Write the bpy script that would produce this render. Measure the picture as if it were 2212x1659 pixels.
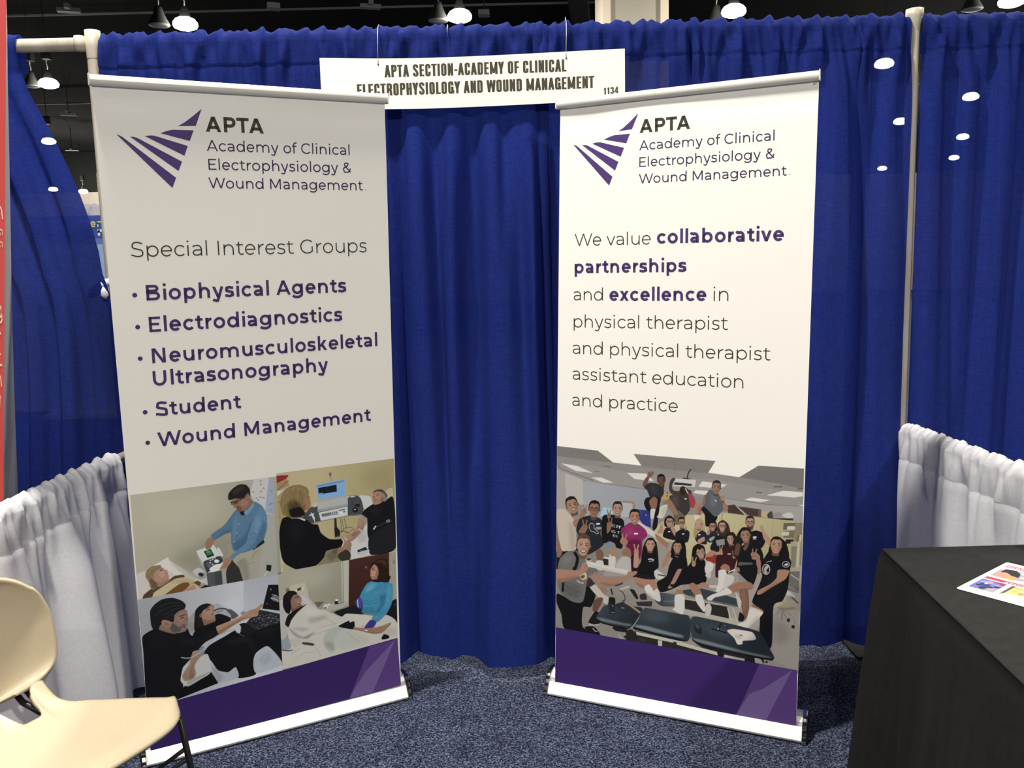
import bpy, bmesh, math, random
import numpy as np
from mathutils import Vector, Matrix

for _o in list(bpy.data.objects): bpy.data.objects.remove(_o, do_unlink=True)
SC = bpy.context.scene
COL = SC.collection

# ------------------------------------------------------------------ camera
cam_data = bpy.data.cameras.new('camera')
cam_data.sensor_fit = 'HORIZONTAL'; cam_data.sensor_width = 36.0
cam_data.lens = 36.0 * 1837.8 / 2212.0
cam_data.clip_start = 0.05; cam_data.clip_end = 300
cam = bpy.data.objects.new('camera', cam_data); COL.objects.link(cam)
_r = Vector((0.99972, -0.00304, -0.02342)); _f = Vector((0.0, 0.99167, -0.12883)); _u = _r.cross(_f)
cam.matrix_world = Matrix(((_r.x, _u.x, -_f.x, 0), (_r.y, _u.y, -_f.y, 0), (_r.z, _u.z, -_f.z, 1.546), (0, 0, 0, 1)))
SC.camera = cam

# ------------------------------------------------------------------ world, exposure
SC.view_settings.view_transform = 'Standard'; SC.view_settings.look = 'None'
SC.view_settings.exposure = 0.0; SC.view_settings.gamma = 1.0; SC.view_settings.use_curve_mapping = False
world = bpy.data.worlds.new('hall_air'); SC.world = world; world.use_nodes = True
world.node_tree.nodes['Background'].inputs[0].default_value = (0.9, 0.93, 1.0, 1)
world.node_tree.nodes['Background'].inputs[1].default_value = 0.035
SC.cycles.use_denoising = True
SC.cycles.max_bounces = 6; SC.cycles.diffuse_bounces = 3; SC.cycles.transparent_max_bounces = 16
SC.cycles.sample_clamp_indirect = 4.0

# the lit high-bay lamps of the hall: (x, y, watts); each gets its fixture further down
LAMP_Z = 6.6
LAMPS = [(-1.42, 1.75, 590), (-0.87, -5.8, 270), (4.55, -5.8, 1130), (-6.3, -3.4, 100), (-1.4, 5.5, 260), (4.2, 5.5, 320), (9.7, 5.5, 160), (-0.87, 12.4, 300), (4.6, 12.4, 240)]
FAR_LAMPS = [(-6.34, 17.76), (-0.865, 17.67), (4.594, 17.76), (9.993, 17.52), (-11.645, 22.56), (9.68, 22.54), (14.38, 27.17), (14.15, 31.44),
             (18.57, 35.56), (21.76, 42.4), (19.96, 46.3), (-16.39, 31.39), (-24.49, 46.93), (-23.63, 48.46)]

# ------------------------------------------------------------------ helpers
def tag(o, label=None, cat=None, group=None, kind=None):
    if label: o['label'] = label
    if cat: o['category'] = cat
    if group: o['group'] = group
    if kind: o['kind'] = kind
    return o

def empty(name, loc=(0, 0, 0), rz=0.0, label=None, cat=None, group=None):
    o = bpy.data.objects.new(name, None); COL.objects.link(o)
    o.location = loc; o.rotation_euler = (0, 0, rz); o.empty_display_size = .1
    return tag(o, label, cat, group)

class MB:
    """collects shapes for one mesh"""
    def __init__(s): s.v = []; s.f = []
    def quad(s, a, b, c, d): s.poly((a, b, c, d))
    def poly(s, pts):
        n = len(s.v); s.v += [tuple(p) for p in pts]; s.f.append(tuple(range(n, n + len(pts))))
    def box(s, lo, hi, m=None):
        n = len(s.v)
        c = [Vector((x, y, z)) for z in (lo[2], hi[2]) for y in (lo[1], hi[1]) for x in (lo[0], hi[0])]
        if m: c = [m @ p for p in c]
        s.v += [tuple(p) for p in c]
        for f in ((0, 2, 3, 1), (4, 5, 7, 6), (0, 1, 5, 4), (2, 6, 7, 3), (0, 4, 6, 2), (1, 3, 7, 5)): s.f.append(tuple(n + i for i in f))
    def tube(s, pts, r, n=12, cap=True):
        P = [Vector(p) for p in pts]; rr = r if isinstance(r, (list, tuple)) else [r] * len(P)
        base = len(s.v); up = None
        for i, p in enumerate(P):
            d = (P[min(i + 1, len(P) - 1)] - P[max(i - 1, 0)]).normalized()
            if up is None: up = d.orthogonal().normalized()
            else: up = (up - d * up.dot(d)).normalized()
            w = d.cross(up)
            for k in range(n):
                a = 2 * math.pi * k / n
                s.v.append(tuple(p + (up * math.cos(a) + w * math.sin(a)) * rr[i]))
        for i in range(len(P) - 1):
            for k in range(n):
                a = base + i * n + k; b = base + i * n + (k + 1) % n
                s.f.append((a, b, b + n, a + n))
        if cap:
            s.f.append(tuple(base + k for k in range(n))[::-1]); s.f.append(tuple(base + (len(P) - 1) * n + k for k in range(n)))
    def lathe(s, prof, c=(0, 0, 0), n=24):
        """profile [(radius, z)] turned about the vertical through c"""
        base = len(s.v)
        for r, z in prof:
            for k in range(n):
                a = 2 * math.pi * k / n; s.v.append((c[0] + r * math.cos(a), c[1] + r * math.sin(a), c[2] + z))
        for i in range(len(prof) - 1):
            for k in range(n):
                a = base + i * n + k; b = base + i * n + (k + 1) % n; s.f.append((a, b, b + n, a + n))
    def extrude(s, prof, x0, x1):
        """closed profile [(y, z)] swept along x"""
        n = len(prof); b = len(s.v)
        s.v += [(x0, y, z) for y, z in prof] + [(x1, y, z) for y, z in prof]
        for i in range(n): s.f.append((b + i, b + (i + 1) % n, b + n + (i + 1) % n, b + n + i))
        s.f.append(tuple(b + i for i in range(n))[::-1]); s.f.append(tuple(b + n + i for i in range(n)))
    def grid(s, rows):
        b = len(s.v); m = len(rows[0])
        for r in rows: s.v += [tuple(p) for p in r]
        for i in range(len(rows) - 1):
            for j in range(m - 1):
                a = b + i * m + j; s.f.append((a, a + 1, a + m + 1, a + m))
    def build(s, name, mat, parent=None, smooth=False, bevel=0.0, rot=None, loc=None):
        me = bpy.data.meshes.new(name); me.from_pydata(s.v, [], s.f); me.update()
        bm = bmesh.new(); bm.from_mesh(me)
        if len(bm.faces) < 20000: bmesh.ops.recalc_face_normals(bm, faces=bm.faces)
        bm.to_mesh(me); bm.free()
        if smooth: me.polygons.foreach_set('use_smooth', [True] * len(me.polygons))
        o = bpy.data.objects.new(name, me); COL.objects.link(o)
        if mat: me.materials.append(mat)
        if parent: o.parent = parent
        if rot: o.rotation_euler = rot
        if loc: o.location = loc
        if bevel:
            b = o.modifiers.new('bevel', 'BEVEL'); b.width = bevel; b.segments = 3; b.limit_method = 'ANGLE'; b.angle_limit = .6
            if smooth is None: me.polygons.foreach_set('use_smooth', [True] * len(me.polygons))
        return o

def flat(polys, name, mat, parent, y):
    """printed shapes lying in the x-z plane of the parent sheet"""
    m = MB()
    for q in polys: m.poly([(x, y, z) for x, z in q])
    me = bpy.data.meshes.new(name); me.from_pydata(m.v, [], m.f); me.update(); me.materials.append(mat)
    o = bpy.data.objects.new(name, me); COL.objects.link(o); o.parent = parent
    return o

def copy_tree(o, parent=None):
    c = o.copy(); COL.objects.link(c)
    if parent: c.parent = parent
    for ch in [x for x in bpy.data.objects if x.parent == o]: copy_tree(ch, c)
    return c

def lin(c): return c / 12.92 if c <= .04045 else ((c + .055) / 1.055) ** 2.4

def smoothstep(a, b, x):
    t = min(1, max(0, (x - a) / (b - a))); return t * t * (3 - 2 * t)
def lerp_spline(xs, ys, x):
    """Catmull-Rom through (xs, ys)"""
    if x <= xs[0]: return ys[0]
    if x >= xs[-1]: return ys[-1]
    i = max(k for k in range(len(xs) - 1) if xs[k] <= x)
    t = (x - xs[i]) / (xs[i+1] - xs[i]); a = ys[max(0, i-1)]; b = ys[i]; c = ys[i+1]; d = ys[min(len(ys)-1, i+2)]
    return .5 * (2*b + (c-a)*t + (2*a-5*b+4*c-d)*t*t + (3*b-a-3*c+d)*t**3)

# ------------------------------------------------------------------ materials
def mat(name, color, rough=.6, metal=0.0, spec=.5, **kw):
    m = bpy.data.materials.new(name); m.use_nodes = True
    b = m.node_tree.nodes['Principled BSDF']
    b.inputs['Base Color'].default_value = tuple(color[:3]) + (1,)
    b.inputs['Roughness'].default_value = rough; b.inputs['Metallic'].default_value = metal
    b.inputs['Specular IOR Level'].default_value = spec
    for k, v in kw.items(): b.inputs[k.replace('_', ' ')].default_value = v
    return m

def add_noise(m, scale, c0, c1, lo=.3, hi=.7, bump=0.0, stretch=(1, 1, 1), detail=4, dist=.002):
    """colour variation and bump from one noise field"""
    nt = m.node_tree; b = nt.nodes['Principled BSDF']
    tc = nt.nodes.new('ShaderNodeTexCoord'); mp = nt.nodes.new('ShaderNodeMapping'); mp.inputs['Scale'].default_value = stretch
    n = nt.nodes.new('ShaderNodeTexNoise'); n.inputs['Scale'].default_value = scale; n.inputs['Detail'].default_value = detail
    r = nt.nodes.new('ShaderNodeValToRGB'); r.color_ramp.elements[0].position = lo; r.color_ramp.elements[1].position = hi
    r.color_ramp.elements[0].color = tuple(c0[:3]) + (1,); r.color_ramp.elements[1].color = tuple(c1[:3]) + (1,)
    L = nt.links.new
    L(tc.outputs['Object'], mp.inputs[0]); L(mp.outputs[0], n.inputs[0]); L(n.outputs[0], r.inputs[0]); L(r.outputs[0], b.inputs['Base Color'])
    if bump:
        bp = nt.nodes.new('ShaderNodeBump'); bp.inputs['Strength'].default_value = bump; bp.inputs['Distance'].default_value = dist
        L(n.outputs[0], bp.inputs['Height']); L(bp.outputs[0], b.inputs['Normal'])
    return m

def cloth_mat(name, c0, c1, transl=.3, see=0.0, rough=.6, spec=.3, sheen=0.0):
    """woven drape: threads in the colour and bump, light passing through, a little see-through between the threads"""
    m = mat(name, c0, rough, spec=spec); nt = m.node_tree; L = nt.links.new; b = nt.nodes['Principled BSDF']; out = nt.nodes['Material Output']
    if sheen: b.inputs['Sheen Weight'].default_value = sheen
    tc = nt.nodes.new('ShaderNodeTexCoord')
    def thread(st, sc):
        mp = nt.nodes.new('ShaderNodeMapping'); mp.inputs['Scale'].default_value = st
        n = nt.nodes.new('ShaderNodeTexNoise'); n.inputs['Scale'].default_value = sc; n.inputs['Detail'].default_value = 2
        L(tc.outputs['Object'], mp.inputs[0]); L(mp.outputs[0], n.inputs[0]); return n.outputs[0]
    a = thread((.08, .08, 1), 420); d = thread((1, 1, .06), 420)
    ad = nt.nodes.new('ShaderNodeMath'); ad.operation = 'ADD'; L(a, ad.inputs[0]); L(d, ad.inputs[1])
    r = nt.nodes.new('ShaderNodeValToRGB'); r.color_ramp.elements[0].position = .75 / 2; r.color_ramp.elements[1].position = 1.25 / 2
    r.color_ramp.elements[0].color = tuple(c0[:3]) + (1,); r.color_ramp.elements[1].color = tuple(c1[:3]) + (1,)
    hf = nt.nodes.new('ShaderNodeMath'); hf.operation = 'MULTIPLY'; hf.inputs[1].default_value = .5; L(ad.outputs[0], hf.inputs[0]); L(hf.outputs[0], r.inputs[0])
    L(r.outputs[0], b.inputs['Base Color'])
    bp = nt.nodes.new('ShaderNodeBump'); bp.inputs['Strength'].default_value = .25; bp.inputs['Distance'].default_value = .001
    L(ad.outputs[0], bp.inputs['Height']); L(bp.outputs[0], b.inputs['Normal'])
    tr = nt.nodes.new('ShaderNodeBsdfTranslucent'); L(r.outputs[0], tr.inputs[0])
    mx = nt.nodes.new('ShaderNodeMixShader'); mx.inputs[0].default_value = transl; L(b.outputs[0], mx.inputs[1]); L(tr.outputs[0], mx.inputs[2])
    last = mx
    if see:
        tp = nt.nodes.new('ShaderNodeBsdfTransparent'); m2 = nt.nodes.new('ShaderNodeMixShader'); m2.inputs[0].default_value = see
        L(mx.outputs[0], m2.inputs[1]); L(tp.outputs[0], m2.inputs[2]); last = m2
    L(last.outputs[0], out.inputs[0]); return m

def emit_mat(name, color, strength):
    m = mat(name, color, .4); b = m.node_tree.nodes['Principled BSDF']
    b.inputs['Emission Color'].default_value = tuple(color[:3]) + (1,); b.inputs['Emission Strength'].default_value = strength
    return m

M = {}
M['blue'] = cloth_mat('blue_drape_cloth', (.0092, .0180, .128), (.0148, .029, .196), transl=.36, see=.022, rough=.75, spec=.06)
M['white_cloth'] = cloth_mat('white_drape_cloth', (.70, .70, .74), (.80, .80, .84), transl=.25, rough=.6, spec=.3)
M['black_cloth'] = cloth_mat('black_table_cloth', (.006, .006, .0054), (.012, .012, .0105), transl=0, rough=.8, spec=.2)
M['pipe'] = add_noise(mat('aged_white_pipe', (.45, .42, .36), .45), 14, (.30, .26, .20), (.48, .44, .37), .25, .6, stretch=(1, 1, .2))
M['sheet'] = mat('banner_white_print', (.80, .785, .745), .55, spec=.25)
M['board'] = mat('sign_board_white', (.86, .84, .75), .5, spec=.3)
M['ink_dark'] = mat('ink_charcoal', (.045, .042, .03), .5, spec=.25)
M['ink_sign'] = mat('ink_sign_black', (.055, .05, .032), .5, spec=.25)
M['ink_plum'] = mat('ink_dark_plum', (.048, .028, .085), .5, spec=.25)
M['ink_purple'] = mat('ink_purple', (.058, .032, .125), .5, spec=.25)
M['ink_logo'] = mat('ink_logo_purple', (.068, .036, .16), .5, spec=.25)
M['ink_grey'] = mat('ink_pale_grey', (.45, .43, .40), .5, spec=.25)
M['band'] = mat('band_purple', (.036, .015, .125), .5, spec=.3)
M['facet_a'] = mat('band_facet_violet', (.10, .05, .22), .5, spec=.3)
M['facet_b'] = mat('band_facet_pale', (.17, .115, .31), .5, spec=.3)
M['rail'] = mat('satin_aluminium', (.88, .87, .83), .45, .5)
M['rail_white'] = mat('clamp_rail_white', (.70, .69, .64), .4, .1)
M['chrome'] = mat('chrome', (.75, .75, .77), .12, 1.0)
M['black_plastic'] = mat('black_plastic', (.012, .012, .013), .4)
M['chair_shell'] = add_noise(mat('cream_plastic', (.44, .37, .26), .42, spec=.4), 180, (.43, .36, .25), (.46, .39, .275), bump=.08, dist=.0006)
M['black_metal'] = mat('black_rod', (.012, .012, .012), .4, .3)
M['plate'] = mat('black_base_plate', (.006, .006, .007), .8, spec=.1)
M['wire'] = mat('steel_wire', (.55, .53, .5), .3, 1.0)
M['paper'] = mat('glossy_paper', (.86, .86, .87), .35, spec=.4)

# ------------------------------------------------------------------ the hall
def carpet_mat():
    m = mat('speckled_carpet', (.04, .05, .1), .95, spec=.1); nt = m.node_tree; L = nt.links.new; b = nt.nodes['Principled BSDF']
    tc = nt.nodes.new('ShaderNodeTexCoord')
    n1 = nt.nodes.new('ShaderNodeTexNoise'); n1.inputs['Scale'].default_value = 165; n1.inputs['Detail'].default_value = 2.5; n1.inputs['Roughness'].default_value = .7
    v = nt.nodes.new('ShaderNodeTexVoronoi'); v.inputs['Scale'].default_value = 185
    n2 = nt.nodes.new('ShaderNodeTexNoise'); n2.inputs['Scale'].default_value = 9; n2.inputs['Detail'].default_value = 3
    for n in (n1, v, n2): L(tc.outputs['Object'], n.inputs['Vector'])
    r = nt.nodes.new('ShaderNodeValToRGB'); cr = r.color_ramp
    cr.elements[0].position = .39; cr.elements[0].color = (.0045, .0055, .015, 1); cr.elements[1].position = .70; cr.elements[1].color = (.17, .20, .285, 1)
    e = cr.elements.new(.50); e.color = (.028, .034, .068, 1)
    sp = nt.nodes.new('ShaderNodeSeparateColor'); L(v.outputs['Color'], sp.inputs[0])
    mx = nt.nodes.new('ShaderNodeMath'); mx.operation = 'MULTIPLY_ADD'; mx.inputs[1].default_value = .22; L(sp.outputs[0], mx.inputs[0]); 
    sb = nt.nodes.new('ShaderNodeMath'); sb.operation = 'SUBTRACT'; sb.inputs[1].default_value = .11; L(n1.outputs[0], sb.inputs[0]); L(sb.outputs[0], mx.inputs[2])
    L(mx.outputs[0], r.inputs[0])
    br = nt.nodes.new('ShaderNodeMapRange'); br.inputs[1].default_value = .3; br.inputs[2].default_value = .7; br.inputs[3].default_value = .8; br.inputs[4].default_value = 1.15; L(n2.outputs[0], br.inputs[0])
    mc = nt.nodes.new('ShaderNodeMix'); mc.data_type = 'RGBA'; mc.blend_type = 'MULTIPLY'; mc.inputs[0].default_value = 1
    cb = nt.nodes.new('ShaderNodeCombineColor')
    for i in range(3): L(br.outputs[0], cb.inputs[i])
    L(r.outputs[0], mc.inputs[6]); L(cb.outputs[0], mc.inputs[7]); L(mc.outputs[2], b.inputs['Base Color'])
    bp = nt.nodes.new('ShaderNodeBump'); bp.inputs['Strength'].default_value = .8; bp.inputs['Distance'].default_value = .006; L(mx.outputs[0], bp.inputs['Height']); L(bp.outputs[0], b.inputs['Normal'])
    return m

M['carpet'] = carpet_mat()
M['ceiling'] = add_noise(mat('dark_ceiling', (.012, .013, .012), .9, spec=.1), .6, (.010, .011, .010), (.016, .017, .016))
M['soffit'] = mat('dark_soffit', (.02, .021, .02), .9, spec=.1)
M['beige_wall'] = add_noise(mat('beige_wall', (.62, .55, .47), .8), .8, (.58, .52, .44), (.66, .58, .5))
M['column_face'] = mat('column_taupe', (.40, .37, .30), .7)
M['column_edge'] = mat('column_cream', (.72, .62, .48), .7)
M['steel_dark'] = mat('dark_steel', (.03, .032, .032), .6, .2)
M['grey_fixture'] = mat('grey_fixture', (.20, .21, .205), .6)

XW, YF, YB, HC = 34.0, 52.0, -18.0, 9.2
def structure(name, mb, m): return tag(mb.build(name, m), kind='structure')
b = MB(); b.box((-XW, YB, -.12), (XW, YF, 0)); structure('floor', b, M['carpet'])
b = MB(); b.box((-XW, YB, HC), (XW, YF, HC + .2)); structure('ceiling', b, M['ceiling'])
b = MB(); b.box((-XW, YF, 0), (XW, YF + .3, 6.95)); structure('wall_back', b, M['beige_wall'])
b = MB(); b.box((-XW, YF - .6, 6.95), (XW, YF + .3, HC)); structure('trim_1', b, M['soffit'])
b = MB(); b.box((-XW - .3, YB, 0), (-XW, YF, HC)); structure('wall_left', b, M['beige_wall'])
b = MB(); b.box((XW, YB, 0), (XW + .3, YF, HC)); structure('wall_right', b, M['beige_wall'])
b = MB(); b.box((-XW, YB - .3, 0), (XW, YB, HC)); structure('wall_front', b, M['beige_wall'])

def hall_column(x0, x1, y, edge, label, face, side):
    o = empty('hall_column', ((x0 + x1) / 2, y, 0), 0, label, 'column')
    w = (x1 - x0) / 2
    b = MB(); b.box((-w + edge, 0, 0), (w - edge, 2 * w, HC)); b.build('column_face', face, o)
    for s in (-1, 1):
        b = MB(); b.box((min(s * w, s * (w - edge)), -.05, 0), (max(s * w, s * (w - edge)), 2 * w + .05, HC)); b.build('corner_strip', side, o)
    return o
hall_column(1.555, 2.59, 14.0, .125, 'wide beige hall column rising behind the blue drape, with cream corner strips', M['column_face'], M['column_edge'])
o = empty('hanging_display', (-11.4, 25, 3.82), 0, 'grey hanging display box far back, seen past the left banner edge', 'display')
b = MB(); b.box((-.37, 0, 0), (.8, .5, .86)); b.build('box', mat('display_grey', (.26, .26, .25), .7), o)
for x in (-.3, .7):
    b = MB(); b.tube([(x, .25, .86), (x, .25, HC - 3.82)], .012, 8); b.build('cable', M['steel_dark'], o)

# steel beams and conduits under the dark ceiling
def beam(y0, x0, x1, z, h, w, label, ang=0.0, name='ceiling_beam', m='steel_dark'):
    b = MB(); b.box((x0, -w / 2, -h), (x1, w / 2, 0)); o = b.build(name, M[m], rot=(0, 0, ang), loc=(0, y0, z)); tag(o, label, 'beam'); return o
beam(24.5, -33, 3.0, 8.9, .05, .05, 'thin pale conduit crossing the dark ceiling above the lamps, nearer of two', name='ceiling_conduit', m='grey_fixture')
beam(36.0, -33, 30, 8.9, .07, .08, 'thin pale conduit crossing the dark ceiling, farther of two', name='ceiling_conduit', m='grey_fixture')
b = MB(); b.box((-.25, 0, -.5), (.25, 24, 0)); o = b.build('ceiling_beam', M['steel_dark'], rot=(0, 0, -.12), loc=(1.0, 15.5, 9.1)); tag(o, 'deep dark steel beam running back beside the beige column', 'beam')

# cross-shaped grey fixtures
def cross_fixture(x, y, z, s, rz, label):
    o = empty('ceiling_speaker_bracket', (x, y, z), rz, label, 'ceiling fixture', 'grey cross-shaped ceiling fixtures')
    b = MB(); b.box((-s, -s * .32, -.09), (s, -s * .02, 0)); b.box((-s, s * .06, -.09), (s, s * .36, 0)); b.build('long_panel', M['grey_fixture'], o)
    b = MB(); b.box((-s * .22, -s * .95, -.05), (s * .22, s * .95, .06)); b.build('cross_panel', M['grey_fixture'], o)
    b = MB(); b.tube([(0, 0, .06), (0, 0, HC - z)], .015, 8); b.build('rod', M['steel_dark'], o)
cross_fixture(-10.58, 21.76, 8.2, .26, .25, 'grey cross-shaped ceiling fixture above the bare rail at upper left')
cross_fixture(-3.27, 22.02, 8.2, .25, .25, 'grey cross-shaped ceiling fixture high above the sign')
cross_fixture(-17.2, 34.63, 8.2, .3, .25, 'small grey cross-shaped ceiling fixture below the lamp beside the tied-back drape')
cross_fixture(-21.6, 43.5, 8.2, .3, .25, 'faint farthest cross-shaped ceiling fixture seen through the gap beside the tied-back drape')
for x, y, s, lb in ((-5.57, 21.67, .15, 'small grey box fixture on the dark ceiling at the top edge above the left banner'), (-.49, 22.6, .14, 'small pale box fixture right of the lit lamp over the sign')):
    o = empty('ceiling_box', (x, y, 8.1), .3 if x < -2 else 0, lb, 'ceiling fixture')
    b = MB(); b.box((-s, -s, -.06), (s, s, .06)); b.build('housing', M['grey_fixture'], o)
    b = MB(); b.tube([(0, 0, .06), (0, 0, HC - 8.1)], .012, 8); b.build('rod', M['steel_dark'], o)

# ------------------------------------------------------------------ high-bay lamps
M['lamp_glow'] = emit_mat('lamp_lens_lit', (1.0, .95, .84), 60.0)
M['lamp_shell_lit'] = mat('lamp_reflector_lit', (.03, .03, .028), .6, spec=.15)
M['lamp_shell_off'] = mat('lamp_reflector_off', (.02, .021, .02), .6, spec=.15)
M['lamp_lens_off'] = mat('lamp_lens_off', (.30, .31, .30), .4)
BELL = [(.05, .36), (.075, .34), (.09, .26), (.15, .12), (.205, .02), (.21, 0)]
def lamp_fixture(lit, seen=True):
    o = empty('high_bay_lamp')
    b = MB(); b.lathe(BELL if not lit else [(.05, .36), (.06, .34), (.075, .28), (.10, .20), (.13, .14)], n=28); b.build('reflector', M['lamp_shell_lit' if lit else 'lamp_shell_off'], o, True)
    b = MB(); b.lathe([(.13, .14), (.19, .11), (.235, .05), (.24, .0), (.22, -.04), (.14, -.075), (.0, -.09)] if lit else [(.205, .005), (.19, -.008), (.12, -.012), (.0, -.012)], n=28); b.build('lens', M['lamp_glow' if lit else 'lamp_lens_off'], o, True)
    b = MB(); b.box((-.09, -.09, .62), (.09, .09, .9)); b.build('ballast_box', M['lamp_shell_off'], o, bevel=.01)
    b = MB(); b.tube([(0, 0, .36), (.012, 0, .45), (-.012, 0, .54), (0, 0, .63)], .014, 8); b.build('hook', M['grey_fixture'], o)
    b = MB(); b.tube([(0, 0, .9), (0, 0, HC - LAMP_Z)], .012, 8); b.build('rod', M['steel_dark'], o)
    return o
LIT, OFF = lamp_fixture(True), lamp_fixture(False)
FAR_LABEL = ['lit high-bay lamp above the left banner, second from the left edge', 'lit high-bay lamp above the middle of the sign', 'lit high-bay lamp just right of the beige column', 'lit high-bay lamp in the upper right corner of the photo',
             'lit high-bay lamp lower left, between the tied-back drape and the bare post', 'lamp glowing through the blue drape left of the right post, topmost', 'lamp glowing through the drape right of the right post, topmost', 'lamp glowing through the drape just left of the right post, second down',
             'lamp glowing through the drape right of the right post, second down', 'lamp glowing through the drape right of the right post, third down', 'lamp glowing through the drape left of the right post, lowest',
             'lamp glowing through the tied-back drape, upper of two', 'lamp glowing through the tied-back drape, lower of two', 'farthest lit lamp beside the tied-back drape edge, just above the white drape']
def area_lamp(x, y, watts):
    l = bpy.data.lights.new('lamp_light', 'AREA'); l.shape = 'DISK'; l.size = .42; l.energy = watts; l.color = (1.0, .95, .86)
    a = bpy.data.objects.new('lamp_light', l); COL.objects.link(a); a.location = (x, y, LAMP_Z - .12); return a
first = True
for (x, y, w) in LAMPS:
    o = LIT if first else copy_tree(LIT); first = False
    o.location = (x, y, LAMP_Z); tag(o, 'lit high-bay lamp of the near rows overhead, outside the photo', 'ceiling lamp', 'near overhead lamps')
    area_lamp(x, y, w)
for (x, y), lb in zip(FAR_LAMPS, FAR_LABEL):
    o = copy_tree(LIT); o.location = (x, y, LAMP_Z); o['group'] = 'lamps over the back of the hall'; o['label'] = lb
    if y < 40: area_lamp(x, y, 260)
    else:
        l = bpy.data.lights.new('lamp_light', 'POINT'); l.shadow_soft_size = .2; l.energy = 380; l.color = (1.0, .95, .86)
        a = bpy.data.objects.new('lamp_light', l); COL.objects.link(a); a.location = (x, y, LAMP_Z - .32)
first = True
for x, y, lb in ((-6.84, 17.72, 'unlit bell lamp beside the lit lamp over the left banner'), (-1.3, 17.85, 'unlit bell lamp beside the lit lamp over the sign'), (4.42, 18.5, 'unlit bell lamp beside the lit lamp right of the column'), (9.45, 17.95, 'unlit bell lamp beside the lit lamp in the upper right corner'), (-12.15, 22.7, 'unlit bell lamp beside the lit lamp at lower left')):
    o = OFF if first else copy_tree(OFF); first = False
    o.location = (x, y, LAMP_Z); tag(o, lb, 'ceiling lamp', 'unlit lamps')

# ------------------------------------------------------------------ lettering (drawn stroke by stroke)
def arc(cx, cy, rx, ry, a0, a1, n=0):
    n = n or max(6, int(abs(a1 - a0) / 12))
    return [(cx + rx * math.cos(math.radians(a0 + (a1 - a0) * i / n)),
             cy + ry * math.sin(math.radians(a0 + (a1 - a0) * i / n))) for i in range(n + 1)]

def stroke(pts, w):
    """polyline of width w -> list of quads"""
    P = [pts[0]]
    for q in pts[1:]:
        if abs(q[0] - P[-1][0]) + abs(q[1] - P[-1][1]) > 1e-6: P.append(q)
    n = len(P); L = []; Rr = []
    for i in range(n):
        if i == 0: d1 = d2 = (P[1][0] - P[0][0], P[1][1] - P[0][1])
        elif i == n - 1: d1 = d2 = (P[i][0] - P[i-1][0], P[i][1] - P[i-1][1])
        else:
            d1 = (P[i][0] - P[i-1][0], P[i][1] - P[i-1][1]); d2 = (P[i+1][0] - P[i][0], P[i+1][1] - P[i][1])
        l1 = math.hypot(*d1); l2 = math.hypot(*d2)
        n1 = (-d1[1] / l1, d1[0] / l1); n2 = (-d2[1] / l2, d2[0] / l2)
        k = max(.35, 1 + n1[0] * n2[0] + n1[1] * n2[1])
        m = ((n1[0] + n2[0]) / k * w / 2, (n1[1] + n2[1]) / k * w / 2)
        L.append((P[i][0] + m[0], P[i][1] + m[1])); Rr.append((P[i][0] - m[0], P[i][1] - m[1]))
    return [[Rr[i], Rr[i+1], L[i+1], L[i]] for i in range(n - 1)]

def diag(x0, y0, x1, y1, w):
    ln = math.hypot(x1 - x0, y1 - y0); wh = w * ln / abs(y1 - y0) / 2
    return [[(x0 - wh, y0), (x0 + wh, y0), (x1 + wh, y1), (x1 - wh, y1)]]

def dot(cx, cy, r): return [[p for p in arc(cx, cy, r, r, 0, 360, 18)][:-1]]

def spl(pts, n=6):
    """open Catmull-Rom through pts"""
    Q = [pts[0]] + list(pts) + [pts[-1]]; out = []
    for i in range(1, len(Q) - 2):
        a, b, c, d = Q[i-1], Q[i], Q[i+1], Q[i+2]
        for j in range(n):
            t = j / n
            out.append(tuple(.5 * (2*b[k] + (c[k]-a[k])*t + (2*a[k]-5*b[k]+4*c[k]-d[k])*t*t + (3*b[k]-a[k]-3*c[k]+d[k])*t**3) for k in (0, 1)))
    out.append(tuple(pts[-1])); return out

XH, CAP, ASC, DSC = 520, 700, 742, -190

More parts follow.
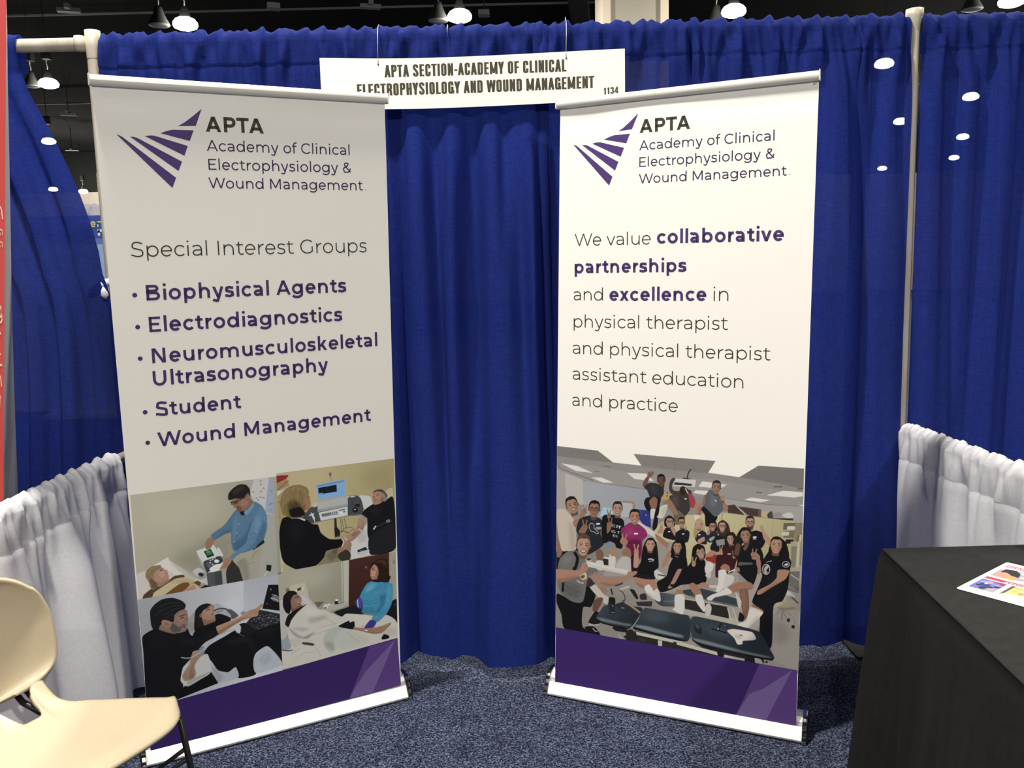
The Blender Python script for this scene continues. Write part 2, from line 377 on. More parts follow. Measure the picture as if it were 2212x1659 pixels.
def glyph(ch, w):
    """geometric sans letter, 1000 units to the em, stem w -> (polygons, advance)"""
    h = w / 2; S = lambda p: stroke(p, w); V = lambda x, a, b: S([(x, a), (x, b)]); Hh = lambda y, a, b: stroke([(a, y), (b, y)], w * .92)
    k = h * .92; my = XH / 2; ry = my - k + 6
    o = 90 - max(0, w - 85) * .25                        # side bearing of a stem
    if ch == ' ': return [], 262
    if ch in 'odbpqg':
        if ch == 'o': return S(arc(311, my, 266 - h, ry, 0, 360, 40)), 622
        left = ch in 'dqg'
        cx = 45 + 262 if left else o + 262
        st = (45 + 262 * 2 + 20 - h) if left else o + h
        g = S(arc(cx, my, 262 - h, ry, 0, 360, 40)); adv = 663
        if ch == 'd': g += V(st, 0, ASC)
        if ch == 'b': g += V(st, 0, ASC)
        if ch == 'p': g += V(st, DSC, XH)
        if ch == 'q': g += V(st, DSC, XH)
        if ch == 'g':
            g = S(arc(cx, my + 8, 262 - h, ry - 8, 0, 360, 40))
            g += S([(st, XH), (st, 40)] + arc(st - 225, 20, 225, 215 - h, 0, -90) + spl([(st - 270, -195 + h), (st - 370, -172 + h), (st - 455, -122 + h)])); adv = 668
        return g, adv
    if ch == 'e':
        return S([(45 + h, my)] + [(545, my)]) + S(arc(298, my, 253 - h, ry, 0, 318, 36)), 595
    if ch == 'c': return S(arc(311, my, 266 - h, ry, 42, 318, 32)), 553
    if ch == 'a':
        x = 492 - h
        return (S(spl([(72, XH - 92), (130, XH - 45)], 2) + arc(275, XH - 190 - k + 6, x - 275, 190, 115, 0) + [(x, 0)]) +
                S([(x, 305 - k)] + [(240, 305 - k)] + arc(225, 152, 170 - h, 150 - k, 90, 270) + spl([(270, 2 + k), (390, 45 + k), (x, 135)]))), 578
    if ch in 'nhmrui':
        x0 = o + h
        if ch == 'i': return V(x0 - 2, 0, XH - 2) + dot(x0 - 2, 690, w * .42 + 18), 266
        if ch == 'u':
            x1 = 570 - h; r = (x1 - x0) / 2
            return S([(x0, XH)] + [(x0, 250)] + arc(x0 + r, 250, r, 250 - k + 6, 180, 360) + [(x1, 260)]) + V(x1, 0, XH), 655
        if ch in 'nh':
            x1 = 572 - h; r = (x1 - x0) / 2
            return V(x0, 0, ASC if ch == 'h' else XH) + S([(x0, 240)] + arc(x0 + r, 270, r, 250 - k + 6, 180, 0) + [(x1, 0)]), 660
        if ch == 'r': return V(x0, 0, XH) + S([(x0, 230)] + arc(o + 285, 250, 285 - h, 270 - k + 4, 180, 92)), 392
        r = (950 - o - w) / 4; g = V(x0, 0, XH)
        for j in (0, 1):
            a = x0 + j * 2 * r; g += S([(a, 250)] + arc(a + r, 285, r, 235 - k + 6, 180, 0) + [(a + 2 * r, 0)])
        return g, 1036
    if ch == 'l': return V(o + h - 2, 0, ASC), 266
    if ch == 'I': return V(o + 28 + h, 0, CAP), 298
    if ch == 't': return S([(120 + h, 640), (120 + h, 150)] + arc(255 + h, 150, 135, 150 - k, 180, 275) + [(375, 45)]) + Hh(XH - k, 22, 360), 400
    if ch == 'f': return S([(100 + h, 0), (100 + h, 580)] + arc(235 + h, 580, 135, 165 - k, 180, 88) + [(350, 712)]) + Hh(XH - k, 20, 325), 330
    if ch == 's':
        p = [(425, XH - 70), (345, XH - 22 - k + 6), (240, XH - k + 6), (125, XH - 28 - k + 6), (62 + h, 385), (115, 310), (240, 268), (370, 228), (430 - h, 145), (385, 45 + k), (245, k - 6), (130, 20 + k), (40, 72)]
        return S(spl(p, 5)), 490
    if ch == 'v': return diag(22 + h, XH, 275, 0, w) + diag(528 - h, XH, 275, 0, w), 550
    if ch == 'y': return diag(22 + h, XH, 282, 0, w) + S([(528 - h, XH), (268, -80)] + spl([(268, -80), (225, -150), (160, -195 + h), (90, -180 + h), (40, -140 + h)])), 550
    if ch == 'w': return diag(22 + h, XH, 240, 0, w) + diag(446, XH, 240, 0, w) + diag(446, XH, 650, 0, w) + diag(870 - h, XH, 650, 0, w), 890
    if ch == 'x': return diag(35 + h, XH, 505 - h, 0, w) + diag(495 - h, XH, 25 + h, 0, w), 535
    if ch == 'k': return V(o + h, 0, ASC) + diag(540 - h * 1.4, XH, o + w, 190, w) + diag(290, 300, 565 - h * 1.4, 0, w), 590
    if ch == 'A': return diag(22 + h, 0, 368, CAP, w) + diag(714 - h, 0, 368, CAP, w) + Hh(205, 150, 590), 736
    if ch == 'W': return diag(32 + h, CAP, 325, 0, w) + diag(572, CAP, 325, 0, w) + diag(572, CAP, 818, 0, w) + diag(1110 - h, CAP, 818, 0, w), 1142
    if ch == 'M': return V(112 + h, 0, CAP) + V(845 - h, 0, CAP) + diag(118 + h, CAP, 478, 95, w) + diag(838 - h, CAP, 478, 95, w), 957
    if ch == 'N': return V(112 + h, 0, CAP) + V(708 - h, 0, CAP) + diag(112 + h * 1.3, CAP, 708 - h * 1.3, 0, w * .97), 822
    if ch == 'E': return V(112 + h, 0, CAP) + Hh(CAP - k, 112, 600) + Hh(k, 112, 612) + Hh(360, 112, 545), 665
    if ch == 'T': return Hh(CAP - k, 5, 585) + V(295, 0, CAP), 590
    if ch == 'P':
        r = 190
        return V(112 + h, 0, CAP) + S([(112, CAP - k), (400, CAP - k)] + arc(420, 462, 245 - h, 238 - k, 90, -90) + [(112, 224 + k)]), 724
    if ch == 'B':
        return V(112 + h, 0, CAP) + S([(112, CAP - k), (440, CAP - k)] + arc(450, 533, 200 - h, 167 - k, 90, -90) + [(112, 366 + k)]) + S([(112, 400 - k), (460, 400 - k)] + arc(470, 200, 225 - h, 200 - k, 90, -90) + [(112, k)]), 757
    if ch in 'CG':
        c = S(arc(412, 350, 362 - h, 356 - k, 42, 318, 40))
        if ch == 'C': return c, 728
        e = arc(412, 350, 362 - h, 356 - k, 318, 318, 1)[0]
        return S(arc(412, 350, 362 - h, 356 - k, 44, 312, 40) + [(692 - h, 95)]) + V(692 - h, 85, 350) , 782
    if ch == 'S':
        p = [(545, CAP - 88), (440, CAP - 28 - k + 6), (315, CAP - k + 6), (170, CAP - 35 - k + 6), (80 + h, 535), (135, 425), (315, 362), (490, 305), (575 - h, 190), (500, 60), (320, k - 6), (165, 28 + k), (40, 105)]
        return S(spl(p, 6)), 630
    if ch == 'U':
        x0 = 105 + h; x1 = 692 - h; r = (x1 - x0) / 2
        return S([(x0, CAP), (x0, 290)] + arc(x0 + r, 290, r, 296 - k, 180, 360) + [(x1, CAP)]), 797
    if ch == '&':
        p = [(620, 0 + h), (250, 430), (195, 560), (245, 660), (330, 690 - h), (425, 650), (440, 555), (370, 460), (230, 385), (110, 280), (95 + h, 160), (180, 40), (310, 8 + h), (450, 50), (550, 160), (600, 310)]
        return S(spl(p, 6)), 680
    if ch == '.': return dot(110, 50, w * .6), 220
    return [], 300

def rrp(x0, y0, x1, y1, r, start, end):
    """centre line of a rounded box, walked anticlockwise between two corner numbers (0 = right middle)"""
    pts = [(x1, (y0 + y1) / 2)] + arc(x1 - r, y1 - r, r, r, 0, 90, 5) + [((x0 + x1) / 2, y1)] + arc(x0 + r, y1 - r, r, r, 90, 180, 5) + \
          [(x0, (y0 + y1) / 2)] + arc(x0 + r, y0 + r, r, r, 180, 270, 5) + [((x0 + x1) / 2, y0)] + arc(x1 - r, y0 + r, r, r, 270, 360, 5) + [(x1, (y0 + y1) / 2)]
    return pts[start:end]

def glyph_condensed(ch, w):
    """tall heavy condensed capitals, cap height 700 -> (polygons, advance)"""
    h = w / 2; S = lambda p: stroke(p, w); V = lambda x, a, b: S([(x, a), (x, b)]); t = w * .82
    Hh = lambda y, a, b: stroke([(a, y), (b, y)], t)
    a, b = 28 + h, 282 - h; q = t / 2; r = 88 - h * .4
    box = lambda s=0, e=None: rrp(a, q, b, 700 - q, r, s, e)
    if ch == ' ': return [], 150
    if ch == 'I': return V(a, 0, 700), 28 * 2 + w
    if ch == 'L': return V(a, 0, 700) + Hh(q, 28, 245), 255
    if ch == 'E': return V(a, 0, 700) + Hh(q, 28, 250) + Hh(700 - q, 28, 250) + Hh(355, 28, 238), 268
    if ch == 'F': return V(a, 0, 700) + Hh(700 - q, 28, 245) + Hh(345, 28, 230), 255
    if ch == 'T': return V(135, 0, 700) + Hh(700 - q, 5, 265), 270
    if ch == 'H': return V(a, 0, 700) + V(b, 0, 700) + Hh(355, a, b), 310
    if ch == 'O': return S(box()), 310
    if ch == 'U': return S([(a, 700), (a, 200)] + arc(a + r, q + r, r, r, 180, 270, 5) + arc(b - r, q + r, r, r, 270, 360, 5) + [(b, 700)]), 310
    if ch == 'C': return S([(b, 455)] + box(1, 19)[0:] + [(b, 245)]) if False else S([(b, 450), (b, 700 - q - r)] + arc(b - r, 700 - q - r, r, r, 0, 90, 5) + arc(a + r, 700 - q - r, r, r, 90, 180, 5) + arc(a + r, q + r, r, r, 180, 270, 5) + arc(b - r, q + r, r, r, 270, 360, 5) + [(b, 260)]), 308
    if ch == 'G': return S([(b, 470), (b, 700 - q - r)] + arc(b - r, 700 - q - r, r, r, 0, 90, 5) + arc(a + r, 700 - q - r, r, r, 90, 180, 5) + arc(a + r, q + r, r, r, 180, 270, 5) + arc(b - r, q + r, r, r, 270, 360, 5) + [(b, 370)]) + Hh(350, 165, 282) + V(b + h * .5, 0, 180), 312
    if ch == 'D': return V(a, 0, 700) + S([(a, 700 - q), (b - r, 700 - q)] + arc(b - r, 700 - q - r, r, r, 90, 0, 5) + arc(b - r, q + r, r, r, 0, -90, 5) + [(a, q)]), 310
    if ch in 'PR':
        g = V(a, 0, 700) + S([(a, 700 - q), (b - r, 700 - q)] + arc(b - r, 700 - q - r, r, r, 90, 0, 5) + arc(b - r, 310 + q + r, r, r, 0, -90, 5) + [(a, 310 + q)])
        if ch == 'R': g += S([(b - r, 325 + q)] + [(b - 12, 270), (b, 200), (b + 4, 0)])
        return g, 305 if ch == 'R' else 298
    if ch == 'S': return S(spl([(b, 500), (b - 4, 600), (155, 700 - q), (a + 2, 600), (a + 4, 480), (155, 360), (b - 3, 235), (b - 4, 100), (155, q), (a + 2, 100), (a, 215)], 6)), 308
    if ch == 'A': return diag(5 + h, 0, 150, 700, w) + diag(295 - h, 0, 150, 700, w) + Hh(190, 80, 220), 300
    if ch == 'Y': return diag(h, 700, 140, 270, w) + diag(280 - h, 700, 140, 270, w) + V(140, 0, 320), 280
    if ch == 'M': return V(a, 0, 700) + V(390 - h, 0, 700) + diag(a, 700, 209, 60, w * .8) + diag(390 - h, 700, 209, 60, w * .8), 418
    if ch == 'N': return V(a, 0, 700) + V(b + 6, 0, 700) + diag(a, 700, b + 6, 0, w * .85), 316
    if ch == 'W': return diag(h, 700, 118, 0, w) + diag(215, 700, 118, 0, w * .85) + diag(215, 700, 312, 0, w * .85) + diag(430 - h, 700, 312, 0, w), 430
    if ch == '-': return Hh(300, 20, 165), 185
    if ch == '1': return V(150, 0, 700) + diag(60, 520, 150, 660, w * .7), 255
    if ch == '3': return S(spl([(a, 520), (a + 6, 620), (155, 700 - q), (b - 2, 600), (b - 4, 440), (165, 365)], 6)) + S(spl([(165, 365), (b, 260), (b - 2, 100), (155, q), (a + 6, 90), (a, 200)], 6)), 310
    if ch == '4': return V(215, 0, 700) + Hh(170, 10, 300) + diag(30, 170, 205, 690, w * .7), 310
    return [], 200

def text_polys(txt, w, face=glyph, track=0):
    """polygons of a line of text set from x = 0 on y = 0, ink trimmed at both ends"""
    x = 0; out = []
    for i, ch in enumerate(txt):
        g, adv = face(ch, w)
        nxt = txt[i+1] if i + 1 < len(txt) else ''
        out += [[(px + x, py) for px, py in poly] for poly in g]
        x += adv + track
        if ch == 'W' and nxt in 'oe': x -= 45
        if (ch, nxt) in (('P', 'T'), ('T', 'A'), ('A', 'P')) and face is glyph: x -= 25 if ch != 'A' else 0
    lo = min(p[0] for q in out for p in q); hi = max(p[0] for q in out for p in q)
    return [[(px - lo, py) for px, py in q] for q in out], hi - lo

def set_letters(txt, w, p0, p1, face=glyph, cap=None):
    """the same line, one list of polygons for each letter"""
    counts = [len(face(ch, w)[0]) for ch in txt]; polys = set_line(txt, w, p0, p1, face, cap); out = []; i = 0
    for n in counts:
        if n: out.append(polys[i:i+n])
        i += n
    return out

def set_words(txt, w, p0, p1, face=glyph, cap=None):
    """the same line, one list of polygons for each word"""
    polys = set_line(txt, w, p0, p1, face, cap); out = []; i = 0
    for word in txt.split(' '):
        n = sum(len(face(ch, w)[0]) for ch in word); out.append(polys[i:i+n]); i += n
    return out

def set_line(txt, w, p0, p1, face=glyph, cap=None, track=0):
    """text whose baseline runs from p0 to p1 (metres, in the plane of the sheet)"""
    polys, width = text_polys(txt, w, face, track)
    dx, dy = (p1[0] - p0[0]), (p1[1] - p0[1]); s = math.hypot(dx, dy) / width; c = (dx / width, dy / width)
    sy = cap / 700 if cap else s
    return [[(p0[0] + x * c[0] , p0[1] + x * c[1] + y * sy) for x, y in q] for q in polys]

# ------------------------------------------------------------------ pipe and drape
RAIL_Y, RAIL_Z, RR = 3.294, 2.425, .02
random.seed(11)

def fold_fn(length, seed, lam, amp, sharp=.75):
    """row of rounded folds with pinched valleys, as depth towards the viewer"""
    rnd = random.Random(seed); xs = [0.0]; ys = [0.0]; x = 0.0
    while x < length:
        w = lam * rnd.uniform(.65, 1.5); a = amp * rnd.uniform(.45, 1.15)
        xs += [x + w * .17, x + w * .52, x + w * .68, x + w]; ys += [a, a * rnd.uniform(.8, 1.0), amp * rnd.uniform(-.05, .15), amp * rnd.uniform(-.12, .05)]; x += w
    return lambda s: lerp_spline(xs, ys, s)

def noise_fn(seed, waves):
    rnd = random.Random(seed); ph = [(l, a, rnd.uniform(0, 6.28), rnd.uniform(.8, 1.25)) for l, a in waves]
    return lambda s: sum(a * math.sin(2 * math.pi * s / (l * q) + p) for l, a, p, q in ph)

def drape(name, mat_, p0, p1, front, z_rail, z_seam, z_hem, seed, lam=.13, amp=.035, hem=None, top=None, step=.007, r=.024, ruffle=.017, hem_fn=None, mid=None, ease=(.02, .30)):
    """a pocketed drape hung on a rail from p0 to p1 (x, y); front = unit vector to the viewer's side; hem/top/mid = control splines of depth"""
    dx, dy = p1[0] - p0[0], p1[1] - p0[1]; Ln = math.hypot(dx, dy); ux, uy = dx / Ln, dy / Ln
    big = fold_fn(Ln, seed, lam, amp); big2 = fold_fn(Ln, seed + 77, lam * 1.6, amp * 1.25)
    fine = noise_fn(seed + 5, [(.060, ruffle * .55), (.10, ruffle * .75), (.034, ruffle * .35)])
    fine2 = noise_fn(seed + 15, [(.075, ruffle * .6), (.13, ruffle * .8), (.045, ruffle * .3)])
    wob = noise_fn(seed + 9, [(.05, .0035), (.09, .004), (.03, .002)])
    lean = noise_fn(seed + 3, [(.16, .010), (.4, .014)])
    N = max(12, int(Ln / step)); H = z_rail - z_hem
    levels = [('b', z_seam + .0), ('b', (z_seam + z_rail) / 2), ('b', z_rail)]
    levels += [('t', 30), ('t', 65), ('t', 90), ('t', 115), ('t', 150)]
    zs = [z_rail - H * t for t in (0, .006, .014, .024, .036)] + [z_seam + .008, z_seam + .0015, z_seam - .0015, z_seam - .012, z_seam - .03]
    z = z_seam - .055
    while z > z_hem + .05: zs.append(z); z -= .05 if z_seam - z < .5 else .08
    zs += [z_hem + .03, z_hem]
    rows = []
    def put(s, off, z): return (p0[0] + ux * s + front[0] * off, p0[1] + uy * s + front[1] * off, z)
    for kind, v in levels:
        row = []
        for j in range(N + 1):
            s = Ln * j / N; w = wob(s)
            if kind == 'b': row.append(put(s, -r - .002 + .3 * fine(s) * (z_rail - v) / (z_rail - z_seam), v))
            else:
                a = math.radians(v); rr = r + .004 + w + (.008 + fine(s) * .22) * math.sin(a) ** 3
                row.append(put(s + w * .5, -math.cos(a) * (r + .003 + abs(w) * .5), z_rail + math.sin(a) * rr))
        rows.append(row)
    for z in zs:
        row = []; u = z_rail - z; t = u / H
        for j in range(N + 1):
            s = Ln * j / N
            kf = math.exp(-((u - .07) / .13) ** 2) if u > .07 else .45 + .55 * u / .07
            kb = smoothstep(ease[0], ease[1], u)
            kk = smoothstep(.01, .085, u); fr = fine(s) * (1 - kk) + fine2(s + .10 * u * math.sin(s * 21)) * kk
            d = r + .004 + max(-.004, fr + ruffle * .5) * kf
            sh = lean(s) * smoothstep(.05, 1.0, t) * min(1, s / .12, (Ln - s) / .12)
            f_top = lerp_spline(top[0], top[1], s) if top else big(s)
            f_bot = lerp_spline(hem[0], hem[1], s) if hem else big2(s)
            k = smoothstep(.0, 1.0, t) if not hem else smoothstep(.05, .95, t)
            if mid: k2 = smoothstep(.0, .45, t); f_mid = lerp_spline(mid[0], mid[1], s); f = (f_top * (1 - k2) + f_mid * k2) if t < .45 else f_mid * (1 - smoothstep(.45, 1, t)) + f_bot * smoothstep(.45, 1, t)
            else: f = f_top * (1 - k) + f_bot * k
            d += kb * f
            if z_seam - .004 < z < z_seam + .004: d -= .003
            zz = z
            if z == z_hem or z == zs[-2]: zz = z + (wob(s * .4) * .8)
            row.append(put(s + sh * kb, d, zz))
        rows.append(row)
    b = MB(); b.grid(rows); return b.build(name, mat_, None, True)

Bf = (0, -1)
def blue(x0, x1, seed, label, **kw):
    o = drape('blue_drape', M['blue'], (x0, RAIL_Y), (x1, RAIL_Y), Bf, RAIL_Z, 2.325, .05, seed, **kw)
    return tag(o, label, 'drape', 'blue back drapes')
blue(-1.485, -.385, 3, 'blue back drape behind the left banner, first right of the bare post', ease=(.05, .7), lam=.13, amp=.040, hem=([0, .2, .5, .8, .98, 1.03, 1.10], [.03, .08, .03, .08, .09, .10, .0]))
cs = [0, .015, .05, .10, .14, .18, .23, .27, .30, .335, .37, .41, .46, .505, .54, .58]
blue(-.44, .16, 8, 'blue back drape in the open gap between the two banners', ease=(.06, .62),
     top=([0, .03, .06, .075, .12, .16, .20, .225, .27, .30, .325, .36, .40, .43, .47, .53, .565], [.0, .0, .0, .055, .060, .004, .008, .058, .062, .0, .0, .055, .056, .0, .058, .060, .02]),
     mid=([0, .03, .07, .12, .17, .20, .24, .28, .33, .37, .43, .48, .53, .565], [-.03, -.005, .08, .085, .02, .072, .075, -.012, .0, .09, .095, .045, .09, .04]),
     hem=([0, .013, .047, .103, .144, .19, .234, .272, .305, .342, .40, .44, .50, .54, .565], [-.06, -.05, .02, .07, .08, .074, .064, .083, .132, .165, .172, .17, .152, .135, .09]))
blue(.105, .72, 21, 'blue back drape behind the right banner, from the slit beside it to mid banner', ease=(.05, .7), lam=.115, amp=.046)
blue(.69, 1.345, 34, 'blue back drape right of the right banner, ending at a dark fold', lam=.11, amp=.042, hem=([0, .15, .3, .42, .56, .62, .655], [.03, .06, .03, .05, .05, .0, -.02]),
     mid=([0, .06, .12, .17, .22, .30, .36, .44, .54, .60, .655], [0, .06, .05, -.01, .06, .07, .0, .075, .08, .07, .0]))
blue(1.295, 1.50, 47, 'narrow blue back drape just left of the right post', lam=.10, amp=.03, mid=([0, .05, .10, .16, .205], [-.02, .02, .05, .05, .02]), hem=([0, .05, .1, .16, .205], [-.03, .03, .05, .06, .04]))
blue(1.538, 3.9, 58, 'blue drape of the next booth, right of the right post', lam=.12, amp=.055)

# the neighbour's drape, pulled aside and tied to the left post
def tied_drape():
    rows = []; N = 150; rnd = noise_fn(4, [(.09, .010), (.16, .014)])
    big = fold_fn(1.0, 31, .16, .055); fine = noise_fn(6, [(.05, .006), (.08, .008)])
    kx = [2.45, 2.3, 2.1, 1.9, 1.7, 1.58, 1.5, 1.35, 1.1, .7, .3, .03]
    edge = [-1.79, -1.775, -1.685, -1.605, -1.545, -1.525, -1.50, -1.485, -1.48, -1.48, -1.48, -1.48]
    left = [-2.85, -2.8, -2.7, -2.6, -2.5, -2.44, -2.4, -2.4, -2.42, -2.46, -2.5, -2.5]
    kz = [-z for z in kx]
    lv = [(2.33, -.026), (2.39, -.026), (2.43, -.032), (2.46, -.012), (2.464, .008), (2.445, .030), (2.42, .035), (2.395, .034), (2.36, .027), (2.335, .026), (2.327, .022)]
    z = 2.30
    while z > .05: lv.append((z, None)); z -= .04
    lv.append((.03, None))
    for z, off in lv:
        xr = lerp_spline(kz, edge, -z); xl = lerp_spline(kz, left, -z); row = []
        for j in range(N + 1):
            q = j / N; u = max(0, 2.42 - z)
            pinch = math.exp(-((z - 1.5) / .22) ** 2)
            x = xl + (xr - xl) * q
            d = (off if off is not None else .026) + fine(q) * (1 if off is not None and off > 0 else .6) * math.exp(-(u / .3) ** 2)
            d += smoothstep(.05, .5, u) * big(q + .05 * (2.4 - z)) * (1 - .45 * pinch * q)
            d += .03 * pinch * q + (.018 * (1 - smoothstep(1.75, 2.05, z)))
            row.append((x, RAIL_Y - d, z))
        rows.append(row)
    b = MB(); b.grid(rows); o = b.build('tied_back_drape', M['blue'], None, True)
    tag(o, 'blue drape of the next booth pulled aside and tied to the left post', 'drape')
tied_drape()
b = MB()
b.tube([(-1.50, 3.262, 1.555), (-1.535, 3.235, 1.54), (-1.57, 3.225, 1.51), (-1.585, 3.23, 1.49)], [.012, .022, .02, .006], 10)
b.tube([(-1.535, 3.235, 1.54), (-1.525, 3.225, 1.50), (-1.52, 3.23, 1.465)], [.018, .02, .006], 10)
b.tube([(-1.52 + .034 * math.cos(a), 3.294 + .034 * math.sin(a), 1.545) for a in [i * math.pi / 10 for i in range(21)]], .008, 8)
tag(b.build('drape_tie', M['white_cloth'], None, True), 'pale knotted tie holding the blue drape to the left post', 'tie')

# posts and rails
def post(x, y, z, label, flare=False):
    o = empty('drape_post', (x, y, 0), 0, label, 'post', 'drape posts')
    b = MB(); b.tube([(0, 0, .01), (0, 0, z - .10), (0, 0, z)], .0245 if not flare else .022, 20)
    b.build('pipe', M['pipe'], o, False)
    b = MB(); b.lathe([(.0, z - .004), (.022, z - .004), (.024, z + .002), (.033, z + .004), (.033, z - .022), (.027, z - .05), (.0225, z - .075)] if flare else [(.0, z - .004), (.021, z - .004), (.022, z + .002), (.0275, z + .002), (.0275, z - .06), (.0255, z - .10)], n=20 if not flare else 8); b.build('slotted_cap', M['pipe'], o, True)
    b = MB(); b.box((-.18, -.10, 0), (.18, .2, .008)); b.build('base_plate', M['plate'], o)
    b = MB(); b.tube([(0, 0, .008), (0, 0, .1)], .032, 16); b.build('base_pin', M['plate'], o, True)
    return o
post(-1.522, RAIL_Y, 2.47, 'bare beige drape post rising behind the left banner')
post(1.522, RAIL_Y, 2.475, 'pale drape post standing between the blue drapes at right', True)
def rail(p, q, label, r=RR):
    b = MB(); b.tube([p, q], r, 18); o = b.build('drape_rail', M['pipe'], None, True); return tag(o, label, 'rail', 'drape rails')
rail((-1.49, RAIL_Y, RAIL_Z), (1.49, RAIL_Y, RAIL_Z), 'horizontal rail inside the pocket of the blue back drapes')
o = empty('drape_rail', (-1.55, RAIL_Y, RAIL_Z), 0, 'bare white rail at upper left between tied-back drape and post', 'rail', 'drape rails')
b = MB(); b.tube([(-1.3, 0, 0), (-.02, 0, 0)], .024, 20); b.build('tube', M['pipe'], o, True)
b = MB(); b.lathe([(.001, .03), (.02, .025), (.024, .0), (.02, -.025), (.001, -.03)], n=14); b.build('end_fitting', M['pipe'], o, True, rot=(0, 0, 0), loc=(-.015, -.012, 0))
rail((1.55, RAIL_Y, RAIL_Z), (3.95, RAIL_Y, RAIL_Z), 'horizontal rail inside the pocket of the next booth drape at right')

# low white side drapes on their rails
SZ = .905
SZL = .882
def side(y0, y1, x, front, seed, label, z=None, **kw):
    xa, xb = x if isinstance(x, tuple) else (x, x)
    o = drape('white_side_drape', M['white_cloth'], (xa, y0), (xb, y1), front, z or SZ, (z or SZ) - .10, .025, seed, r=.022, **kw)
    return tag(o, label, 'drape', 'white side drapes')
side(3.14, 1.2, (-1.50, -1.515), (1, 0), 105, 'low white side drape at left, behind the cream chair', z=SZL, lam=.17, amp=.055, ruffle=.015, hem=([0, .05, .12, .22, .3, .45, .6, .8, .95, 1.2, 1.82], [.10, .10, .03, .08, .03, .14, .05, .09, .02, .01, .01]),
     top=([0, .04, .1, .16, .22, .3, .4, .46, .56, .7, .9, 1.2, 1.82], [.0, .01, .04, .0, .05, .0, .055, .05, .0, .03, .0, .01, .0]))
rail((-1.498, 3.262, SZL), (-1.515, 1.15, SZL), 'low rail inside the pocket of the left white drape')
side(3.24, .7, (1.525, 1.572), (-1, 0), 216, 'low white side drape at right, behind the black table', lam=.20, amp=.028, ruffle=.012)
rail((1.524, 3.265, SZ), (1.573, .65, SZ), 'low rail inside the pocket of the right white drape')

# ------------------------------------------------------------------ hanging sign
def sign():
    o = empty('booth_sign', (0, 3.2, 0), 0, 'white booth number sign hung from the back rail between the banners', 'sign')
    xs = [-.667, -.55, -.45, -.3, -.1, .1, .3, .4355]
    top = lambda x: lerp_spline([-.667, -.45, -.22, .43], [2.3335, 2.329, 2.329, 2.341], x)
    bow = lambda x: .014 * (1 - ((x + .115) / .55) ** 2)
    n = 40; b = MB()
    cols = [-.667 + (1.1025) * i / n for i in range(n + 1)]
    for y, flip in ((0, 0), (.004, 1)):
        b.grid([[(x + (.0045 if 0 else 0) , y + bow(x), z0(x)) for x in cols] for z0 in ((lambda x: top(x) - .1775), top)])
    for i in range(n):
        a, c = cols[i], cols[i+1]
        for f in (top, lambda x: top(x) - .1775): b.quad((a, bow(a), f(a)), (c, bow(c), f(c)), (c, bow(c) + .004, f(c)), (a, bow(a) + .004, f(a)))
    for a in (cols[0], cols[-1]): b.quad((a, bow(a), top(a)), (a, bow(a) + .004, top(a)), (a, bow(a) + .004, top(a) - .1775), (a, bow(a), top(a) - .1775))
    board = b.build('board', M['board'], o)
    for t, p, q, cap in (('APTA SECTION-ACADEMY OF CLINICAL', (-.4363, 2.2629), (.2247, 2.2687), .0425), ('ELECTROPHYSIOLOGY AND WOUND MANAGEMENT', (-.5378, 2.1975), (.3246, 2.2078), .0425), ('1134', (.3569, 2.1831), (.4112, 2.1863), .0235)):
        for wd in set_words(t, 114, p, q, glyph_condensed, cap=cap):
            m = MB()
            for poly in wd: m.poly([(x, bow(x) - .0003, z) for x, z in poly])
            m.build('lettering', M['ink_sign'], board)
    for x, z0, x1, z1 in ((-.4574, 2.308, -.459, 2.44), (.2239, 2.315, .228, 2.45)):
        h = MB(); h.tube([(x, bow(x) + .001, z0), (x, bow(x) - .004, z0 + .004), (x, bow(x) + .0, z0 + .02), (x1, .030, z1 - .02), (x1, .045, z1 + .006), (x1, .075, z1 + .026), (x1, .12, z1 + .012)], .0011, 6); h.build('hanging_hook', M['wire'], o, True)
        e = MB(); e.tube([(x, bow(x) - .0012, z0 - .0005), (x, bow(x) + .001, z0 - .0005)], .003, 10); e.build('eyelet', M['black_plastic'], board)
sign()
b = MB(); b.tube([(-.206, 3.255, 2.41), (-.207, 3.255, 2.44), (-.206, 3.27, 2.458), (-.206, 3.30, 2.455)], .0016, 6); tag(b.build('spare_hook', M['wire'], None, True), 'small bare wire hook on the rail above the middle of the sign', 'hook')

# ------------------------------------------------------------------ pull-up banners
TEXT_L = [
    ('APTA', 155, (-0.144, 1.9886), (0.0256, 1.9917), 'k'),
    ('Academy of Clinical', 84, (-0.1444, 1.9332), (0.294, 1.9388), 'd'),
    ('Electrophysiology &', 84, (-0.1426, 1.8786), (0.2968, 1.8834), 'd'),
    ('Wound Management', 84, (-0.1454, 1.8244), (0.3346, 1.8288), 'd'),
    ('℠', 0, (0.3389, 1.8297), (0.3474, 1.8295), 'd'),
    ('Special Interest Groups', 62, (-0.3743, 1.6219), (0.3415, 1.6293), 'k'),
    ('Biophysical Agents', 128, (-0.3409, 1.4936), (0.2689, 1.4997), 'p'),
    ('Electrodiagnostics', 128, (-0.3396, 1.3989), (0.2524, 1.4053), 'p'),
    ('Neuromusculoskeletal', 128, (-0.3379, 1.3045), (0.3699, 1.3144), 'p'),
    ('Ultrasonography', 128, (-0.3398, 1.235), (0.1977, 1.2409), 'p'),
    ('Student', 128, (-0.339, 1.1412), (-0.0859, 1.1429), 'p'),
    ('Wound Management', 128, (-0.3394, 1.0455), (0.3409, 1.058), 'p'),
]
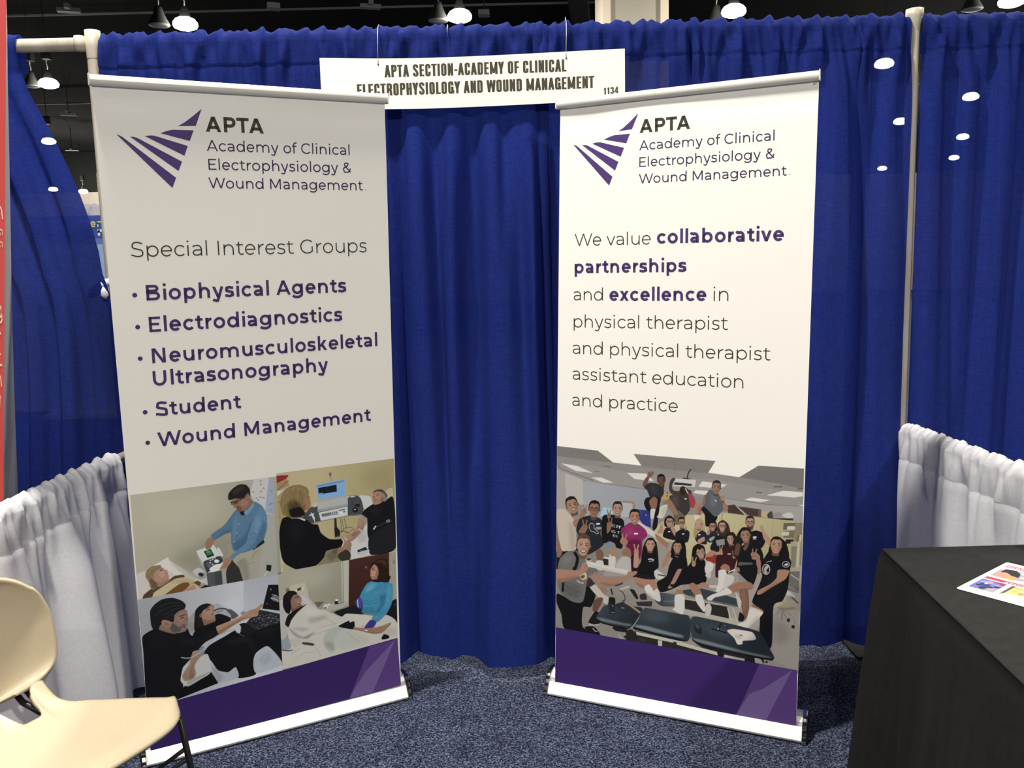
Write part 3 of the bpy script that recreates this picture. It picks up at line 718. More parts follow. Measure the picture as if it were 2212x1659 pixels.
TEXT_R = [
    ('APTA', 155, (-0.1152, 2.0007), (0.0527, 1.9997), 'k'),
    ('Academy of Clinical', 84, (-0.1161, 1.9443), (0.3177, 1.9409), 'd'),
    ('Electrophysiology &', 84, (-0.1158, 1.8898), (0.3188, 1.8858), 'd'),
    ('Wound Management', 84, (-0.1171, 1.8353), (0.3566, 1.8303), 'd'),
    ('℠', 0, (0.3611, 1.8314), (0.3698, 1.8315), 'd'),
    ('We value', 62, (-0.345, 1.6366), (-0.0752, 1.6328), 'k'),
    ('collaborative', 140, (-0.0541, 1.6344), (0.3524, 1.6288), 'p'),
    ('partnerships', 140, (-0.3452, 1.5423), (0.0471, 1.5385), 'p'),
    ('and', 62, (-0.3488, 1.4486), (-0.2417, 1.4468), 'k'),
    ('excellence', 140, (-0.2186, 1.4458), (0.1125, 1.4426), 'p'),
    ('in', 62, (0.1354, 1.4424), (0.1837, 1.4416), 'k'),
    ('physical therapist', 62, (-0.349, 1.354), (0.1832, 1.3476), 'k'),
    ('and physical therapist', 62, (-0.3522, 1.2612), (0.3189, 1.2504), 'k'),
    ('assistant education', 62, (-0.3528, 1.17), (0.2357, 1.1581), 'k'),
    ('and practice', 62, (-0.3547, 1.0769), (0.0218, 1.0701), 'k'),
]
BUL = [(-0.3723, 1.5107), (-0.3709, 1.4159), (-0.3706, 1.3212), (-0.3683, 1.1569), (-0.3675, 1.0618)]
LOGO_L = [[(-0.1522, 2.0538), (-0.1717, 2.0036), (-0.2211, 2.0005), (-0.2031, 2.0115), (-0.1774, 2.0319)], [(-0.1785, 1.9907), (-0.191, 1.9593), (-0.2713, 1.9776), (-0.2531, 1.985), (-0.2374, 1.9893)], [(-0.1975, 1.9449), (-0.2087, 1.9164), (-0.3145, 1.9677), (-0.2982, 1.9699), (-0.2874, 1.9698)], [(-0.2164, 1.8992), (-0.2279, 1.8721), (-0.3533, 1.964), (-0.3438, 1.9638), (-0.334, 1.9615)], [(-0.2358, 1.8523), (-0.2481, 1.8227), (-0.3878, 1.9681), (-0.3798, 1.9657), (-0.3726, 1.962)]]
LOGO_R = [[(-0.1208, 2.0655), (-0.1418, 2.0156), (-0.1884, 2.0132), (-0.171, 2.0228), (-0.1468, 2.0424)], [(-0.1486, 2.0017), (-0.161, 1.9712), (-0.2389, 1.9896), (-0.2199, 1.997), (-0.2035, 2.001)], [(-0.1687, 1.9569), (-0.1804, 1.9284), (-0.2806, 1.9794), (-0.2676, 1.9823), (-0.2539, 1.9823)], [(-0.1881, 1.912), (-0.1999, 1.8837), (-0.3177, 1.9781), (-0.3075, 1.9773), (-0.2991, 1.9754)], [(-0.2089, 1.8641), (-0.2208, 1.8355), (-0.3492, 1.9818), (-0.3394, 1.9783), (-0.333, 1.9738)]]

INK = {'k': 'ink_dark', 'd': 'ink_plum', 'p': 'ink_purple'}

sheet_corners = {}
def banner(base, rz, tilt, corners, rail_ext, text, logo, bullets, facets, band, label, wave):
    o = empty('pull_up_banner', (base[0], base[1], 0), rz, label, 'banner stand', 'pull-up banners')
    W2 = .425
    # base housing: low front lip, rounded body behind, chrome ends
    front = [(-.018, .002), (-.025, .007), (-.026, .013), (-.004, .0455), (.0005, .0475), (.002, .046), (.002, .036), (.010, .040), (.012, .058), (.022, .072), (.040, .080), (.062, .076), (.082, .058), (.092, .032), (.094, .008), (.088, .002), (-.010, .002)]
    b = MB(); b.extrude(front, -W2 - .018, W2 + .018); b.build('base_housing', M['rail'], o)
    cap = [(-.027, .0), (-.030, .012), (-.012, .044), (.004, .066), (.022, .080), (.044, .086), (.068, .080), (.090, .058), (.098, .030), (.098, .0)]
    for s in (-1, 1):
        x0, x1 = sorted((s * (W2 + .018), s * (W2 + .033)))
        b = MB(); b.extrude(cap, x0, x1); e = b.build('end_cap', M['chrome'], o, bevel=.003)
        x0, x1 = sorted((s * (W2 + .033), s * (W2 + .036)))
        for ya, yb, za, zb in ((-.012, .004, .010, .030), (.010, .030, .014, .056), (.036, .056, .014, .066), (.062, .080, .014, .052)):
            g = MB(); g.box((x0, ya, za), (x1, yb, zb)); g.build('end_slot', M['black_plastic'], e)
        x0, x1 = sorted((s * (W2 + .020), s * (W2 + .0335)))
        for yc, zc in ((-.0235, .022), (-.0115, .0425), (.002, .062), (.018, .0765)):
            g = MB(); g.box((x0, yc - .006, zc - .006), (x1, yc + .004, zc + .0035)); g.build('end_rib', M['black_plastic'], e)
    for s in (-1, 1):
        b = MB(); b.box((s * .28 - .03, -.01, 0), (s * .28 + .03, .15, .006)); b.build('foot', M['black_plastic'], o)
    b = MB(); top_b = max(c[1] for c in corners)
    b.tube([(0, .045 , .07), (0, .022 + top_b * math.sin(tilt), top_b * math.cos(tilt) + .01)], .009, 12); b.build('support_pole', M['rail'], o, True)
    # the printed sheet
    (tl, tr, br, bl) = corners
    sh = empty('sheet_frame')
    bpy.data.objects.remove(sh)
    m = MB(); NX, NZ = 60, 120
    def at(s, t):
        x = (bl[0] * (1 - s) + br[0] * s) * (1 - t) + (tl[0] * (1 - s) + tr[0] * s) * t
        z = (bl[1] * (1 - s) + br[1] * s) * (1 - t) + (tl[1] * (1 - s) + tr[1] * s) * t
        u = (tl[1] + tr[1]) / 2 - z
        y = wave * (.5 + .5 * math.sin(s * 9 + 1.2 * math.sin(s * 4))) * math.exp(-((u - .05) / .028) ** 2)
        return x, y, z
    front_rows = [[at(i / NX, j / NZ) for i in range(NX + 1)] for j in range(NZ + 1)]
    m.grid(front_rows)
    m.grid([[(x, y + .0008, z) for x, y, z in r] for r in front_rows])
    for i in (0, NX):
        for j in range(NZ):
            a, c = front_rows[j][i], front_rows[j+1][i]; m.quad(a, c, (c[0], c[1] + .0008, c[2]), (a[0], a[1] + .0008, a[2]))
    sheet = m.build('printed_sheet', M['sheet'], o, False, rot=(-tilt, 0, 0))
    # clamp rail along the top, in the plane of the sheet
    p = rail_ext; b = MB(); prof = []
    hgt = .030
    for a in range(-90, 91, 15): prof.append((-.004 - .011 * math.cos(math.radians(a)), .5 * hgt * math.sin(math.radians(a))))
    prof += [(.006, .5 * hgt), (.006, -.5 * hgt)]
    n = len(prof); zc0, zc1 = p[1], p[3]
    b.v = [(p[0], y, zc0 + z) for y, z in prof] + [(p[2], y, zc1 + z) for y, z in prof]
    for i in range(n): b.f.append((i, (i + 1) % n, n + (i + 1) % n, n + i))
    b.f += [tuple(range(n))[::-1], tuple(range(n, 2 * n))]
    rl = b.build('clamp_rail', M['rail_white'], o, False, rot=(-tilt, 0, 0))
    for x, z in ((p[0], zc0), (p[2], zc1)):
        e = MB(); s = -1 if x < 0 else 1
        e.box((min(x, x + s * .004), -.017, z - .0165), (max(x, x + s * .004), .007, z + .0165)); e.build('rail_end', M['rail_white'], rl, bevel=.002)
    # print
    flat(band, 'purple_band', M['band'], sheet, -.00025)
    for polys, mt in facets: flat(polys, 'band_facet', M[mt], sheet, -.00035 if mt == 'facet_a' else -.00045)
    flat(logo, 'logo_rays', M['ink_logo'], sheet, -.00025)
    for k, (t, w, a, c, ink) in enumerate(text):
        if w == 0:
            q = set_line('SM', 90, (a[0], a[1]), (c[0], c[1])); flat(q, 'service_mark', M['ink_grey'], sheet, -.00025); continue
        cap = {155: .0425, 84: .0313, 62: .0392 if len(bullets) else .0375, 128: .0435, 140: .0385}.get(w)
        for wd in (set_words(t, w, a, c) if len(t) > 3 else set_letters(t, w, a, c)): flat(wd, 'lettering' if len(t) > 3 else 'letter', M[INK[ink]], sheet, -.00025)
    for x, z in bullets:
        flat([[(x + .0068 * math.cos(a * .3491), z + .0068 * math.sin(a * .3491)) for a in range(18)]], 'bullet', M['ink_purple'], sheet, -.00025)
    sheet_corners[sheet.name] = corners
    return o, sheet

L_STAND, L_SHEET = banner((-.8145, 2.7725), .4771, -.0539, [(-.4418, 2.100), (.4166, 2.1171), (.4255, .0528), (-.4277, .041)], (-.4464, 2.112, .4219, 2.1215), TEXT_L, LOGO_L, BUL,
    [([[(.4101, .2380), (.3107, .2330), (.2313, .0523), (.4251, .0535), (.4162, .2400)]], 'facet_a'), ([[(.408, .2370), (.2939, .1413), (.255, .090), (.2313, .0523), (.3177, .0524)]], 'facet_b')],
    [[(-.4351, .1946), (.4156, .2417), (.4255, .0528), (-.4277, .041)]],
    'left pull-up banner listing special interest groups above four clinic photos', .002)
R_STAND, R_SHEET = banner((.5199, 2.8002), -.4177, .037, [(-.3971, 2.1165), (.4452, 2.107), (.4247, .0493), (-.4241, .0433)], (-.4056, 2.1205, .4456, 2.1235), TEXT_R, LOGO_R, [],
    [([[(.3046, .2399), (.4234, .2373), (.4247, .0493), (.2306, .0479)]], 'facet_a'), ([[(.408, .2354), (.3165, .1549), (.2730, .1300), (.2306, .0479), (.3288, .0486)]], 'facet_b')],
    [[(-.4196, .2559), (.4234, .2373), (.4247, .0493), (-.4241, .0433)]],
    'right pull-up banner about collaborative partnerships above a large group photo', .004)

# ---- the printed photographs: shapes of flat ink, in tenths of a millimetre from the lower left corner of each picture
# each row: kind (0 straight outline, 1 rounded outline, 2 line), red, green, blue, opacity, softness, line width, 1 if a second colour follows (r, g, b, from x, y to x, y), then x, y ...
PRINTS = {}
PRINTS['p1'] = [
[0,191,184,162,100,0,0,1,168,162,142,479,3219,3831,101,-117,4011,4633,3526,4451,-496,-414,-107],
[1,152,147,127,80,167,0,0,1065,1140,1944,1520,2862,1725,2900,895,2153,454,1486,642],
[1,200,193,171,70,244,0,0,728,3125,2311,3156,2535,2320,1170,1949,420,2365],
[0,207,204,198,100,0,0,0,3552,3375,4279,3385,4282,2100,3990,2164,3668,2613,3491,3017],
[0,167,174,195,100,0,0,0,4164,3382,4279,3385,4282,2100,3978,2215,4063,2783],
[0,185,169,166,100,0,0,0,3565,3367,3678,3364,3547,3009,3494,3077],
[1,140,135,144,75,0,0,0,3924,3288,3912,3270,3886,3266,3860,3277,3851,3298,3862,3316,3889,3320,3914,3308],
[1,140,135,144,75,0,0,0,3933,3181,3921,3163,3895,3159,3869,3170,3860,3191,3871,3209,3898,3213,3923,3201],
[1,140,135,144,75,0,0,0,3680,2960,3668,2942,3642,2938,3617,2949,3607,2970,3619,2988,3645,2992,3670,2980],
[1,140,135,144,75,0,0,0,3921,2940,3910,2923,3883,2918,3857,2930,3848,2951,3859,2968,3886,2973,3911,2961],
[1,140,135,144,75,0,0,0,4012,3034,4000,3016,3973,3012,3948,3023,3938,3044,3950,3062,3976,3066,4002,3054],
[1,140,135,144,75,0,0,0,3768,2735,3757,2717,3730,2713,3705,2725,3695,2746,3707,2763,3733,2767,3759,2756],
[1,140,135,144,75,0,0,0,3897,2746,3886,2729,3859,2725,3834,2736,3824,2757,3835,2775,3862,2779,3888,2767],
[1,140,135,144,75,0,0,0,3996,2717,3985,2699,3958,2695,3932,2707,3922,2727,3934,2745,3961,2749,3986,2737],
[1,140,135,144,75,0,0,0,3822,2666,3810,2649,3784,2644,3758,2656,3748,2677,3760,2695,3787,2699,3812,2687],
[1,140,135,144,75,0,0,0,4186,2459,4174,2441,4147,2437,4121,2449,4111,2470,4123,2488,4150,2492,4176,2480],
[1,140,135,144,75,0,0,0,4245,2481,4233,2463,4206,2459,4180,2471,4170,2492,4182,2510,4209,2514,4235,2502],
[1,140,135,144,75,0,0,0,4265,2906,4253,2889,4226,2884,4200,2896,4190,2917,4202,2935,4229,2939,4255,2927],
[1,140,135,144,75,0,0,0,4206,2272,4194,2254,4167,2250,4141,2262,4131,2284,4143,2301,4170,2305,4196,2293],
[0,179,176,163,100,0,0,0,3930,2131,4291,2099,4308,-54,3605,-75,3790,1044],
[0,213,205,195,100,0,0,0,10,851,269,904,940,1228,972,1112,1358,727,1660,413,2027,174,2038,-104,123,-102,-29,-70],
[1,228,221,211,100,0,0,0,295,899,912,1212,971,1098,1459,633,1237,510,835,826],
[1,189,181,170,80,33,0,0,972,1112,1359,757,1768,407,1604,378,1248,688],
[1,201,201,196,100,0,0,0,1639,598,1814,707,2007,528,2061,45,1871,296],
[1,141,141,138,80,0,0,0,1776,527,1993,515,2009,330,1845,331],
[1,38,38,42,100,0,0,0,1955,416,1917,392,1859,408,1813,456,1807,506,1844,530,1902,514,1948,466],
[0,85,87,90,100,0,0,0,2045,475,2514,477,2520,-16,2072,6],
[0,61,63,64,70,0,0,0,2292,473,2514,477,2520,-16,2293,-1],
[0,168,168,163,100,0,0,0,2539,426,2633,362,2662,18,2532,-6],
[0,27,27,27,100,0,0,0,2640,330,3052,313,3191,-19,2659,-19],
[1,51,50,46,100,0,0,0,2809,759,3000,662,3149,-1,2711,8,2649,390],
[1,176,170,149,100,0,0,0,2894,774,3298,946,3795,1136,3823,1007,3717,435,3628,-17,3191,-19,3113,394,2969,606],
[1,140,135,116,70,41,0,0,3000,662,3261,768,3359,471,3364,4,3206,-12,3126,360],
[2,145,139,120,80,0,24,0,3363,548,3565,573],
[2,138,132,113,70,0,30,0,3729,962,3580,865,3485,696],
[0,26,26,24,100,0,0,0,3948,414,4106,362,4067,150,3924,209],
[2,220,218,212,100,0,27,0,3967,200,3905,118,3863,32],
[0,27,27,27,100,0,0,0,3670,1220,3890,1300,3919,1189,3770,1104,3529,982,3577,1097],
[1,93,127,153,100,0,0,0,3082,2445,3259,2342,3641,2632,3889,2458,4023,2147,4023,1778,3896,1305,3712,1213,3588,1033,3157,956,2939,1087,2866,1299,2870,1724,2946,2255],
[1,90,122,147,100,0,0,0,3081,2430,2950,2315,2682,1996,2340,1788,2248,1702,2325,1520,2665,1691,2891,1756,3019,2062],
[1,69,98,120,70,23,0,0,2839,1820,2933,2016,2889,1720,2665,1682,2382,1564,2614,1766],
[1,64,96,122,70,41,0,0,3363,1641,3568,2035,3465,1409,3224,1144,2952,1070,2939,1347,3154,1432],
[1,106,142,168,70,41,0,0,2998,2187,3142,2255,3135,1862,2961,1495,2922,1806],
[1,100,137,163,100,0,0,0,3858,2417,4030,2115,4003,1719,3861,1311,3592,1095,3302,1023,2999,893,2865,755,2795,914,3021,1057,3316,1281,3416,1571,3596,2031],
[1,70,106,133,75,30,0,0,3920,1918,4010,1687,3830,1254,3562,1084,3302,1023,3599,1232],
[1,127,163,186,60,47,0,0,3635,1963,3786,2123,3828,1809,3614,1538],
[2,74,109,136,70,0,24,0,3443,1536,3672,1559,3899,1490],
[2,74,109,136,70,0,21,0,3435,1384,3665,1406],
[2,63,97,123,70,0,20,0,3126,2227,3087,1748,3015,1456],
[1,201,214,222,100,0,0,0,3148,1951,3142,1939,3130,1935,3119,1943,3115,1956,3120,1968,3132,1971,3144,1964],
[1,201,214,222,100,0,0,0,3071,1666,3065,1654,3053,1650,3042,1658,3038,1671,3043,1683,3055,1686,3067,1679],
[1,201,214,222,100,0,0,0,2966,1388,2961,1376,2949,1373,2937,1380,2933,1394,2939,1406,2951,1409,2962,1402],
[1,201,214,222,100,0,0,0,3713,1564,3707,1552,3695,1549,3683,1556,3679,1570,3684,1582,3697,1585,3708,1578],
[0,23,25,28,100,0,0,0,3171,2377,3345,2374,3322,2211,3225,2242],
[1,122,155,178,100,0,0,0,3314,2334,3459,2402,3626,2619,3626,2452,3398,2208],
[1,143,108,88,100,0,0,0,2911,2726,3032,2807,3285,2836,3432,2965,3529,2770,3625,2604,3409,2419,3203,2360,3116,2404,3073,2531,3003,2535,2995,2633],
[1,170,131,112,80,29,0,0,3268,2778,3419,2726,3469,2598,3323,2499,3215,2575],
[1,169,128,106,100,0,0,0,3502,2843,3466,2783,3420,2772,3391,2816,3396,2890,3433,2950,3479,2961,3508,2917],
[1,123,90,74,100,0,0,0,3478,2846,3460,2814,3439,2806,3426,2828,3430,2867,3449,2899,3470,2907,3482,2884],
[1,110,83,70,80,12,0,0,3073,2537,3199,2548,3268,2416,3189,2362,3116,2404],
[2,90,58,48,100,0,20,0,3067,2538,3161,2517],
[1,33,28,24,100,0,0,0,2848,2834,2871,3016,3024,3179,3224,3273,3418,3237,3536,3071,3541,2792,3473,2944,3369,2848,3227,2799,3061,2824,2920,2794],
[1,63,57,48,70,29,0,0,2992,3088,3220,3205,3385,3152,3240,3053,3040,2962],
[2,42,27,20,100,0,29,0,2915,2705,3013,2711,3154,2741,3397,2835],
[2,31,21,16,100,0,23,0,2927,2664,2995,2633],
[1,74,50,40,80,0,0,0,3027,2709,3139,2731,3121,2650,3037,2644],
[0,220,220,215,100,0,0,0,1783,1278,2304,1397,2430,1193,2593,798,2466,510,2101,489,1981,775,1838,1103],
[0,181,181,177,80,0,0,0,1783,1278,1838,1103,2025,600,2101,489,1899,775],
[1,59,62,68,100,0,0,0,1981,875,2181,935,2487,976,2582,801,2477,713,2158,538,2068,489,1998,696],
[1,132,135,140,50,23,0,0,2039,834,2148,835,2220,655,2135,610],
[1,235,235,233,100,0,0,0,2143,602,2334,719,2548,691,2495,542,2237,475],
[1,243,243,241,100,0,0,0,2458,811,2432,773,2375,766,2320,794,2300,840,2325,879,2382,886,2437,858],
[1,207,208,208,100,0,0,0,2225,882,2215,868,2191,867,2169,877,2160,894,2170,907,2194,909,2216,898],
[1,207,208,208,100,0,0,0,2295,908,2285,895,2261,893,2239,903,2230,920,2240,933,2264,935,2287,925],
[1,207,208,208,100,0,0,0,2366,938,2355,925,2332,923,2309,933,2300,950,2311,963,2334,965,2357,954],
[1,207,208,208,100,0,0,0,2220,800,2210,787,2187,786,2164,796,2155,813,2166,826,2189,828,2212,817],
[1,207,208,208,100,0,0,0,2285,734,2275,721,2251,719,2229,729,2220,746,2230,759,2254,761,2276,750],
[0,18,58,30,100,0,0,0,2007,1223,2223,1266,2319,1031,2107,979],
[0,47,134,72,100,0,0,0,2061,1205,2199,1228,2273,1094,2112,1060],
[0,73,168,98,100,0,0,0,2081,1183,2184,1207,2208,1160,2106,1136],
[2,224,224,220,100,0,75,0,2448,1266,2570,971],
[2,154,154,150,100,0,14,0,2476,1276,2603,980],
[1,163,121,95,100,0,0,0,2167,1631,2317,1621,2321,1454,2224,1296,2124,1254,2067,1318,2064,1499],
[2,163,121,95,100,0,43,0,2219,1351,2102,1203],
[2,138,99,80,100,0,14,0,2159,1482,2121,1308],
[2,138,99,80,100,0,14,0,2218,1472,2181,1298],
[1,173,129,105,100,0,0,0,2604,842,2815,871,2829,718,2670,533,2545,526,2449,550,2577,704],
[2,138,99,80,100,0,15,0,2518,553,2667,724],
[2,138,99,80,100,0,15,0,2600,528,2721,698],
[1,205,189,150,100,0,0,0,101,-38,270,165,619,333,945,507,1345,519,1708,298,1958,163,2006,-5,1795,-60,1200,-79,773,-118],
[1,179,162,123,60,39,0,0,912,394,1339,430,1652,278,1565,174,1224,302],
[1,84,66,47,100,0,0,0,122,-36,164,127,408,286,620,339,888,435,1081,564,1347,561,1374,472,1102,470,666,258,449,129,373,-35],
[1,117,80,44,100,0,0,0,710,-75,837,50,1222,273,1437,290,1525,182,1284,-18,1160,-77],
[1,93,74,53,100,0,0,0,1561,199,1761,275,1864,182,1803,84,1654,211],
[1,142,141,128,80,0,0,0,1802,66,1958,157,2006,-5,1850,-50],
[1,187,145,122,100,0,0,0,1160,-77,1424,81,1645,164,1696,20,1522,-78,1307,-77],
[2,148,112,92,100,0,14,0,1309,-47,1584,49],
[0,25,25,27,100,0,0,0,1995,89,2250,-24,2042,-49,1768,-55,1854,25],
[1,166,127,106,100,0,0,0,636,582,894,532,928,436,616,289,524,471],
[1,180,142,121,100,0,0,0,509,829,686,949,798,863,845,818,904,795,886,721,925,595,898,510,758,454,575,460,476,599],
[1,201,166,146,60,28,0,0,648,773,807,802,808,623,688,587],
[1,168,127,106,100,0,0,0,509,628,492,577,457,561,426,589,417,646,434,697,468,713,499,684],
[1,140,120,86,100,0,0,0,251,716,295,899,457,1007,690,1008,716,923,562,843,466,689,430,608,555,464,570,307,456,231,370,308,332,508],
[1,99,81,58,80,14,0,0,336,567,430,608,548,436,570,307,457,246,388,379],
[2,168,148,108,70,0,19,0,314,807,478,938,635,968],
[2,168,148,108,60,0,17,0,315,630,388,379],
[2,63,47,40,100,0,22,0,683,820,751,830],
[2,106,83,68,100,0,17,0,668,870,754,877],
[2,138,76,70,100,0,22,0,838,707,896,714],]
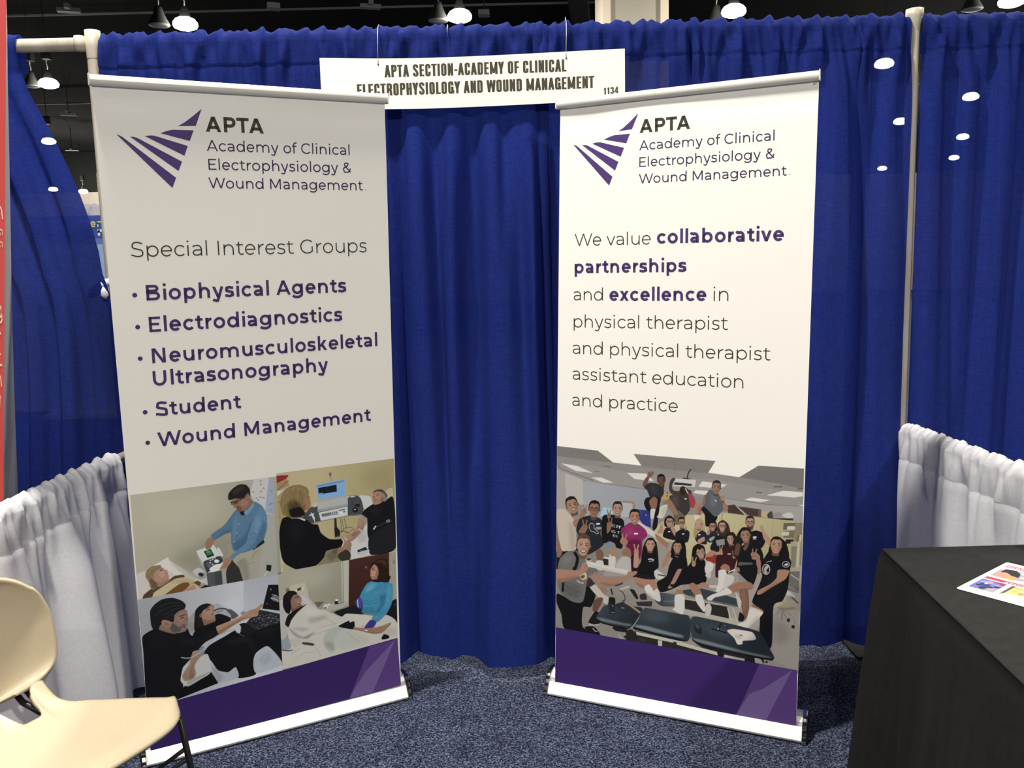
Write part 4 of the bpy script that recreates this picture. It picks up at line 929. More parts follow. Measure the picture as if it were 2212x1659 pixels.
PRINTS['p2'] = [
[0,199,183,141,100,0,0,1,176,162,116,1399,2664,3958,2035,-298,3398,4157,3618,4182,30,-277,-121],
[1,164,152,110,60,155,0,0,2932,3096,3722,3254,4031,2819,4014,2133,3435,2427,2970,2649],
[0,194,178,145,100,0,0,0,-137,2833,243,2878,267,1820,13,975,-111,-153,-277,-121],
[0,179,154,108,100,0,0,0,-114,2581,167,2765,172,1836,-7,1055,-119,960],
[2,107,88,54,100,0,15,0,-76,2376,131,2495],
[2,107,88,54,100,0,12,0,-88,1877,70,1953],
[2,62,51,34,100,0,34,0,-135,862,5,1066],
[0,207,195,164,100,0,0,0,-127,797,21,885,164,52,-154,-42],
[1,146,48,40,100,0,0,0,-161,3331,382,3317,268,3173,87,3099,-128,3030],
[0,171,138,102,100,0,0,0,-136,2957,-8,3087,330,3215,414,2954,-44,2807],
[2,74,54,36,100,0,15,0,-19,2853,398,3131],
[0,218,214,206,100,0,0,0,-138,2821,181,2817,-129,2521],
[1,109,102,82,100,13,0,0,1830,3152,1816,3100,1787,3081,1760,3107,1750,3162,1764,3214,1793,3233,1820,3207],
[2,138,128,104,100,0,20,0,1788,3094,1827,2936],
[1,216,213,207,100,0,0,0,2790,2271,3165,2177,3240,1876,2969,1733,2846,1988],
[1,203,191,151,100,0,0,0,3723,2281,3980,2382,3996,1962,3797,2045],
[0,218,215,209,100,0,0,0,2364,697,2742,1162,3113,1288,3183,41,2328,-12],
[1,185,181,173,60,53,0,0,2606,973,2921,1027,3015,639,2724,556],
[0,169,180,194,100,0,0,0,1259,2861,2311,2934,2295,2317,1360,2293],
[0,140,182,224,100,0,0,0,1307,2829,2279,2894,2266,2347,1373,2324],
[0,96,150,210,100,0,0,0,1311,2829,2274,2895,2277,2835,1319,2777],
[0,20,24,30,100,0,0,0,1360,2741,1992,2767,1996,2523,1373,2510],
[0,111,163,218,100,0,0,0,1370,2554,1506,2552,1504,2506,1373,2510],
[2,60,74,68,100,0,10,0,1649,2705,1656,2576],
[2,60,74,68,100,0,10,0,1748,2691,1756,2575],
[1,75,77,79,100,0,0,0,797,1762,1030,2057,1331,2190,2341,2297,2649,2297,2830,2147,2912,1768,2838,1564,2342,1584,1405,1549,1007,1510],
[2,139,141,140,100,0,18,0,1008,1528,1406,1562,2343,1600,2834,1583],
[1,201,198,188,100,0,0,0,1109,2197,1284,2253,1316,2115,1178,2085],
[1,216,213,203,100,0,0,0,2431,2280,2415,2260,2370,2250,2323,2254,2300,2271,2316,2291,2361,2302,2408,2297],
[1,216,213,203,100,0,0,0,2647,2267,2619,2249,2547,2241,2475,2249,2443,2268,2471,2286,2542,2294,2615,2286],
[0,189,189,186,100,0,0,0,1312,2213,2366,2299,2365,1951,1319,1897],
[0,164,164,161,100,0,0,0,1303,1989,2368,2034,2365,1951,1319,1897],
[0,217,217,214,100,0,0,0,1343,1875,2354,1939,2349,1614,1406,1575],
[0,119,121,125,100,0,0,0,1435,1809,2019,1837,2020,1718,1466,1702],
[1,236,236,234,100,0,0,0,1816,1802,1808,1794,1790,1793,1773,1799,1766,1809,1773,1817,1791,1818,1809,1812],
[1,236,236,234,100,0,0,0,1814,1745,1806,1737,1788,1736,1771,1743,1764,1753,1771,1761,1789,1762,1807,1755],
[1,236,236,234,100,0,0,0,1887,1804,1879,1796,1861,1795,1843,1801,1836,1811,1844,1819,1862,1820,1880,1814],
[1,236,236,234,100,0,0,0,1885,1747,1877,1739,1859,1738,1841,1745,1834,1755,1842,1763,1860,1764,1878,1757],
[1,236,236,234,100,0,0,0,1957,1806,1950,1798,1932,1797,1914,1803,1907,1813,1915,1821,1933,1822,1950,1816],
[1,236,236,234,100,0,0,0,1955,1749,1948,1741,1930,1740,1912,1746,1905,1757,1913,1765,1931,1766,1948,1759],
[1,236,236,234,100,0,0,0,2029,1808,2021,1800,2003,1799,1985,1805,1978,1815,1986,1823,2004,1824,2021,1818],
[1,236,236,234,100,0,0,0,2027,1751,2019,1743,2001,1742,1983,1748,1976,1759,1984,1767,2002,1768,2019,1761],
[1,35,36,38,100,0,0,0,2111,1834,2102,1819,2082,1815,2063,1825,2055,1842,2064,1858,2084,1861,2103,1851],
[1,35,36,38,100,0,0,0,2187,1840,2179,1825,2159,1821,2139,1831,2132,1849,2140,1864,2160,1868,2180,1858],
[1,35,36,38,100,0,0,0,2251,1843,2243,1828,2223,1824,2203,1834,2195,1852,2204,1867,2224,1871,2244,1861],
[1,35,36,38,100,0,0,0,2254,1765,2245,1750,2225,1746,2205,1756,2198,1773,2207,1789,2227,1792,2246,1783],
[1,35,36,38,100,0,0,0,1503,1765,1495,1750,1475,1747,1456,1756,1449,1774,1458,1789,1477,1793,1496,1783],
[1,233,233,230,100,0,0,0,2030,1786,2119,1786,2192,1683,2091,1699],
[1,23,24,26,100,0,0,0,2509,1817,2622,1870,2715,1772,2681,1678,2557,1702],
[1,185,188,191,100,0,0,0,2653,1787,2640,1772,2611,1770,2582,1781,2571,1799,2583,1814,2613,1817,2642,1805],
[1,27,28,30,100,0,0,0,2612,1966,2768,1968,2778,1873,2636,1889],
[2,38,40,42,100,0,13,0,2515,2142,2535,1982,2609,1867],
[2,226,226,223,100,0,63,0,1120,1851,1191,1660],
[2,226,226,223,100,0,23,0,1182,1675,1211,1529],
[2,226,226,223,100,0,40,0,1020,1816,1189,1866],
[2,226,226,223,100,0,30,0,1098,1918,1082,1819],
[0,48,46,40,100,0,0,0,1871,1586,1947,1587,1954,1265,2058,1112,2058,903,1872,900],
[0,31,29,25,100,0,0,0,1859,1255,1961,1251,2058,903,1872,900],
[2,63,56,41,85,0,15,0,2073,1559,2103,1319,2093,1033],
[2,63,56,41,85,0,15,0,2137,1562,2155,1337,2198,1094],
[2,63,56,41,85,0,16,0,2214,1563,2257,1346,2302,1129],
[2,63,56,41,85,0,16,0,2093,1033,2252,1190,2483,1152,2569,1032],
[2,63,56,41,85,0,16,0,2096,1111,2297,999,2506,1069],
[2,63,56,41,85,0,16,0,2041,1015,2198,1094,2398,929],
[1,168,156,122,60,26,0,0,1937,928,2296,973,2473,864,2235,693,1832,842],
[1,143,133,101,100,0,0,0,1194,-39,1539,461,1820,516,2312,680,2451,577,2398,294,2346,-16,1167,-73],
[1,57,51,42,100,0,0,0,1937,218,2200,422,2396,228,2346,-2,2083,11],
[1,106,96,72,70,31,0,0,1559,313,1818,450,1963,240,1702,76],
[1,185,173,141,100,0,0,0,41,280,312,101,574,-32,135,-46],
[1,20,20,22,100,0,0,0,2847,1581,2969,1738,3235,1877,3420,1876,3741,1960,4016,1978,4047,135,3135,41,3082,574,3026,850,3037,1379,2961,1471],
[1,31,33,36,90,0,0,0,3067,630,3555,976,4042,1057,4047,135,3130,56],
[1,38,38,42,50,53,0,0,3046,1695,3285,1790,3574,1667,3408,1427],
[2,45,46,50,100,0,69,0,3370,1028,3666,1132,3964,1183],
[0,185,185,181,100,0,0,0,3728,1221,3841,1240,3855,1142,3747,1127],
[0,52,53,58,100,0,0,0,3754,1201,3819,1212,3828,1162,3769,1150],
[2,208,209,210,100,0,53,0,3251,959,3345,1077],
[1,176,135,112,100,0,0,0,3241,2087,3273,2266,3381,2361,3591,2300,3724,2095,3667,1971,3505,1863,3288,1864],
[1,195,154,130,60,26,0,0,3270,2188,3429,2217,3478,2052,3344,1993],
[1,125,90,73,70,16,0,0,3585,2089,3691,2074,3634,1949,3499,1864],
[1,79,69,59,100,0,0,0,3252,2275,3368,2384,3593,2373,3748,2211,3798,2084,3715,1964,3692,2126,3590,2273,3406,2331],
[1,147,138,124,100,11,0,0,3603,2272,3715,2163,3716,2017,3637,2050,3587,2168],
[1,138,138,144,100,0,0,0,3676,2023,3777,2088,3755,1958,3687,1915],
[2,77,55,44,100,0,24,0,3269,2130,3332,2147],
[2,77,55,44,100,0,24,0,3401,2153,3465,2170],
[2,90,68,54,100,0,16,0,3389,2197,3472,2217],
[2,123,75,64,100,0,21,0,3312,1992,3371,2010,3439,2000],
[2,138,99,80,100,0,18,0,3348,2124,3324,2043,3361,2032],
[1,183,141,117,100,0,0,0,2711,1418,2961,1471,3013,1304,2847,981,2546,714,2285,627,2158,675,2188,807,2477,969,2670,1174],
[1,131,102,86,80,16,0,0,2646,961,2638,914,2580,861,2505,833,2459,846,2467,892,2525,945,2599,974],
[1,138,109,92,70,13,0,0,2754,1179,2759,1150,2739,1116,2705,1096,2678,1102,2673,1130,2693,1164,2726,1184],
[1,148,112,92,60,21,0,0,2956,1313,2841,982,2546,714,2336,628,2551,851,2793,1101],
[1,156,156,145,100,0,0,0,2712,1431,2845,1521,3017,1414,3011,1224,2938,1144,2956,1300,2841,1397],
[2,226,216,202,100,0,32,0,2703,1068,2770,1026,2830,941],
[2,226,216,202,100,0,31,0,2209,835,2269,767,2307,676],
[1,170,128,105,100,0,0,0,1918,419,2075,515,2327,730,2364,533,2178,381,1978,311],
[2,125,90,73,100,0,18,0,1980,343,2073,458],
[2,125,90,73,100,0,18,0,2070,353,2151,470],
[1,106,74,60,70,13,0,0,1766,433,1947,506,1941,349,1789,350],
[0,42,46,50,100,0,0,0,2642,298,2949,372,3035,234,2685,168],
[0,77,107,134,100,0,0,0,2728,262,2820,285,2845,236,2752,209],
[1,205,205,201,100,0,0,0,2634,204,3046,253,3053,145,2709,91],
[1,12,12,14,100,0,0,0,66,1701,150,1869,391,1902,823,1783,1106,1507,1302,1450,1395,1150,1656,892,1933,819,2142,815,2167,652,2029,513,1565,469,1461,252,1145,-9,551,-17,172,243,57,457,3,850,2,1358],
[1,27,27,31,60,99,0,0,282,1616,671,1654,902,1335,643,994,311,1179],
[2,222,216,203,100,0,39,0,2106,821,2169,699,2107,531],
[2,224,219,207,100,0,59,0,413,1848,677,1796,879,1672],
[1,169,119,92,100,0,0,0,817,2241,976,2535,1067,2483,1045,2436,1086,2354,1088,2150,1029,2044,881,2016,778,2171],
[1,122,83,65,70,12,0,0,815,2191,915,2252,882,2028,777,2146],
[2,90,58,44,100,0,17,0,1026,2459,1070,2445],
[1,141,120,80,100,0,0,0,73,2379,137,2644,266,2850,485,2944,750,2937,987,2803,1046,2638,1011,2492,895,2356,813,2141,890,1925,726,1819,389,1852,283,1914,154,1965,111,2160],
[1,74,56,34,90,54,0,0,318,2317,487,2442,723,2306,773,2045,876,1882,677,1806,414,1868,338,2062],
[1,22,17,13,100,12,0,0,377,2119,741,2164,889,1905,727,1824,437,1857],
[2,179,154,102,55,0,22,0,178,2488,334,2766,675,2893],
[2,179,154,102,55,0,22,0,242,2328,403,2706,744,2807],
[2,179,154,102,55,0,22,0,863,2740,953,2576,896,2382],
[2,179,154,102,55,0,22,0,141,2193,249,2478],
[2,179,154,102,55,0,22,0,769,2829,909,2683,977,2572],
[2,179,154,102,55,0,22,0,553,2860,426,2702,368,2460],
[2,118,97,61,50,0,24,0,429,2752,320,2467,326,2064],
[2,118,97,61,50,0,25,0,624,2824,515,2539,526,2235],
[2,118,97,61,50,0,25,0,766,2754,729,2457,745,2252],
[2,118,97,61,50,0,24,0,305,2670,230,2330,276,2021],
[2,118,97,61,50,0,25,0,526,2788,441,2499,426,2149],
[2,176,154,108,50,0,17,0,355,2712,270,2424,293,2119],
[2,176,154,108,50,0,17,0,696,2814,661,2568,675,2313],
[2,176,154,108,50,0,17,0,551,2810,479,2544,469,2294],
[2,90,71,44,50,0,20,0,277,2574,502,2792],
[2,90,71,44,50,0,20,0,668,2718,806,2547,822,2342],
[2,90,71,44,50,0,20,0,183,2086,292,2371],]
PRINTS['p3'] = [
[0,169,169,170,100,0,0,1,210,210,214,396,3219,3210,3190,24,4137,4622,4091,4559,-477,-164,64],
[0,183,184,191,100,0,0,1,196,197,203,3789,3955,3328,2869,3274,3997,4591,4037,4519,2431,3191,2840],
[1,220,220,224,70,138,0,0,2557,3385,3088,3421,3198,2956,3029,2816,2675,3127],
[1,162,163,162,100,0,0,0,1369,2890,1744,3196,1939,2588,1647,2451,1449,2554],
[1,139,140,140,60,27,0,0,1469,2867,1670,2823,1602,2549,1480,2634],
[1,176,178,181,100,0,0,0,2227,3309,2424,3332,2635,3130,2781,3051,2800,2763,2399,2894,2280,3095],
[2,55,56,58,100,0,44,0,2240,3089,2439,3148,2686,3095],
[2,74,75,77,100,0,22,0,2302,3032,2566,3063],
[1,89,90,93,100,0,0,0,2658,3072,2828,3041,3041,2778,2823,2699,2792,2867],
[1,20,20,21,100,0,0,0,2257,2925,2456,2975,2799,2748,2698,2594,2383,2620],
[1,141,143,146,100,0,0,0,3275,2846,3257,2806,3201,2786,3139,2797,3108,2833,3126,2873,3182,2893,3244,2882],
[0,18,18,20,100,0,0,0,4053,3658,4570,3564,4527,2611,3817,2860],
[1,194,194,198,55,0,0,0,4103,3196,4277,3250,4378,3154,4370,2976,4185,3069],
[2,224,224,227,100,0,17,0,4112,3164,4270,3102,4349,3010],
[2,224,224,227,100,0,14,0,4140,3293,4304,3229],
[1,141,141,144,100,0,0,0,4144,3477,4138,3449,4125,3439,4114,3453,4111,3483,4117,3512,4129,3521,4140,3507],
[1,85,86,90,100,0,0,0,4007,2992,3997,2973,3973,2970,3951,2983,3942,3006,3953,3025,3976,3029,3999,3015],
[0,43,44,48,100,0,0,0,3693,2856,4521,2491,4508,2191,3641,2069,3223,2418,3452,2650],
[0,185,185,189,80,0,0,0,3571,2465,3598,2459,3597,2438,3570,2444],
[0,185,185,189,80,0,0,0,3723,2395,3750,2389,3749,2368,3722,2374],
[0,185,185,189,80,0,0,0,4276,2351,4303,2345,4302,2324,4275,2330],
[0,185,185,189,80,0,0,0,4052,2601,4079,2595,4078,2575,4051,2581],
[0,185,185,189,80,0,0,0,3898,2271,3925,2265,3924,2244,3897,2250],
[0,185,185,189,80,0,0,0,4180,2301,4207,2295,4206,2274,4179,2280],
[0,185,185,189,80,0,0,0,4310,2346,4338,2340,4337,2319,4309,2325],
[0,185,185,189,80,0,0,0,3746,2269,3773,2262,3772,2242,3745,2248],
[0,185,185,189,80,0,0,0,4033,2513,4060,2507,4059,2486,4032,2492],
[0,185,185,189,80,0,0,0,3890,2492,3917,2486,3916,2465,3889,2471],
[0,185,185,189,80,0,0,0,3701,2411,3728,2405,3727,2384,3700,2390],
[0,185,185,189,80,0,0,0,4089,2585,4117,2580,4116,2559,4088,2565],
[0,185,185,189,80,0,0,0,4138,2545,4166,2539,4165,2518,4137,2524],
[0,185,185,189,80,0,0,0,4267,2293,4295,2287,4294,2266,4266,2272],
[0,185,185,189,80,0,0,0,3784,2659,3811,2654,3810,2633,3783,2639],
[0,185,185,189,80,0,0,0,3629,2314,3656,2308,3655,2288,3628,2294],
[0,185,185,189,80,0,0,0,4140,2471,4168,2465,4167,2444,4139,2450],
[0,185,185,189,80,0,0,0,3528,2558,3555,2552,3554,2531,3527,2537],
[0,185,185,189,80,0,0,0,4018,2605,4045,2599,4044,2579,4017,2584],
[0,185,185,189,80,0,0,0,3647,2194,3674,2188,3673,2167,3646,2173],
[0,185,185,189,80,0,0,0,4350,2396,4378,2390,4377,2369,4349,2375],
[0,185,185,189,80,0,0,0,3831,2422,3858,2416,3857,2396,3830,2402],
[0,185,185,189,80,0,0,0,4044,2329,4072,2322,4071,2302,4043,2308],
[0,185,185,189,80,0,0,0,3944,2336,3971,2330,3970,2309,3943,2315],
[0,185,185,189,80,0,0,0,3791,2308,3818,2302,3817,2281,3790,2287],
[0,185,185,189,80,0,0,0,3776,2398,3804,2392,3803,2371,3775,2377],
[0,185,185,189,80,0,0,0,4029,2412,4056,2406,4055,2385,4028,2391],
[0,185,185,189,80,0,0,0,4093,2468,4121,2462,4120,2441,4092,2447],
[0,185,185,189,80,0,0,0,3589,2515,3616,2509,3615,2488,3588,2494],
[0,185,185,189,80,0,0,0,3992,2510,4019,2504,4018,2483,3991,2489],
[0,185,185,189,80,0,0,0,3725,2573,3752,2567,3751,2546,3724,2552],
[0,185,185,189,80,0,0,0,3722,2400,3749,2394,3748,2373,3721,2379],
[0,185,185,189,80,0,0,0,3649,2550,3676,2544,3675,2524,3648,2530],
[0,185,185,189,80,0,0,0,3952,2263,3980,2257,3979,2236,3951,2242],
[0,185,185,189,80,0,0,0,4244,2505,4271,2499,4270,2478,4243,2484],
[0,185,185,189,80,0,0,0,3516,2544,3543,2538,3542,2517,3515,2523],
[0,185,185,189,80,0,0,0,3675,2571,3702,2565,3701,2544,3674,2550],
[0,185,185,189,80,0,0,0,4273,2375,4301,2369,4300,2348,4272,2354],
[0,185,185,189,80,0,0,0,3683,2375,3710,2369,3709,2349,3682,2355],
[0,185,185,189,80,0,0,0,4334,2354,4362,2348,4361,2327,4333,2333],
[0,185,185,189,80,0,0,0,3922,2605,3949,2599,3948,2578,3921,2584],
[0,185,185,189,80,0,0,0,4244,2439,4271,2433,4270,2412,4243,2418],
[0,185,185,189,80,0,0,0,4231,2488,4259,2482,4258,2461,4230,2467],
[0,185,185,189,80,0,0,0,3701,2514,3728,2508,3727,2488,3700,2494],
[0,185,185,189,80,0,0,0,3787,2500,3814,2494,3813,2473,3786,2479],
[0,185,185,189,80,0,0,0,4391,2483,4419,2477,4418,2456,4390,2462],
[0,185,185,189,80,0,0,0,4069,2370,4097,2364,4096,2343,4068,2350],
[0,185,185,189,80,0,0,0,3637,2575,3664,2569,3663,2548,3636,2554],
[0,185,185,189,80,0,0,0,3988,2531,4016,2525,4015,2504,3987,2510],
[0,185,185,189,80,0,0,0,4069,2367,4096,2361,4095,2340,4068,2346],
[0,185,185,189,80,0,0,0,4014,2492,4042,2486,4041,2465,4013,2471],
[0,185,185,189,80,0,0,0,3578,2269,3605,2263,3604,2242,3577,2248],
[0,185,185,189,80,0,0,0,3843,2258,3870,2252,3869,2231,3842,2238],
[0,185,185,189,80,0,0,0,3714,2646,3741,2640,3740,2620,3713,2625],
[0,185,185,189,80,0,0,0,3909,2222,3937,2216,3936,2195,3908,2201],
[0,185,185,189,80,0,0,0,3486,2332,3513,2326,3512,2306,3485,2312],
[0,185,185,189,80,0,0,0,3607,2468,3634,2462,3633,2441,3606,2447],
[0,185,185,189,80,0,0,0,3789,2461,3816,2455,3815,2434,3788,2440],
[0,185,185,189,80,0,0,0,3669,2584,3696,2578,3695,2558,3668,2564],
[0,185,185,189,80,0,0,0,3700,2374,3727,2368,3726,2347,3699,2353],
[0,185,185,189,80,0,0,0,3984,2487,4011,2481,4010,2460,3983,2466],
[0,185,185,189,80,0,0,0,3439,2488,3465,2482,3464,2461,3437,2467],
[0,185,185,189,80,0,0,0,4136,2441,4163,2435,4162,2414,4135,2421],
[0,185,185,189,80,0,0,0,3727,2394,3754,2388,3753,2367,3726,2373],
[0,185,185,189,80,0,0,0,4215,2424,4242,2418,4241,2397,4214,2403],
[0,185,185,189,80,0,0,0,4230,2271,4257,2264,4256,2243,4229,2250],
[0,185,185,189,80,0,0,0,3802,2520,3829,2514,3828,2493,3801,2499],
[0,185,185,189,80,0,0,0,3867,2302,3895,2296,3894,2275,3866,2281],
[0,185,185,189,80,0,0,0,3779,2327,3806,2321,3805,2300,3778,2306],
[0,185,185,189,80,0,0,0,3840,2589,3867,2583,3866,2563,3839,2569],
[0,26,27,30,50,0,0,0,3414,2435,3716,2487,3873,2332,3568,2251],
[1,25,25,27,100,0,0,0,3023,2447,3253,2470,3641,2078,3690,1968,3336,1989,3127,2127],
[1,14,14,15,100,0,0,0,1886,1694,2083,1955,2567,2152,2947,2287,3337,2004,3644,2138,4256,2217,4533,2140,4462,546,4356,727,3943,1476,3491,1275,3497,574,2910,579,2856,985,2629,861,2292,1016,2115,1372],
[1,41,41,44,70,67,0,0,2584,1970,3228,1999,3469,1643,3473,1461,3219,1822,2816,1827],
[1,32,32,35,60,57,0,0,3473,2003,3976,2159,4335,2108,3963,1890],
[1,185,187,191,100,0,0,0,2047,1551,2119,1223,2317,988,2603,868,2856,985,2916,595,2266,558,2128,923],
[1,148,150,155,60,34,0,0,2118,1193,2316,980,2433,695,2268,588,2152,887],
[1,188,191,197,100,0,0,0,3466,1215,3921,1490,4378,715,3498,604],
[1,157,160,166,50,47,0,0,3648,1115,3934,1290,4030,961,3717,824],
[2,213,215,218,60,0,17,0,3914,1462,3812,1075,3630,754],
[1,17,17,19,100,0,0,0,118,2717,472,2891,691,2847,1049,2611,1258,2742,1396,2840,1467,2637,1593,2400,2327,2559,2411,2270,1988,2104,1825,1973,1903,1895,1559,1846,1522,1665,1278,1432,1138,1028,1195,720,914,500,525,340,35,445,81,1300,103,2153],
[1,29,29,32,70,64,0,0,1099,2606,1437,2355,1840,2232,2111,2433,2324,2501,2098,2201,1730,2112,1323,2150],
[1,26,26,29,60,105,0,0,310,2673,608,2718,894,2538,768,2137,421,2134],
[0,11,11,12,100,0,0,0,1129,678,2081,1009,2279,561,952,312,646,278],
[1,205,203,197,100,0,0,0,1131,995,1246,1411,1539,1514,1994,1673,2076,1019,1704,823,1334,689,1161,870],
[1,168,166,160,70,17,0,0,1348,915,1713,969,2069,1042,1704,818,1334,695],
[2,143,141,136,100,0,17,0,1341,799,1709,911,2055,1016],
[1,167,136,114,100,0,0,0,1530,1780,1792,1869,1875,1726,1700,1533,1586,1356,1609,1055,1476,906,1250,897,1185,1090,1294,1282,1438,1451],
[1,127,101,83,60,22,0,0,1624,1640,1525,1283,1558,979,1426,925,1416,1192],
[2,109,84,69,80,0,19,0,1276,993,1361,1118],
[2,109,84,69,80,0,19,0,1350,939,1434,1064],
[2,109,84,69,80,0,19,0,1421,926,1510,1045],
[2,109,84,69,80,0,19,0,1229,1064,1312,1160],
[1,142,144,143,100,0,0,0,1757,1915,1907,1968,1906,1689,1805,1640],
[2,173,174,172,100,0,38,0,1195,1739,1344,1679,1523,1670,1814,1799,2033,1982,2307,2212,2629,2300,2937,2334],
[2,213,214,212,70,0,14,0,1550,1687,1815,1814,2034,1996],
[1,168,132,109,100,0,0,0,1854,2898,1915,3058,2080,3225,2259,3187,2308,2914,2303,2682,2119,2577,1968,2640],
[1,28,21,19,100,0,0,0,1644,2611,1714,3217,1878,3383,2085,3411,2271,3300,2266,3083,2028,3230,1896,3091,1910,2885,1957,2672,1718,2566],
[1,168,132,109,100,0,0,0,1884,3050,2029,3236,2229,3338,2280,3196,2285,3094,2301,2916,2242,2812,2289,2714,1969,2663,1937,2908],
[1,189,154,132,60,27,0,0,2024,3150,2237,3249,2263,3040,2116,2956],
[1,125,95,77,70,16,0,0,1932,2909,2082,2818,2263,2807,2284,2709,1982,2666],
[1,154,118,96,100,0,0,0,1908,3030,1893,2985,1864,2971,1836,2997,1827,3048,1842,3094,1872,3108,1899,3081],
[2,51,37,30,100,0,25,0,2046,3174,2166,3195],
[2,58,42,34,100,0,19,0,2029,3247,2159,3260],
[2,138,80,72,100,0,25,0,2150,3013,2260,3024],
[2,125,93,75,100,0,16,0,2252,3159,2280,3095],
[1,43,33,29,60,22,0,0,1722,3042,1874,3240,1854,2898,1917,2652,1759,2600],
[1,15,15,17,100,0,0,0,1593,2391,1762,2657,1970,2675,2285,2738,2522,2750,2646,2606,2325,2525,2008,2354],
[2,90,74,64,100,0,14,0,1969,2663,2285,2730],
[1,179,142,111,100,0,0,0,2321,2546,2593,2617,3051,2722,3383,2887,3601,2906,3798,3042,3850,2981,3698,2790,3656,2644,3450,2620,3179,2600,2768,2425,2420,2259],
[1,133,103,79,75,22,0,0,2416,2275,2769,2431,3179,2600,3450,2620,3182,2664,2693,2507,2369,2374],
[2,143,111,85,100,0,14,0,3572,2876,3674,2735],
[2,143,111,85,100,0,14,0,3515,2829,3616,2673],
[2,210,174,142,60,0,22,0,2646,2606,3050,2693,3380,2829],
[1,203,203,201,100,0,0,0,2919,2361,3037,2465,3099,2356,3053,2153,2943,2207],
[2,119,120,122,100,0,14,0,2957,2210,3175,2011],
[1,143,112,98,100,0,0,0,616,2844,686,3155,994,3315,1299,3392,1458,3301,1488,2978,1390,2611,1024,2609,806,2716],
[1,151,119,106,100,0,0,0,899,2809,1001,3029,1135,3170,1346,3330,1448,3274,1414,3132,1496,2971,1419,2879,1370,2832,1363,2713,1149,2609,953,2682,692,2870],
[1,169,136,119,45,32,0,0,1181,3103,1340,3240,1376,3003,1246,2946],
[1,24,25,27,100,0,0,0,385,3066,386,3503,526,3697,755,3824,1052,3819,1317,3678,1443,3504,1399,3370,1246,3340,1094,3231,1050,3012,951,3034,734,3139,703,3032,627,2935,592,2850,445,2863],
[2,67,71,75,60,0,24,0,665,3583,967,3661,1312,3588],
[2,67,71,75,60,0,24,0,705,3434,1009,3539,1356,3494],
[2,67,71,75,60,0,24,0,795,3301,1051,3416,1252,3430],
[2,67,71,75,60,0,24,0,524,3304,734,3512],
[2,67,71,75,60,0,24,0,836,3179,1043,3304],
[2,8,9,10,70,0,16,0,662,3528,963,3605,1359,3536],
[2,8,9,10,70,0,16,0,750,3368,1030,3492,1304,3462],
[1,168,133,115,100,0,0,0,694,3091,783,3128,951,3034,971,2887,840,2859,723,2971],
[1,125,93,78,70,11,0,0,754,3055,875,3014,919,2919,819,2921],
[1,79,74,72,80,13,0,0,924,2803,1027,2966,1211,2781,1372,2855,1368,2711,1252,2643,1025,2637],
[1,141,136,132,70,11,0,0,1258,2742,1360,2748,1328,2640,1252,2643],
[2,106,63,56,100,0,19,0,1290,2844,1382,2858],
[2,35,28,26,100,0,27,0,1259,3063,1367,3097],
[2,28,24,23,100,0,27,0,1233,3143,1402,3175],
[2,119,90,77,100,0,19,0,1378,3031,1474,2953],
[2,110,97,89,100,0,24,0,592,2858,806,2716,1072,2583],]
